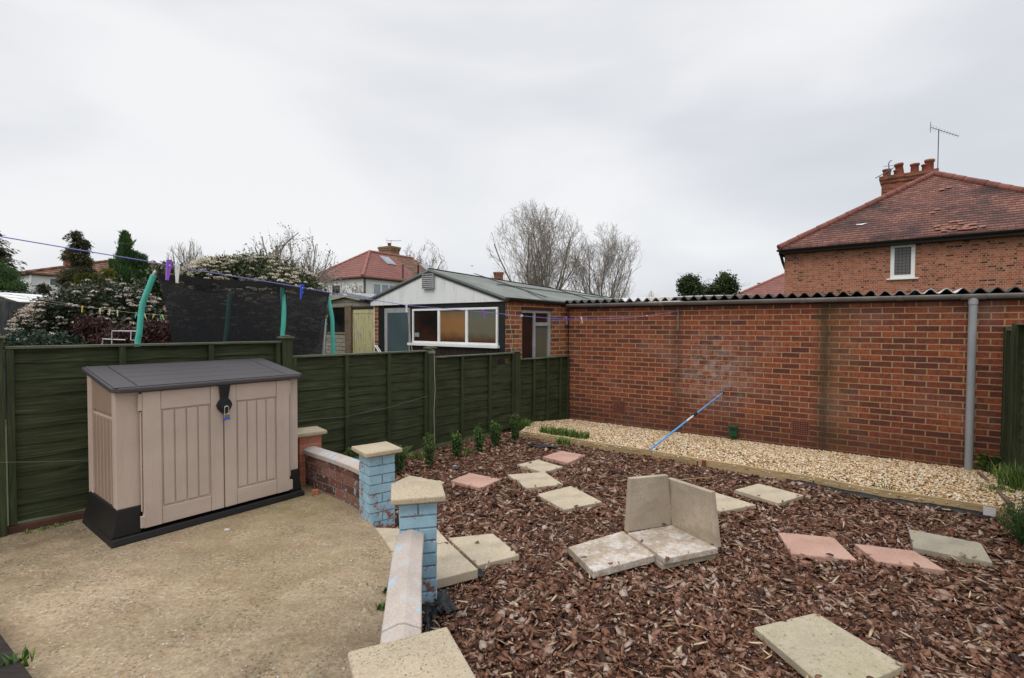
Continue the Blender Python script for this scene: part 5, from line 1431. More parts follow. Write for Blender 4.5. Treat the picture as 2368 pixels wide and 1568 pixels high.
# second line with yellow pegs, seen beyond the fence
def l2(x, y):
    D = 5.5+3.0*max(x, 0)/740; return aty(x, y, D)
L2 = [(-20, 674), (0, 676.6), (98, 693), (190, 709), (255, 717), (314, 724), (382, 729.5), (460, 734), (530, 734), (655, 731), (740, 724)]
m = MB(); m.tube([l2(x, y) for x, y in L2], .0022, 5); tag(m.build('clothes_line', G['cord_pale'], None, origin=l2(190, 709)), 'thin pale clothes line with yellow pegs in the garden beyond the fence', 'clothes line')
m = MB(); m.tube([l2(x, y) for x, y in [(-20, 680), (0, 683.5), (100, 699), (190, 711)]], .0018, 5); tag(m.build('clothes_line', G['cord_pale'], None, origin=l2(100, 699)), 'second pale cord running just below the first at the far left', 'clothes line')
for x, y, c, tl, lb in ((190.5, 709.5, 'yellow', .1, 'bright yellow peg farthest left on the pale line, apart from the others'), (231.5, 714.5, 'pale_yellow', .0, 'pale yellow peg left of the close pair on the far line'),
        (253.5, 717, 'pale_yellow', .1, 'pale yellow peg, left one of the close pair on the far line'), (271.5, 719.3, 'pale_yellow', 0, 'pale yellow peg, right one of the close pair on the far line'), (315.5, 724.3, 'teal', .25, 'teal peg touching the left side of the bent teal pole'),
        (333.5, 726, 'pale_yellow', -.35, 'pale yellow peg just right of the bent teal pole'), (355.5, 728, 'yellow', .3, 'mustard yellow peg between the teal pole and the black net'), (371, 729, 'teal', -.1, 'teal peg pinned beside a yellow one at the edge of the net'),
        (375, 729.3, 'yellow', -.35, 'yellow peg pinned beside a teal one at the edge of the net'), (529, 734, 'teal', 0, 'small teal peg dimly seen through the black net')):
    peg(l2(x, y), .078, c, .2, tl, .10, lb, 'pegs on the pale far line', .15)

# ------------------------------------------------------------ small litter
p = onz(1051, 1079, -.06); m = MB(); m.box((-.025, -.012, 0), (.025, .012, .014)); o = m.build('litter', G['glass_sky'], None, .003, world=False); o.location = p; o.rotation_euler = (.2, .1, .5); tag(o, 'pale blue scrap of plastic lying on the bark near the box shrubs', 'litter')
p = onz(728.6, 1143, 0); m = MB(); m.box((-.028, -.022, 0), (.03, .024, .042)); o = m.build('brick_fragment', plain('brick_piece', (.42, .15, .08), .9, .25, 20, .5), None, .006, world=False); o.location = p; o.rotation_euler = (0, 0, .5); tag(o, 'small broken piece of red brick on the patio by the storage box', 'brick piece')
p = onz(525, 1225, 0.0); m = MB(); m.hexa([(-.02, -.008, 0), (.02, -.01, 0), (.018, .01, 0), (-.018, .008, 0)], [(-.018, -.007, .006), (.014, -.008, .008), (.016, .008, .006), (-.015, .006, .008)]); o = m.build('litter', G['tape'], None, world=False); o.location = p; tag(o, 'scrap of white paper at the foot of the storage box doors', 'litter')
q = [onz(1569, 1110, -.03), onz(1612, 1106, -.035), onz(1655, 1102, -.05)]; m = MB(); m.tube(q, [.006, .005, .003], 6)
tag(m.build('cane', G['timber'], None, origin=q[0]), 'thin pale cane lying on the bark behind the upright slabs', 'cane')
# timber corner at the lower left
a = onz(-12, 1500, 0); b = onz(50, 1590, 0)
m = MB(); d = (b-a); d.z = 0; d.normalize(); m.M = axes(d, Vector((-d.y, d.x, 0)), (0, 0, 1), a); m.box((-.4, -.35, 0), (1.0, .0, .055)); m.box((-.41, -.36, .056), (1.01, .012, .085))
tag(m.build('timber_step', G['dark_timber'], None, .004, origin=a), 'dark brown timber step edge at the bottom left corner of the patio', 'step')
# bird
p = aty(1091.5, 615, 40); m = MB(); m.M = Matrix.Translation(p) @ Matrix.Scale(.55, 4) @ Matrix.Translation(-p); m.tube([p+Vector((-.2, 0, -.02)), p+Vector((0, 0, 0)), p+Vector((.17, 0, 0))], [.01, .055, .012], 6)
m.add([p+Vector((-.05, -.02, .02)), p+Vector((.10, -.02, .02)), p+Vector((.28, -.3, -.12)), p+Vector((-.05, -.02, .04))], [(0, 1, 2)]); m.add([p+Vector((-.08, 0, .02)), p+Vector((.08, 0, .02)), p+Vector((-.28, .3, .12)), p+Vector((-.2, .15, .1))], [(0, 1, 2, 3)])
tag(m.build('bird', G['black'], None, origin=p), 'tiny dark bird flying in the grey sky above the outbuilding roof', 'bird')

# ------------------------------------------------------------ houses
def chimney(par, c, hd, sx, sy, z0, z1, mm, pots=(), potmat=None, corbel=True):
    m = MB(); d = head(hd); m.M = axes((d.x, d.y, 0), (-d.y, d.x, 0), (0, 0, 1), (c.x, c.y, 0))
    m.box((-sx/2, -sy/2, z0), (sx/2, sy/2, z1))
    if corbel: m.box((-sx/2-.05, -sy/2-.05, z1-.32), (sx/2+.05, sy/2+.05, z1-.16)); m.box((-sx/2-.09, -sy/2-.09, z1-.1597), (sx/2+.09, sy/2+.09, z1+.004))
    st = m.build('chimney', mm, par)
    for px_, h, r_, tl in pots:
        m = MB(); m.M = axes((d.x, d.y, 0), (-d.y, d.x, 0), (0, 0, 1), (c.x, c.y, 0)) @ Matrix.Translation((px_, 0, z1)) @ Matrix.Rotation(tl, 4, 'Y')
        m.lathe((0, 0, 0), [(r_, -.02), (r_*.92, h*.8), (r_*1.12, h*.82), (r_*1.14, h), (r_*.85, h), (r_*.82, h*.5)], 14); m.build('chimney_pot', potmat or G['terracotta'], st)
    return st
def aerial(par, base, top, ang, L_=1.1, n=9, el=.35):
    m = MB(); m.tube([base, top], .02, 6); d = Vector((math.cos(ang[0]), math.sin(ang[0]), ang[1])).normalized(); s_ = d.cross(Vector((0, 0, 1))).normalized()
    if len(ang) > 2: s_ = (s_*math.cos(ang[2])+d.cross(s_)*math.sin(ang[2])).normalized()
    c = top+Vector((0, 0, -.03)); m.tube([c-d*L_*.3, c+d*L_*.7], .014, 5)
    for k in range(n):
        q = c-d*L_*.3+d*L_*k/(n-1); e = el*(1-.5*k/n); m.tube([q-s_*e, q+s_*e], .007, 4)
    m.tube([c-d*L_*.3+Vector((0, 0, -.25)), c-d*L_*.3+Vector((0, 0, .25))], .01, 4)
    return m.build('aerial', G['alu_dark'], par)
G['alu_dark'] = plain('aerial_metal', (.10, .10, .11), .5, .2)
# big brick house on the right
HD = Vector((.773, -.634)); HL = Vector((10.76, 20.7)); HBk = Vector((.634, .773)); W = 9.6; DPH = 9.0; ez = 1.56+3.17
hs = thing('brick_house', 'large two storey red brick house with a hipped clay tile roof on the right', 'house', (HL.x, HL.y, 0))
ins = .33
def hp(s_, d, z): q = HL+HD*s_+HBk*d; return Vector((q.x, q.y, z))
def h_at(px, py):
    p = onpl(px, py, HL+HBk*ins, HD); return (Vector((p.x, p.y))-HL-HBk*ins).dot(HD), p.z
HM = axes((HD.x, HD.y, 0), (HBk.x, HBk.y, 0), (0, 0, 1), (HL.x, HL.y, 0))
wL = h_at(1813, 640)[0]
m = MB(); m.M = HM
wx0, wz1 = h_at(2059, 566); wx1, wz0 = h_at(2115, 642); wx1 = h_at(2116, 600)[0]
# wall made of four boxes round the window opening
m.box((wL, ins, -.1), (W-ins, ins+DPH, wz0)); m.box((wL, ins, wz0), (wx0, ins+.3, ez-.02)); m.box((wx1, ins, wz0), (W-ins, ins+.3, ez-.02)); m.box((wx0, ins, wz1), (wx1, ins+.3, ez-.02))
m.box((wL, ins+.3, wz0), (W-ins, ins+DPH, ez-.02))
m.build('wall', G['brick_house'], hs)
win = None
def hb(name, x0, x1, y0, y1, z0, z1, mm, par=None, bv=.006):
    m = MB(); m.M = HM; m.box((x0, y0, z0), (x1, y1, z1)); return m.build(name, mm, par or hs, bv)
fr = .12
win = hb('window', wx0+.004, wx1-.004, ins-.01, ins+.06, wz1-fr, wz1-.004, G['white_paint'])
hb('frame', wx0+.004, wx1-.004, ins-.01, ins+.06, wz0+.004, wz0+fr, G['white_paint'], win)
hb('frame', wx0+.004, wx0+fr, ins-.011, ins+.06, wz0+fr, wz1-fr, G['white_paint'], win); hb('frame', wx1-fr, wx1-.004, ins-.011, ins+.06, wz0+fr, wz1-fr, G['white_paint'], win)
G['lattice'] = None
def lattice():
    t = NT('leaded_glass'); v = t.coord('UV'); br = t.n('ShaderNodeTexBrick'); t.l(v, br.inputs['Vector']); br.offset = 0
    for k, q in (('Scale', 1.0), ('Mortar Size', .008), ('Brick Width', .11), ('Row Height', .11)): br.inputs[k].default_value = q
    c = t.mix(t.mix((.10, .095, .095), (.15, .14, .14), t.noise(v, 6, 4)), (.025, .022, .022), br.outputs['Fac']); return t.fin(c, .3, 0, .4)
hb('pane', wx0+fr, wx1-fr, ins+.03, ins+.04, wz0+fr, wz1-fr, lattice(), win, 0)
hb('sill', wx0-.10, wx1+.10, ins-.08, ins+.0, wz0-.05, wz0-.0, G['white_paint'])
va, vz = h_at(1850, 573); hb('air_vent', va, va+.35, ins-.006, ins+.02, vz-.16, vz, G['black'])
# roof
dA = 4.0; mid = W/2; rz = 1.56+6.17; far = 9.6
A_, B_, C_ = hp(0, 0, ez), hp(W, 0, ez), hp(mid, dA, rz); D_, E_, F_ = hp(0, far, ez), hp(W, far, ez), hp(mid, far-dA+3, rz)
def tiled(P, name='roof', mm='tile_house', par=None):
    m = MB(); n = len(P); vs = [tuple(p) for p in P]+[tuple(p-Vector((0, 0, .12))) for p in P]
    m.add(vs, [tuple(range(n)), tuple(reversed(range(n, 2*n)))]+[(i, n+i, n+(i+1) % n, (i+1) % n) for i in range(n)]); return m
m = MB()
def addp(P):
    q = tiled(P); m.add(q.v, q.f)
addp([A_, B_, C_]); addp([A_, C_, F_, D_]); addp([B_, E_, F_, C_]); addp([D_, F_, E_])
rf = m.build('roof', G['tile_house'], hs)
def ridge(a, b, par, r_=.13, mm=None):
    n = int((b-a).length/.42); m = MB()
    for k in range(n):
        p = a.lerp(b, k/n); q = a.lerp(b, (k+.985)/n); rr = r_*random.uniform(.94, 1.06); m.tube([p, q], [rr*1.05, rr*.95], 8)
    return m.build('ridge_tiles', mm or G['ridge'], par)
ridge(A_, C_, rf); ridge(B_, C_, rf); ridge(C_, F_, rf)
# slipped tiles
m = MB(); r = random.Random(9); nrmR = (B_-A_).cross(C_-A_).normalized()
for k in range(26):
    if k < 22: s_, d_ = r.uniform(.50, .60), r.uniform(.03, .16)
    else: s_, d_ = r.uniform(.3, .62), r.uniform(.3, .7)
    base = A_.lerp(B_, s_+ (k % 5)*.012).lerp(C_, d_); ux = (B_-A_).normalized(); uy = (C_-A_.lerp(B_, .5)).normalized(); a = r.uniform(-.25, .25)
    ux2 = ux*math.cos(a)+uy*math.sin(a); uy2 = uy*math.cos(a)-ux*math.sin(a); p = base+nrmR*.02
    m.extr([tuple(p-ux2*.085-uy2*.06), tuple(p+ux2*.085-uy2*.06+nrmR*.02), tuple(p+ux2*.085+uy2*.06), tuple(p-ux2*.085+uy2*.06)], tuple(nrmR*.018))
m.build('slipped_tiles', plain('slipped_tile', (.27, .125, .095), .85, .3), rf)
p = A_.lerp(B_, .16).lerp(C_, .33)+nrmR*.03
pp = onz(1, 1)
t_ = ((A_-Vector((0, 0, CAMZ))).dot(nrmR))/(ray(1991, 520).dot(nrmR)); p = Vector((0, 0, CAMZ))+ray(1991, 520)*t_+nrmR*.02
m = MB(); ux = (B_-A_).normalized(); uy = nrmR.cross(ux); m.extr([tuple(p-ux*.17), tuple(p+ux*.02-uy*.05), tuple(p+ux*.2+uy*.06), tuple(p+ux*.0+uy*.02), tuple(p-ux*.17+uy*.03)], tuple(nrmR*.012)); m.build('patch', G['white_paint'], rf)
# soffit, fascia, gutter
hb('fascia', .0, W, -.02, .005, ez-.24, ez-.125, G['fascia']); hb('soffit', .0, W, .006, ins, ez-.24, ez-.21, G['fascia'])
m = MB(); m.M = HM; m.extr([(.02, -.0, ez-.29), (.02, ins+.02, ez-.29), (wL+.02, ins+.02, ez-.95), (wL-.10, ins-.0, ez-.62)], (.06, 0, 0)); m.box((.0, .01, ez-.29), (.03, DPH, ez-.13)); m.build('bargeboard', G['fascia'], hs)
gutter_run(hp(-.05, -.08, ez-.10), hp(W, -.08, ez-.06), .075, G['black'], hs)
c = aty(2100, 400, 23.5); cc = Vector((c.x, c.y))
zt = aty(2100, 404, 23.5).z
st = chimney(hs, cc, 129.3, 1.95, .62, 6.0, zt, G['brick_chim'], [(-.80, .38, .16, 0), (-.30, .56, .16, -.12), (.22, .44, .16, .0), (.72, .52, .17, .04), (.60, .34, .14, 0), (-.42, .28, .13, 0)])
aerial(hs, aty(2167, 412, 23.5), aty(2170, 299, 23.5), (R(-35), -.62, 0), 1.15, 11, .36)
m = MB(); q0 = aty(2053, 392, 23.4)
m.tube([aty(2056, 405, 23.4), aty(2054, 378, 23.4), aty(2058, 372, 23.4), aty(2061, 372, 23.4)], .022, 6); m.tube([aty(2024, 412, 23.2), aty(2066, 388, 23.4)], .02, 5); m.tube([aty(2043, 385, 23.3), aty(2068, 383, 23.5)], .012, 4); m.tube([aty(2044, 392, 23.3), aty(2062, 398, 23.5)], .012, 4); m.tube([aty(2040, 396, 23.3), aty(2052, 402, 23.5)], .012, 4)
m.build('aerial', G['alu_dark'], hs)

def hip_house(name, label, C0, hl, hr, Wl, Wr, ez, rz, wallm, roofm, setb, roof2=None, z0=-.1, over=.3, split=.5, grp=None):
    """corner C0 nearest us; left face runs along heading hl, right face along heading hr"""
    L_ = head(hl); Rr = head(hr); t = thing(name, label, 'house', (C0.x, C0.y, 0), 0, grp)
    P = lambda a, b, z: Vector((*(C0+L_*a+Rr*b), z))
    m = MB(); m.hexa([P(over, over, z0), P(over, Wr-over, z0), P(Wl-over, Wr-over, z0), P(Wl-over, over, z0)], [P(over, over, ez-.03), P(over, Wr-over, ez-.03), P(Wl-over, Wr-over, ez-.03), P(Wl-over, over, ez-.03)])
    m.build('wall', wallm, t)
    a, b, c, d = P(0, 0, ez), P(Wl, 0, ez), P(Wl, Wr, ez), P(0, Wr, ez); r0, r1 = P(Wl/2, setb, rz), P(Wl/2, Wr-setb, rz)
    m = MB()
    for poly_ in ([a, r0, b], [b, r0, r1, c], [c, r1, d]):
        q = tiled(poly_); m.add(q.v, q.f)
    k = split; rs_ = r0.lerp(r1, k); es = a.lerp(d, k)
    q = tiled([a, es, rs_, r0]); m.add(q.v, q.f); rf = m.build('roof', roofm, t)
    m = MB(); q = tiled([es, d, r1, rs_]); m.add(q.v, q.f); m.build('roof', roof2 or roofm, t)
    for e, g_ in ((a, r0), (b, r0), (r0, r1)):
        ridge(e, g_, rf, .11, roofm if roofm is G['tile_brown'] else G['ridge_red'])
    m = MB(); q = [P(over-.25, over-.25, ez-.16), P(over-.25, Wr-over, ez-.16), P(Wl-over, Wr-over, ez-.16), P(Wl-over+.2, over-.25, ez-.16)]
    m.hexa(q, [x+Vector((0, 0, .14)) for x in q]); m.build('eaves_board', G['fascia'], t)
    return t, P
G['ridge_red'] = plain('red_ridge', (.30, .12, .10), .8, .15)
# white house with red roof in the middle
C0 = aty(838, 640, 35); 
t, P = hip_house('white_house', 'white rendered house with a red tiled hip roof and a rooflight behind the outbuilding', Vector((C0.x, C0.y)), -57, 33, 6.3, 11.5, 4.95, 7.25, G['pebbledash_white'], G['tile_red'], 3.4, G['tile_brown'], split=.5)
def face_box(t, P, b0, b1, z0, z1, out, mm, name, par=None, left=False, d=.3):
    m = MB()
    f = (lambda s_, o, z: P(s_, d-o, z)) if left else (lambda s_, o, z: P(d-o, s_, z))
    m.hexa([f(b0, 0, z0), f(b1, 0, z0), f(b1, out, z0), f(b0, out, z0)], [f(b0, 0, z1), f(b1, 0, z1), f(b1, out, z1), f(b0, out, z1)]); return m.build(name, mm, par or t)
def house_win(t, P, b0, b1, z0, z1, n=2, left=False, glass_='glass_sky'):
    w_ = face_box(t, P, b0, b1, z0, z1, .05, G['white_paint'], 'window', None, left); k = (b1-b0)/n
    for i in range(n): face_box(t, P, b0+i*k+.07, b0+(i+1)*k-.07, z0+.08, z1-.08, .06, G[glass_], 'pane', w_, left)
house_win(t, P, 1.15, 3.4, 3.0, 4.55, 3); house_win(t, P, 4.6, 6.4, 3.0, 4.5, 2, glass_='glass_dark'); house_win(t, P, 2.6, 3.6, 3.1, 4.5, 1, True, 'glass_dark')
m = MB(); m.tube([P(.2, .38, 4.8), P(.2, .38, -.1)], .05, 8); m.build('downpipe', G['black'], t)
m = MB(); m.tube([P(.18, 4.0, 4.6), P(.18, 4.0, 6.1)], .05, 8); m.build('vent_pipe', G['black'], t); m = MB(); m.tube([P(.9, 6.4, 5.2), P(.9, 6.4, 6.35)], .07, 8); m.build('vent_pipe', G['black'], t)
def rooflight(b0, b1, g0, g1):
    a, d = P(0, 0, 4.95), P(0, 11.5, 4.95); r0, r1 = P(3.15, 3.4, 7.25), P(3.15, 8.1, 7.25)
    E = lambda b, g: a.lerp(d, b).lerp(r0.lerp(r1, (b*11.5-3.4)/4.7), g) if True else None
    n_ = (d-a).cross(r0-a).normalized(); n_ = n_ if n_.z > 0 else -n_
    q = [E(b0, g0), E(b1, g0), E(b1, g1), E(b0, g1)]; m = MB(); m.extr([tuple(x+n_*.02) for x in q], tuple(n_*.06)); o = m.build('rooflight', G['grey_frame'], t)
    c = sum(q, Vector())/4; q = [c+(x-c)*.82 for x in q]; m = MB(); m.extr([tuple(x+n_*.082) for x in q], tuple(n_*.01)); m.build('pane', G['glass_sky'], o)
rooflight(.34, .42, .55, .84); rooflight(.70, .78, .45, .75)
cz = aty(900, 572, 43); chimney(t, Vector((cz.x, cz.y)), 33, 1.0, 1.35, 6.2, cz.z, plain('mottled_chimney', (.22, .15, .085), .9, .5, 9, .6, 12), [(0, .35, .14, 0)])
aerial(t, aty(903.5, 575, 43), aty(904, 556, 43), (R(0), .0), 1.2, 8, .3); aerial(t, aty(885, 590, 43), aty(885, 572, 43), (R(10), 0), .8, 5, .2)
# white house at the far left
C1 = aty(62, 633, 34.3)
t, P = hip_house('white_house', 'white rendered house with a brown tiled hip roof at the far left behind the conifer', Vector((C1.x, C1.y)), -60, 27, 4.2, 26, 1.56+3.5, 1.56+5.1, G['pebbledash_white'], G['tile_brown'], 6.0, split=.5)
house_win(t, P, 1.25, 2.1, 1.56+2.65, 1.56+3.25, 1, False, 'glass_net'); house_win(t, P, 6.2, 8.0, 1.56+2.2, 1.56+3.2, 2)
m = MB(); m.tube([P(.2, .25, 5.0), P(.2, .25, -.1)], .06, 8); m.build('downpipe', G['white_paint'], t)
cz = aty(162, 588, 44); chimney(t, Vector((cz.x, cz.y)), 27, .8, .5, 5.5, cz.z, G['brick_chim'])
# small house glimpsed beyond the brick house
C2 = aty(1800, 682, 38); 
t, P = hip_house('small_house', 'red tiled house corner glimpsed left of the large brick house', Vector((C2.x+3.2, C2.y-3)), -57, 33, 8.2, 9, 1.56+1.9, 1.56+4.2, G['pebbledash_white'], G['tile_red'], 4.0)
# far terrace with chimneys behind the felt roof
C3 = aty(1120, 700, 62); 
t, P = hip_house('terraced_house', 'distant terraced house hidden behind the felt roof with only its brick chimneys showing', Vector((C3.x, C3.y)), -70, 70, 7, 16, 4.2, 6.2, G['pebbledash_white'], G['tile_brown'], 3)
for x0, x1, y in ((1142, 1163, 630), (1231, 1250, 645)):
    a = aty((x0+x1)/2, y, 62); wd = (x1-x0)/1180*62; chimney(t, Vector((a.x, a.y)), 90, wd, .7, 4.0, a.z, G['brick_chim'])
C4 = aty(1500, 700, 95)
t, P = hip_house('terraced_house', 'far low house whose small brick chimney shows above the pale corrugated sheets', Vector((C4.x-2, C4.y)), -70, 70, 7, 10, 3.6, 5.2, G['pebbledash_white'], G['tile_brown'], 3)
a = aty(1491, 697, 95); chimney(t, Vector((a.x, a.y)), 90, 1.2, .6, 4, aty(1491, 694, 95).z, G['brick_chim'])
for x in (1489, 1503, 1519): aerial(t, aty(x, 700, 95), aty(x, 689-(x % 3), 95), (R(20), 0), 1.0, 5, .2)

# neighbour's grey fence and white fronted shed at the far left
NFA = aty(-30, 800, 8.6); NFB = aty(170, 800, 9.8); d = Vector((NFB.x-NFA.x, NFB.y-NFA.y)).normalized()
nf = thing('board_fence', 'weathered grey upright board fence of the neighbour at the far left', 'fence', (NFA.x, NFA.y, -.1))
NM = axes((d.x, d.y, 0), (-d.y, d.x, 0), (0, 0, 1), (NFA.x, NFA.y, 0)); Ln = (NFB-NFA).length
x = 0; r = random.Random(8)
while x < Ln:
    m = MB(); m.M = NM; w_ = .148; y = r.uniform(0, .02); m.box((x, y, -.1), (x+w_, y+.018, aty(50, 697, 9.0).z+r.uniform(-.01, .01))); m.build('board', G['grey_wood'], nf, .003); x += .152
ws = thing('garden_store', 'low store with a white weatherboard fascia and corrugated roof behind the grey fence', 'shed', (NFA.x-1, NFA.y+1.6, -.1))
a0 = aty(-40, 672, 10.4); b0 = aty(158, 688, 12.4); dd = Vector((b0.x-a0.x, b0.y-a0.y)).normalized(); zt_ = a0.z
WM = axes((dd.x, dd.y, 0), (-dd.y, dd.x, 0), (0, 0, 1), (a0.x, a0.y, 0)); Lw = Vector((b0.x-a0.x, b0.y-a0.y)).length
m = MB(); m.M = WM
zl_ = aty(50, 700, 9.9).z-.02
for i in range(4): m.hexa([(0, -.9+.225*i, zl_+(zt_-zl_)*i/4), (Lw+1, -.9+.225*i, zl_+(zt_-zl_)*i/4), (Lw+1, -.675+.225*i-.004, zl_+(zt_-zl_)*(i+1)/4-.01), (0, -.675+.225*i-.004, zl_+(zt_-zl_)*(i+1)/4-.01)],
                          [(0, -.9+.225*i, zl_+(zt_-zl_)*i/4+.012), (Lw+1, -.9+.225*i, zl_+(zt_-zl_)*i/4+.012), (Lw+1, -.675+.225*i-.004, zl_+(zt_-zl_)*(i+1)/4+.002), (0, -.675+.225*i-.004, zl_+(zt_-zl_)*(i+1)/4+.002)])
m.build('white_roof', G['white_paint'], ws)
m = MB(); m.M = WM; m.box((.05, .031, -.1), (Lw+.9, 3, zt_-.03)); m.build('wall', G['pebbledash_white'], ws)
m = MB(); m.M = WM; n = int((Lw+1)/.07*6); vs = []
for i in range(n+1):
    s_ = (Lw+1)*i/n; z = zt_+.015+.012*math.cos(2*PI*s_/.12); vs += [(s_, -.05, z), (s_, 3.1, z+.1)]
m.add(vs, [(2*i, 2*i+2, 2*i+3, 2*i+1) for i in range(n)]); m.build('roof', G['asbestos'], ws)

# ------------------------------------------------------------ vegetation
def leaves(P, size, mm, name, par, asp=.5, flat=.5, dirs=None, fold=.25, rnd_=None):
    """rhombic leaves, two triangles each, at points P; dirs = preferred long axis"""
    n = len(P); L = rs.uniform(*size, n)[:, None]
    d = rs.normal(0, 1, (n, 3)); 
    if dirs is not None: d = d*flat+dirs
    d /= np.linalg.norm(d, axis=1, keepdims=True)+1e-9
    q = rs.normal(0, 1, (n, 3)); s = np.cross(d, q); s /= np.linalg.norm(s, axis=1, keepdims=True)+1e-9
    u = np.cross(s, d)
    a = P-d*L*.5; b = P+d*L*.5; c = P+s*L*asp*.5+u*L*fold*.5; e = P-s*L*asp*.5+u*L*fold*.5
    V = np.stack([a, c, b, e], 1).reshape(-1, 3)
    i = np.arange(n)[:, None]*4
    Fl = np.concatenate([i, i+1, i+2, i, i+2, i+3], 1).ravel()
    r_ = rs.rand(n) if rnd_ is None else rnd_
    return soup(name, V, Fl, np.full(2*n, 3), mm, par, np.repeat(r_, 4))
def clumps(blobs, ncl, nper, sig, shell=.55, seed=None):
    """leaf points in clumps over a set of ellipsoid blobs (cx,cy,cz,rx,ry,rz); returns points, outward dirs, clump random"""
    vol = np.array([b[3]*b[5] for b in blobs]); pr = vol/vol.sum(); k = rs.choice(len(blobs), ncl, p=pr); B = np.array(blobs)[k]
    d = rs.normal(0, 1, (ncl, 3)); d /= np.linalg.norm(d, axis=1, keepdims=True); r = rs.uniform(shell, 1.04, ncl)[:, None]
    C = B[:, :3]+d*B[:, 3:]*r
    P = np.repeat(C, nper, 0)+rs.normal(0, 1, (ncl*nper, 3))*sig
    return P, np.repeat(d, nper, 0), np.repeat(rs.rand(ncl), nper), C, d
def stems_mesh(name, segs, mm, par, n=4):
    """segs: list of (p0,p1,r0,r1) arrays -> n sided tapered prisms"""
    S = np.array([list(a)+list(b)+[r0, r1] for a, b, r0, r1 in segs]); A, B, r0, r1 = S[:, :3], S[:, 3:6], S[:, 6:7], S[:, 7:8]
    d = B-A; d /= np.linalg.norm(d, axis=1, keepdims=True)+1e-9
    h = np.where(np.abs(d[:, 2:3]) > .9, [[1., 0, 0]], [[0., 0, 1]]); u = np.cross(d, h); u /= np.linalg.norm(u, axis=1, keepdims=True); v = np.cross(d, u)
    V = []
    for k in range(n):
        a = 2*PI*k/n; o = u*math.cos(a)+v*math.sin(a); V.append(A+o*r0)
    for k in range(n):
        a = 2*PI*k/n; o = u*math.cos(a)+v*math.sin(a); V.append(B+o*r1)
    V = np.stack(V, 1).reshape(-1, 3); i = np.arange(len(S))[:, None]*2*n
    Fl = np.concatenate([i+np.array([[k, (k+1) % n, n+(k+1) % n, n+k]]) for k in range(n)], 1).ravel()
    return soup(name, V, Fl, np.full(len(S)*n, 4), mm, par, None, True)
def bark_m(name, a, b):
    t = NT(name); n = t.noise(t.coord('Object', (1, 1, .3)), 14, 5, .65); t.bump(n, .4, .02); return t.fin(t.ramp(n, [(.3, a), (.7, b)]), .9, 0, .15)
G['bark_grey'] = bark_m('winter_bark', (.12, .105, .08), (.27, .24, .19)); G['bark_green'] = bark_m('greenish_bark', (.11, .10, .06), (.25, .23, .15)); G['bark_red'] = bark_m('reddish_twigs', (.15, .095, .08), (.27, .19, .17))
G['twig'] = bark_m('twigs', (.22, .185, .16), (.36, .315, .28))
def bare_tree(name, base, H, Wd, label, seed, stems=6, spread=.45, levels=4, r0=.16, low=.1, nchild=(5, 6, 5, 4), bend=.16, up=.10, mt='bark_grey', mtw='twig', fork=.16, group=None, buds=0, round_=0.0):
    r = random.Random(seed); segs = []; 
    def grow(p, d, L_, rad, lev, nseg):
        pts = [p]; dd = d.copy()
        for k in range(nseg):
            dd = (dd+Vector((r.gauss(0, bend), r.gauss(0, bend), r.gauss(0, bend)*.6+up*(1 if lev < 3 else .5)))).normalized()
            q = pts[-1]+dd*L_/nseg; a = rad*(1-.62*k/nseg); b = rad*(1-.62*(k+1)/nseg); segs.append((pts[-1].copy(), q, a, b, lev)); pts.append(q)
            if lev < levels:
                nc = nchild[lev]*(1.0 if k > 0 else .35)/nseg; c = int(nc)+(1 if r.random() < nc-int(nc) else 0)
                for _ in range(c):
                    ax = Vector((r.gauss(0, 1), r.gauss(0, 1), r.gauss(0, 1))).cross(dd).normalized(); an = r.uniform(.35, .85)
                    d2 = dd*math.cos(an)+ax*math.sin(an); grow(pts[-2].lerp(q, r.random()), d2, L_*r.uniform(.42, .68)*(1-.25*k/nseg), b*.58, lev+1, max(2, nseg-1))
    t0 = Vector((0, 0, 0)); top = Vector((r.uniform(-.1, .1), r.uniform(-.1, .1), H*fork)); segs.append((t0, top, r0*1.25, r0, -1))
    for s_ in range(stems):
        a = 2*PI*(s_+r.uniform(-.3, .3))/stems; sp_ = spread*r.uniform(.35, 1.15); d = Vector((math.cos(a)*sp_, math.sin(a)*sp_, 1)).normalized()
        grow(t0.lerp(top, r.uniform(.35, 1)), d, H*.62*r.uniform(.8, 1.05), r0*r.uniform(.4, .65), 0, 7)
    P = np.array([s_[1] for s_ in segs]); mn, mx_ = np.percentile(P, 2.5, 0), np.percentile(P, 97.5, 0)
    sx = Wd/max(mx_[0]-mn[0], .01); sz = H/max(mx_[2], .01); cx = (mx_[0]+mn[0])/2
    f = lambda v: Vector(((v.x-cx*min(1, v.z/(H*.3)))*sx+base.x, v.y*sx+base.y, v.z*sz+base.z))
    cz_ = H*.56; e2 = lambda v: ((v.x-base.x)/(Wd*.52))**2+((v.y-base.y)/(Wd*.52))**2+((v.z-base.z-cz_)/(H*.45))**2
    segs = [g_ for g_ in segs if g_[4] < 0 or f(g_[1]).z-base.z < H*.3 or e2(f(g_[1])) < 1.0+r.uniform(-.12, .10)]
    t = thing(name, label, 'tree', base, 0, group)
    mr_ = .00019*abs(base.y); S0 = [(f(a), f(b), x, y) for a, b, x, y, l in segs if l <= 0]; S1 = [(f(a), f(b), max(x, mr_), max(y, mr_*.8)) for a, b, x, y, l in segs if l > 0]
    stems_mesh('trunk', S0, G[mt], t, 6); stems_mesh('crown', S1, G[mtw], t, 3)
    if buds:
        Q = np.array([f(s_[1]) for s_ in segs if s_[4] >= levels-1]); Q = Q[rs.rand(len(Q)) < buds]; leaves(Q, (.03, .06), G['bud'], 'buds', t, .8, 1)
    return len(segs)
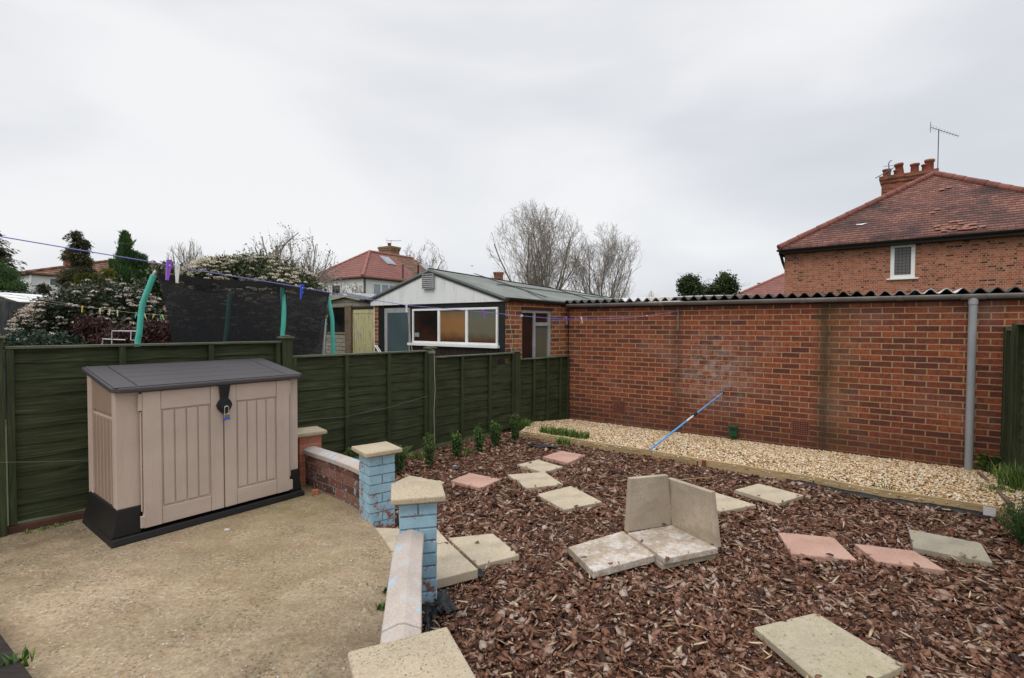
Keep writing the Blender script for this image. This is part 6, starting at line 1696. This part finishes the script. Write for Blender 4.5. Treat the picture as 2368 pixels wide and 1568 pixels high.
G['bud'] = leaf_mat('grey_buds', [(0, (.10, .08, .06)), (1, (.25, .22, .18))], .8, 0)
GV = -.12
def at_g(px, Y): p = aty(px, 800, Y); return Vector((p.x, p.y, GV))
def HZ(py, Y): return aty(1183, py, Y).z-GV
def WX(w_, Y): return w_/1180*Y
bare_tree('bare_tree', at_g(1243, 44), HZ(466, 44), WX(235, 44), 'tallest leafless tree with a wide fan of grey branches behind the felt roof', 11, 14, .85, 4, .18, nchild=(7, 6, 5, 4), mt='bark_green', up=.10, bend=.13, group='bare winter trees beyond the gardens', fork=.14)
bare_tree('bare_tree', at_g(1405, 46), HZ(516, 46), WX(190, 46), 'second large leafless tree, right of the tallest one and lower', 23, 10, .85, 4, .15, nchild=(7, 6, 5, 4), mt='bark_green', up=.09, bend=.13, group='bare winter trees beyond the gardens', fork=.12)
bare_tree('bare_tree', at_g(975, 62), HZ(551, 62), WX(120, 62), 'rounded pinkish leafless tree behind the red roofed house', 5, 7, .85, 4, .26, nchild=(7, 6, 5, 4), mtw='bark_red', up=.03, bend=.17, group='bare winter trees beyond the gardens')
bare_tree('bare_tree', at_g(438, 18), HZ(556, 18), WX(128, 18), 'thin leafless tree behind the flowering bush at the left end of the net', 8, 9, .9, 3, .20, nchild=(9, 8, 6), up=.05, bend=.16, group='bare winter trees beyond the gardens')
bare_tree('bare_tree', at_g(670, 14), HZ(522, 14), WX(250, 14), 'budding leafless tree rising behind the flowering bush beside the red roof', 31, 12, 1.0, 3, .19, nchild=(9, 8, 6), mt='bark_green', up=.03, bend=.20, buds=.3, group='bare winter trees beyond the gardens')
bare_tree('bare_tree', at_g(1508, 90), HZ(670, 90), WX(52, 90), 'small distant leafless tree above the pale corrugated sheets', 3, 5, .8, 3, .15, nchild=(6, 6, 4), up=.03, group='bare winter trees beyond the gardens')
bare_tree('bare_tree', at_g(1425, 80), HZ(650, 80), WX(70, 80), 'small distant leafless tree at the foot of the second large one', 13, 5, .8, 3, .15, nchild=(6, 6, 4), up=.03, group='bare winter trees beyond the gardens')
bare_tree('bare_tree', at_g(812, 16), HZ(655, 16), WX(110, 16), 'wispy budding shrub in front of the white house wall', 41, 7, 1.0, 3, .045, nchild=(8, 7, 5), up=.02, bend=.2, group='bare winter trees beyond the gardens', buds=.3)

def trunk(base, H, r_, par, n=8, mm='bark_grey'):
    m = MB(); m.tube([base, base+Vector((.03, 0, H*.5)), base+Vector((0, .02, H))], [r_, r_*.6, r_*.15], n); m.build('trunk', G[mm], par)
def bush(name, label, px, Y, blobs, ncl, nper, sig, size, mm, asp=.5, flowers=None, cat='shrub', group=None, shell=.5, th=None, fold=.25):
    """blobs in picture units: (px, py, rx_px, rz_px, depth offset m, ry m)"""
    base = at_g(px, Y); t = thing(name, label, cat, base, 0, group)
    BL = []
    for bx, by, rx, rz_, dy, ry in blobs:
        D = Y+dy; c = aty(bx, by, D); BL.append((c.x, c.y, c.z, WX(rx, D), ry, WX(rz_, D)))
    P, d, cr, C, cdn = clumps(BL, ncl, nper, sig, shell)
    k = P[:, 2] > GV; P, d, cr = P[k], d[k], cr[k]
    rn = np.clip(cr*.55+rs.rand(len(P))*.45, 0, 1)
    leaves(P, size, mm, 'crown', t, asp, 1.2, d*.8+np.array([[0, 0, .3]]), fold, rn)
    top = max(BL, key=lambda b: b[2]+b[5]); 
    segs = []; r = random.Random(int(px))
    for k_ in range(14):
        b = BL[k_ % len(BL)]; q = Vector((b[0]+r.uniform(-.6, .6)*b[3], b[1]+r.uniform(-.6, .6)*b[4], b[2]+r.uniform(-.2, .7)*b[5])); a = base+Vector((r.uniform(-.15, .15), r.uniform(-.15, .15), 0)); mid_ = a.lerp(q, .5)+Vector((r.uniform(-.1, .1), r.uniform(-.1, .1), .1))
        segs += [(a, mid_, .03, .02), (mid_, q, .02, .006)]
    stems_mesh('trunk', segs, G['bark_grey'], t, 5)
    if flowers:
        nf, fr_, fm, bias = flowers
        FC, fd = [], []
        vol = np.array([b[3]*b[5] for b in BL]); pr = vol/vol.sum()
        kk = rs.choice(len(BL), nf*3, p=pr); B = np.array(BL)[kk]; dd = rs.normal(0, 1, (nf*3, 3))+np.array([[0, -.35, bias]]); dd /= np.linalg.norm(dd, axis=1, keepdims=True)
        # clustered: keep where a coarse hash noise is high
        Cc = B[:, :3]+dd*B[:, 3:]*rs.uniform(.93, 1.07, (nf*3, 1))
        h = np.sin(Cc[:, 0]*3.1+1)+np.sin(Cc[:, 2]*2.3+Cc[:, 0]*2)+rs.normal(0, 1.3, len(Cc)); k = np.argsort(-h)[:nf]; Cc, dd = Cc[k], dd[k]; k = Cc[:, 2] > .4; Cc, dd = Cc[k], dd[k]
        n = len(Cc); m_ = 26
        # each flower head: a domed cluster of little petals
        o = rs.normal(0, 1, (n, m_, 3)); o /= np.linalg.norm(o, axis=2, keepdims=True); o[:, :, 2] = np.abs(o[:, :, 2])*.5
        R_ = rs.uniform(*fr_, n)[:, None, None]; PP = (Cc[:, None]+dd[:, None]*.03+o*R_).reshape(-1, 3); leaves(PP, (fr_[0]*.55, fr_[0]*.95), fm, 'blossom', t, .9, .6, np.repeat(dd, m_, 0)*.3, .1, np.repeat(rs.rand(n), m_)*.6+rs.rand(n*m_)*.4)
    return t
LF_DARK = leaf_mat('dark_evergreen_leaf', [(0, (.010, .016, .007)), (.5, (.026, .040, .015)), (.85, (.055, .075, .03)), (1, (.10, .055, .03))], .4, .15, .5)
LF_VIB2 = leaf_mat('viburnum_leaf', [(0, (.018, .027, .009)), (.5, (.045, .066, .02)), (.9, (.10, .125, .04)), (1, (.14, .11, .045))], .4, .15, .5)
LF_RED = leaf_mat('dark_red_leaf', [(0, (.012, .006, .005)), (.5, (.042, .014, .013)), (.85, (.10, .034, .030)), (1, (.045, .05, .025))], .5, .2)
LF_BOX = leaf_mat('box_leaf', [(0, (.016, .042, .007)), (.5, (.045, .11, .014)), (.8, (.10, .19, .025)), (1, (.24, .32, .05))], .4, .25, .5)
LF_CON = leaf_mat('green_conifer_spray', [(0, (.018, .045, .013)), (.5, (.05, .11, .032)), (1, (.11, .20, .06))], .7, .3)
LF_CON2 = leaf_mat('brown_green_conifer_spray', [(0, (.022, .024, .011)), (.5, (.065, .066, .029)), (1, (.15, .14, .065))], .7, .3)
LF_GOLD = leaf_mat('golden_conifer_spray', [(0, (.035, .045, .006)), (.5, (.11, .115, .014)), (1, (.22, .21, .03))], .7, .15)
LF_IVY = leaf_mat('ivy_leaf', [(0, (.012, .022, .006)), (.5, (.035, .06, .015)), (1, (.085, .11, .035))], .5, .15)
LF_BLUE = leaf_mat('blue_green_leaf', [(0, (.012, .025, .014)), (.6, (.03, .055, .032)), (1, (.07, .10, .06))], .5, .15)
PET_PINK = leaf_mat('pinkish_white_petals', [(0, (.42, .32, .27)), (.5, (.66, .57, .50)), (1, (.80, .74, .68))], .8, .2, .1)
PET_WHITE = leaf_mat('cream_white_petals', [(0, (.45, .38, .27)), (.5, (.68, .61, .49)), (1, (.82, .77, .66))], .8, .2, .1)
# flowering viburnums
bush('viburnum_bush', 'broad evergreen bush covered in pinkish white flower heads left of the teal pole', 255, 8.4,
     [(245, 715, 88, 62, 0, .7), (180, 725, 70, 42, -.1, .6), (310, 735, 60, 55, 0, .5), (125, 765, 62, 60, -.2, .5), (200, 790, 110, 70, .2, .6), (330, 790, 60, 60, 0, .5), (100, 735, 30, 25, -.1, .2)],
     2600, 13, .055, (.045, .085), LF_DARK, .5, (900, (.030, .055), PET_PINK, .5))
bush('viburnum_bush', 'tall evergreen bush smothered in cream flower heads rising behind the black net', 590, 9.6,
     [(520, 640, 62, 38, 0, .7), (600, 636, 80, 42, .3, .8), (675, 668, 58, 45, 0, .6), (470, 650, 40, 32, -.2, .5), (600, 720, 120, 90, .3, .8), (480, 730, 70, 80, .2, .7), (690, 740, 50, 80, .3, .6)],
     3400, 13, .06, (.05, .09), LF_VIB2, .5, (1900, (.034, .060), PET_WHITE, .45))
bush('evergreen_shrub', 'leafy dark green shrub squeezed between the teal pole and the golden conifer', 355, 10.2, [(355, 700, 40, 60, 0, .4), (372, 660, 22, 40, 0, .3), (385, 630, 14, 22, .3, .2)], 420, 12, .06, (.05, .10), LF_VIB2, .5, group=None)
bush('red_leaved_shrub', 'low dark red leaved shrub behind the white tube frame beside the teal pole', 300, 6.4, [(215, 758, 28, 22, .1, .25), (300, 790, 78, 26, 0, .3), (365, 780, 40, 34, 0, .3), (400, 800, 40, 34, 0, .3)], 1300, 12, .045, (.022, .048), LF_RED, .55)
bush('red_leaved_shrub', 'small reddish green shrub dimly visible through the middle of the net', 520, 8.6, [(500, 800, 60, 30, 0, .3), (575, 790, 40, 30, 0, .3)], 260, 10, .05, (.04, .07), LF_RED, .55)
bush('low_shrub', 'low blue green ground shrub with two white blooms above the left fence panel', 80, 6.2, [(60, 795, 45, 22, 0, .3), (120, 800, 60, 25, 0, .3)], 420, 10, .04, (.03, .06), LF_BLUE, .45, (10, (.02, .04), PET_WHITE, .8))
bush('ivy_stump', 'ivy clad tree stump, left one of the two green humps above the wall', 1600, 34, [(1592, 655, 20, 18, 0, .9), (1605, 676, 32, 20, 0, .9), (1580, 662, 10, 18, 0, .6)], 380, 12, .12, (.10, .18), LF_IVY, .7, cat='tree', group='ivy covered stumps')
bush('ivy_stump', 'ivy clad tree stump, right one of the two green humps above the wall', 1670, 34, [(1677, 650, 21, 17, 0, .9), (1660, 672, 26, 20, 0, .9), (1690, 668, 14, 22, 0, .6)], 380, 12, .12, (.10, .18), LF_IVY, .7, cat='tree', group='ivy covered stumps')
for px, sd in ((1600, 3), (1680, 4)):
    r = random.Random(sd); segs = []
    for k in range(26):
        a = aty(px+r.uniform(-14, 14), 660+r.uniform(-12, 12), 34); q = a+Vector((r.uniform(-.9, .9), r.uniform(-.3, .3), r.uniform(0, .55))); segs.append((a, q, .02, .008)); segs.append((q, q+Vector((r.uniform(-.3, .3), 0, r.uniform(-.1, .25))), .01, .005))
    o = [x for x in bpy.data.objects if x.name.startswith('ivy_stump')][0 if px == 1600 else 1]
    stems_mesh('bare_twigs', segs, G['twig'], o, 3)

def conifer(name, label, px, Y, y_top, y_bot, wpx, mm, seed, prof=lambda h: (1-h)**.8, droop=-.25, nl=26, per=12, spray=(.12, .3), asp=.3, gap=0, lean=0, group=None, sprays=34, jit=.15, leaders=()):
    r = random.Random(seed); base = at_g(px, Y); t = thing(name, label, 'tree', base, 0, group)
    zt = aty(px, y_top, Y).z; zb = aty(px, y_bot, Y).z; H = zt-GV; Wd = WX(wpx, Y)/2; trunk(base, H*.97, max(.06, H*.018), t)
    P, D, segs = [], [], []
    LD = [(0, 0, zb, zt, Wd, nl)]+[(WX(dx_, Y), dy_, aty(px, yb_, Y).z, aty(px, yt_, Y).z, WX(w_, Y)/2, n_) for dx_, dy_, yb_, yt_, w_, n_ in leaders]
    for i, (ox_, oy_, zb, zt, Wd) in [(i/n_, (a_, b_, c_, d_, e_)) for a_, b_, c_, d_, e_, n_ in LD for i in range(n_)]:
        h = min(1, i+r.random()*.03); z = zb+(zt-zb)*h; R_ = Wd*prof(h)*r.uniform(1-jit*2, 1+jit)
        for k in range(max(3, int(per*(1-h*.6)))):
            if r.random() < gap: continue
            a = r.uniform(0, 2*PI); Lb = R_*r.uniform(.65, 1.08); d = Vector((math.cos(a), math.sin(a), droop+r.uniform(-.12, .12))); o = Vector((base.x+ox_+lean*h, base.y+oy_, z))
            tip = o+d*Lb; segs.append((o, tip, .02, .006))
            for s_ in range(sprays):
                f = r.uniform(.25, 1.03); q = o.lerp(tip, f); w_ = .16*Lb*(1.2-f)+.04; P.append((q.x+r.gauss(0, w_), q.y+r.gauss(0, w_), q.z+r.gauss(0, w_*.4)-abs(r.gauss(0, .05)))); D.append((d.x, d.y, d.z*1.0+(-.35 if droop < 0 else .8)))
    stems_mesh('branches', segs, G['bark_grey'], t, 3); P = np.array(P); D = np.array(D)
    cr = .5+.5*np.sin(P[:, 0]*3.1+P[:, 2]*4.3)*np.sin(P[:, 1]*3.7+P[:, 2]*2.2); leaves(P, spray, mm, 'crown', t, asp, .35, D, .2, np.clip(cr*.5+rs.rand(len(P))*.5, 0, 1))
conifer('cedar_tree', 'dark drooping conifer with a sparse crooked top in front of the left white house', 182, 16, 532, 690, 66, LF_CON2, 5, lambda h: (.8+.15*math.sin(h*17) if h < .5 else .62+.22*math.sin(h*21))*(1 if h < .93 else .6), -.5, 46, 10, (.06, .15), .2, .25, 0, None, 40, .3,
        [(-40, .3, 700, 628, 76, 18), (20, 0, 640, 552, 34, 16), (-62, -.2, 690, 655, 50, 9), (8, .3, 700, 592, 84, 22)])
conifer('cypress_tree', 'pointed mid green conifer standing between the cedar and the teal pole', 303, 15, 583, 760, 116, LF_CON, 9, lambda h: min(1, .03+1.1*(1-h)**.62), 1.1, 40, 15, (.06, .15), .2, .05, 0, None, 40, .22,
        [(3, -.2, 670, 539, 40, 26), (-13, .0, 690, 566, 44, 22), (-36, 0, 720, 600, 40, 18), (27, .0, 700, 588, 44, 20), (44, 0, 730, 618, 30, 14), (14, -.4, 700, 566, 36, 18)])
conifer('large_conifer', 'huge dark conifer cut off by the left edge of the picture', -30, 19, 505, 660, 175, LF_CON2, 12, lambda h: .1+.92*(1-h)**.8, -.25, 44, 15, (.08, .2), .2, .12, 0, None, 44, .2)
conifer('golden_conifer', 'yellow green conifer growing against the base of the dark cedar', 196, 12.5, 634, 720, 50, LF_GOLD, 14, lambda h: .2+.8*(1-h)**.8, 1.0, 18, 11, (.05, .12), .3, .1, 0, 'golden conifers', 46, .3, [(14, 0, 720, 645, 26, 10), (-14, .1, 720, 660, 26, 8)])
conifer('golden_conifer', 'yellow green conifer growing at the foot of the pointed green cypress', 252, 12.5, 627, 740, 56, LF_GOLD, 15, lambda h: .2+.85*(1-h)**.7, .9, 20, 12, (.05, .12), .3, .1, 0, 'golden conifers', 46, .3, [(24, 0, 740, 655, 40, 12), (44, 0, 740, 690, 34, 10), (-14, 0, 740, 650, 30, 10)])
conifer('small_conifer', 'tiny distant conifer between the ivy stumps and the large brick house', 1753, 60, 655, 690, 26, LF_CON, 16, lambda h: .2+.8*(1-h), .2, 12, 8, (.3, .6), .3, .1, 0, None, 16, .3)
bush('evergreen_shrub', 'green leafy shrub below the huge conifer at the left edge, before the white house', 20, 15, [(-12, 640, 32, 36, 0, .7), (34, 662, 26, 9, 0, .4), (10, 668, 24, 12, 0, .5)], 460, 11, .06, (.05, .10), LF_CON, .35)

# box shrubs along the fence
def box_shrub(px, py, ytop, wpx, label, seed, tone=0):
    b = onz(px, py, -.075); Y = b.y; t = thing('box_shrub', label, 'shrub', b, 0, 'young box shrubs along the fence')
    H = aty(px, ytop, Y).z-b.z; Rw = WX(wpx, Y)/2; r = random.Random(seed); P, D, cr, segs = [], [], [], []
    for k in range(38):
        a = r.uniform(0, 2*PI); rr = Rw*math.sqrt(r.random())*.72; h = H*(1-.38*(rr/Rw)**2)*r.uniform(.72, 1.04)
        q0 = Vector((b.x+math.cos(a)*rr*.3, b.y+math.sin(a)*rr*.3, b.z)); q1 = Vector((b.x+math.cos(a)*rr+r.gauss(0, .01), b.y+math.sin(a)*rr+r.gauss(0, .01), b.z+h)); segs.append((q0, q1, .004, .002)); c = r.random()
        for s_ in range(52):
            f = r.uniform(.10, 1.02); q = q0.lerp(q1, f); P.append((q.x+r.gauss(0, .014), q.y+r.gauss(0, .014), q.z)); an = r.uniform(0, 2*PI); D.append((math.cos(an)*.7, math.sin(an)*.7, .8)); cr.append(min(1, max(0, c*.3+r.random()*.4+(.28 if f > .85 else 0))))
    leaves(np.array(P), (.018, .030), LF_BOX, 'crown', t, .55, .3, np.array(D), .25, np.array(cr)); stems_mesh('stem', segs, G['bark_grey'], t, 3)
for i, (px, py, yt, w_, lb) in enumerate(((921, 1094, 1022, 50, 'box shrub right behind the far blue pillar, nearest to it on the right'), (992, 1079, 1000, 36, 'second box shrub from the far blue pillar, in front of the middle fence post'), (1056, 1058, 996, 36, 'third box shrub along the fence, just right of the hanging string'),
        (1107, 1046, 982, 30, 'slim box shrub in the middle of the row, fourth from the blue pillar'), (1146, 1033, 970, 31, 'fifth box shrub, between the slim one and the tallest last one'), (1190, 1021, 953, 33, 'last box shrub of the row, at the left end of the timber edging'), (806, 1085, 1036, 26, 'box shrub almost hidden on the left behind the far blue pillar'))):
    box_shrub(px, py, yt, w_, lb, i)
# grass tufts and weeds
def tuft(cx, cy, z, n, wd, dp, hgt, label, mm, seed, name='grass_tuft', cat='grass tuft', dirx=None, bw=.006):
    c = onz(cx, cy, z); r = random.Random(seed); vs = []; F_ = []; rn = []; dx = dirx or Vector((1, 0, 0)); dy = Vector((-dx.y, dx.x, 0))
    for k in range(n):
        o = c+dx*max(-wd*.6, min(wd*.6, r.gauss(0, wd*.4)))+dy*max(-dp*.6, min(dp*.6, r.gauss(0, dp*.4))); a = r.uniform(0, 2*PI); h = hgt*r.uniform(.35, 1.1); ln_ = Vector((math.cos(a), math.sin(a), 0))*h*r.uniform(.1, .9); s_ = Vector((-math.sin(a), math.cos(a), 0))*bw*r.uniform(.5, 1)
        i = len(vs); p1 = o+ln_*.35+Vector((0, 0, h*.65)); p2 = o+ln_+Vector((0, 0, h)); vs += [o-s_, o+s_, p1+s_*.8, p1-s_*.8, p2]; F_ += [(4, (i, i+1, i+2, i+3)), (3, (i+3, i+2, i+4))]; q = r.random(); rn += [q]*5
    o = soup(name, [tuple(v) for v in vs], [j for _, f in F_ for j in f], [k for k, _ in F_], mm, None, rn, origin=tuple(c)); return tag(o, label, cat)
GR = leaf_mat('grass_blade', [(0, (.05, .10, .02)), (.5, (.12, .23, .04)), (.85, (.22, .33, .08)), (1, (.4, .37, .16))], .5, .3)
tuft(1303, 1007, -.015, 750, .62, .09, .12, 'strip of fresh green grass growing along the left part of the timber edging', GR, 1, dirx=ed)
tuft(1302, 1028, -.07, 160, .16, .06, .11, 'tuft of grass hanging over the bark side of the timber edging', GR, 2, dirx=ed)
tuft(1212, 993, -.07, 220, .14, .10, .17, 'grass tuft at the foot of the fence behind the last box shrub', GR, 3)
tuft(1075, 1052, -.08, 60, .18, .05, .10, 'thin grass growing between two box shrubs at the fence foot', GR, 4)
tuft(958, 1060, -.07, 90, .22, .06, .09, 'weeds growing under the fence behind the second box shrub', GR, 5)
tuft(2050, 1130, .0, 26, .16, .03, .06, 'few grass blades on the right part of the timber edging', GR, 6, dirx=ed)
tuft(2335, 1105, -.05, 200, .22, .22, .15, 'wispy weeds growing in the gravel corner by the right fence', GR, 7)
tuft(2362, 1135, -.04, 330, .18, .22, .26, 'tall dense grass tuft at the right edge of the picture above the lavender', GR, 8)
tuft(2305, 1135, -.03, 130, .14, .14, .06, 'short weeds in the gravel beside the dark timber board', GR, 9)
tuft(844, 1184, .0, 40, .05, .03, .05, 'small green weed at the foot of the red low wall by the far blue pillar', LF_BOX, 10, 'weed', 'weed', bw=.008)
tuft(885, 1410, .0, 22, .05, .02, .04, 'small weed growing from the patio edge against the near low wall', LF_BOX, 11, 'weed', 'weed', bw=.012)
tuft(893, 1368, .0, 18, .02, .04, .035, 'tiny weed on the patio edge further back along the near low wall', LF_BOX, 15, 'weed', 'weed', bw=.010)
tuft(115, 1221, .0, 70, .22, .03, .03, 'moss and weeds along the foot of the green fence left of the storage box', GR, 12, 'weed', 'weed', dirx=FD.to_3d())
tuft(22, 1545, .06, 60, .06, .12, .06, 'small trailing weed growing over the dark timber step', LF_BOX, 13, 'weed', 'weed', dirx=Vector((.6, -.8, 0)), bw=.010)
# broad leaved plant by the wall and dense shrub on the right edge
c = onz(2292, 1092, -.1); t = thing('leafy_plant', 'bright green broad leaved plant at the foot of the wall beside the right fence', 'plant', c)
P, D = [], []; r = random.Random(4)
for k in range(150):
    a = r.uniform(0, 2*PI); e = r.uniform(.2, 1.3); q = r.uniform(.3, 1)**.6*.17; P.append((c.x+math.cos(a)*q*math.cos(e*.8), c.y+math.sin(a)*q*math.cos(e*.8)*.7, c.z+.02+q*math.sin(e)*1.15)); D.append((math.cos(a), math.sin(a), .3))
leaves(np.array(P), (.05, .085), LF_BOX, 'leaves', t, .5, .3, np.array(D), .2)
stems_mesh('stem', [(c, Vector(p), .004, .002) for p in P[::5]], G['bark_green'], t, 3)
c = onz(2375, 1262, -.08); t = thing('evergreen_shrub', 'dense dark green needle leaved shrub cut off by the right edge of the picture', 'shrub', c)
P, D = [], []
for k in range(90):
    a = r.uniform(0, 2*PI); rr = .19*math.sqrt(r.random()); h = .36*(1-.5*(rr/.19)**2)*r.uniform(.7, 1.1); q0 = c; q1 = Vector((c.x+math.cos(a)*rr, c.y+math.sin(a)*rr, c.z+h))
    for s_ in range(70):
        f = r.uniform(.1, 1.02); q = q0.lerp(q1, f); P.append((q.x+r.gauss(0, .015), q.y+r.gauss(0, .015), q.z+r.gauss(0, .01))); D.append((q1.x-c.x, q1.y-c.y, .25))
leaves(np.array(P), (.022, .04), LF_CON, 'crown', t, .16, .3, np.array(D)*3, .1); stems_mesh('stem', [(c, Vector(p), .004, .002) for p in P[::200]], G['bark_grey'], t, 3)
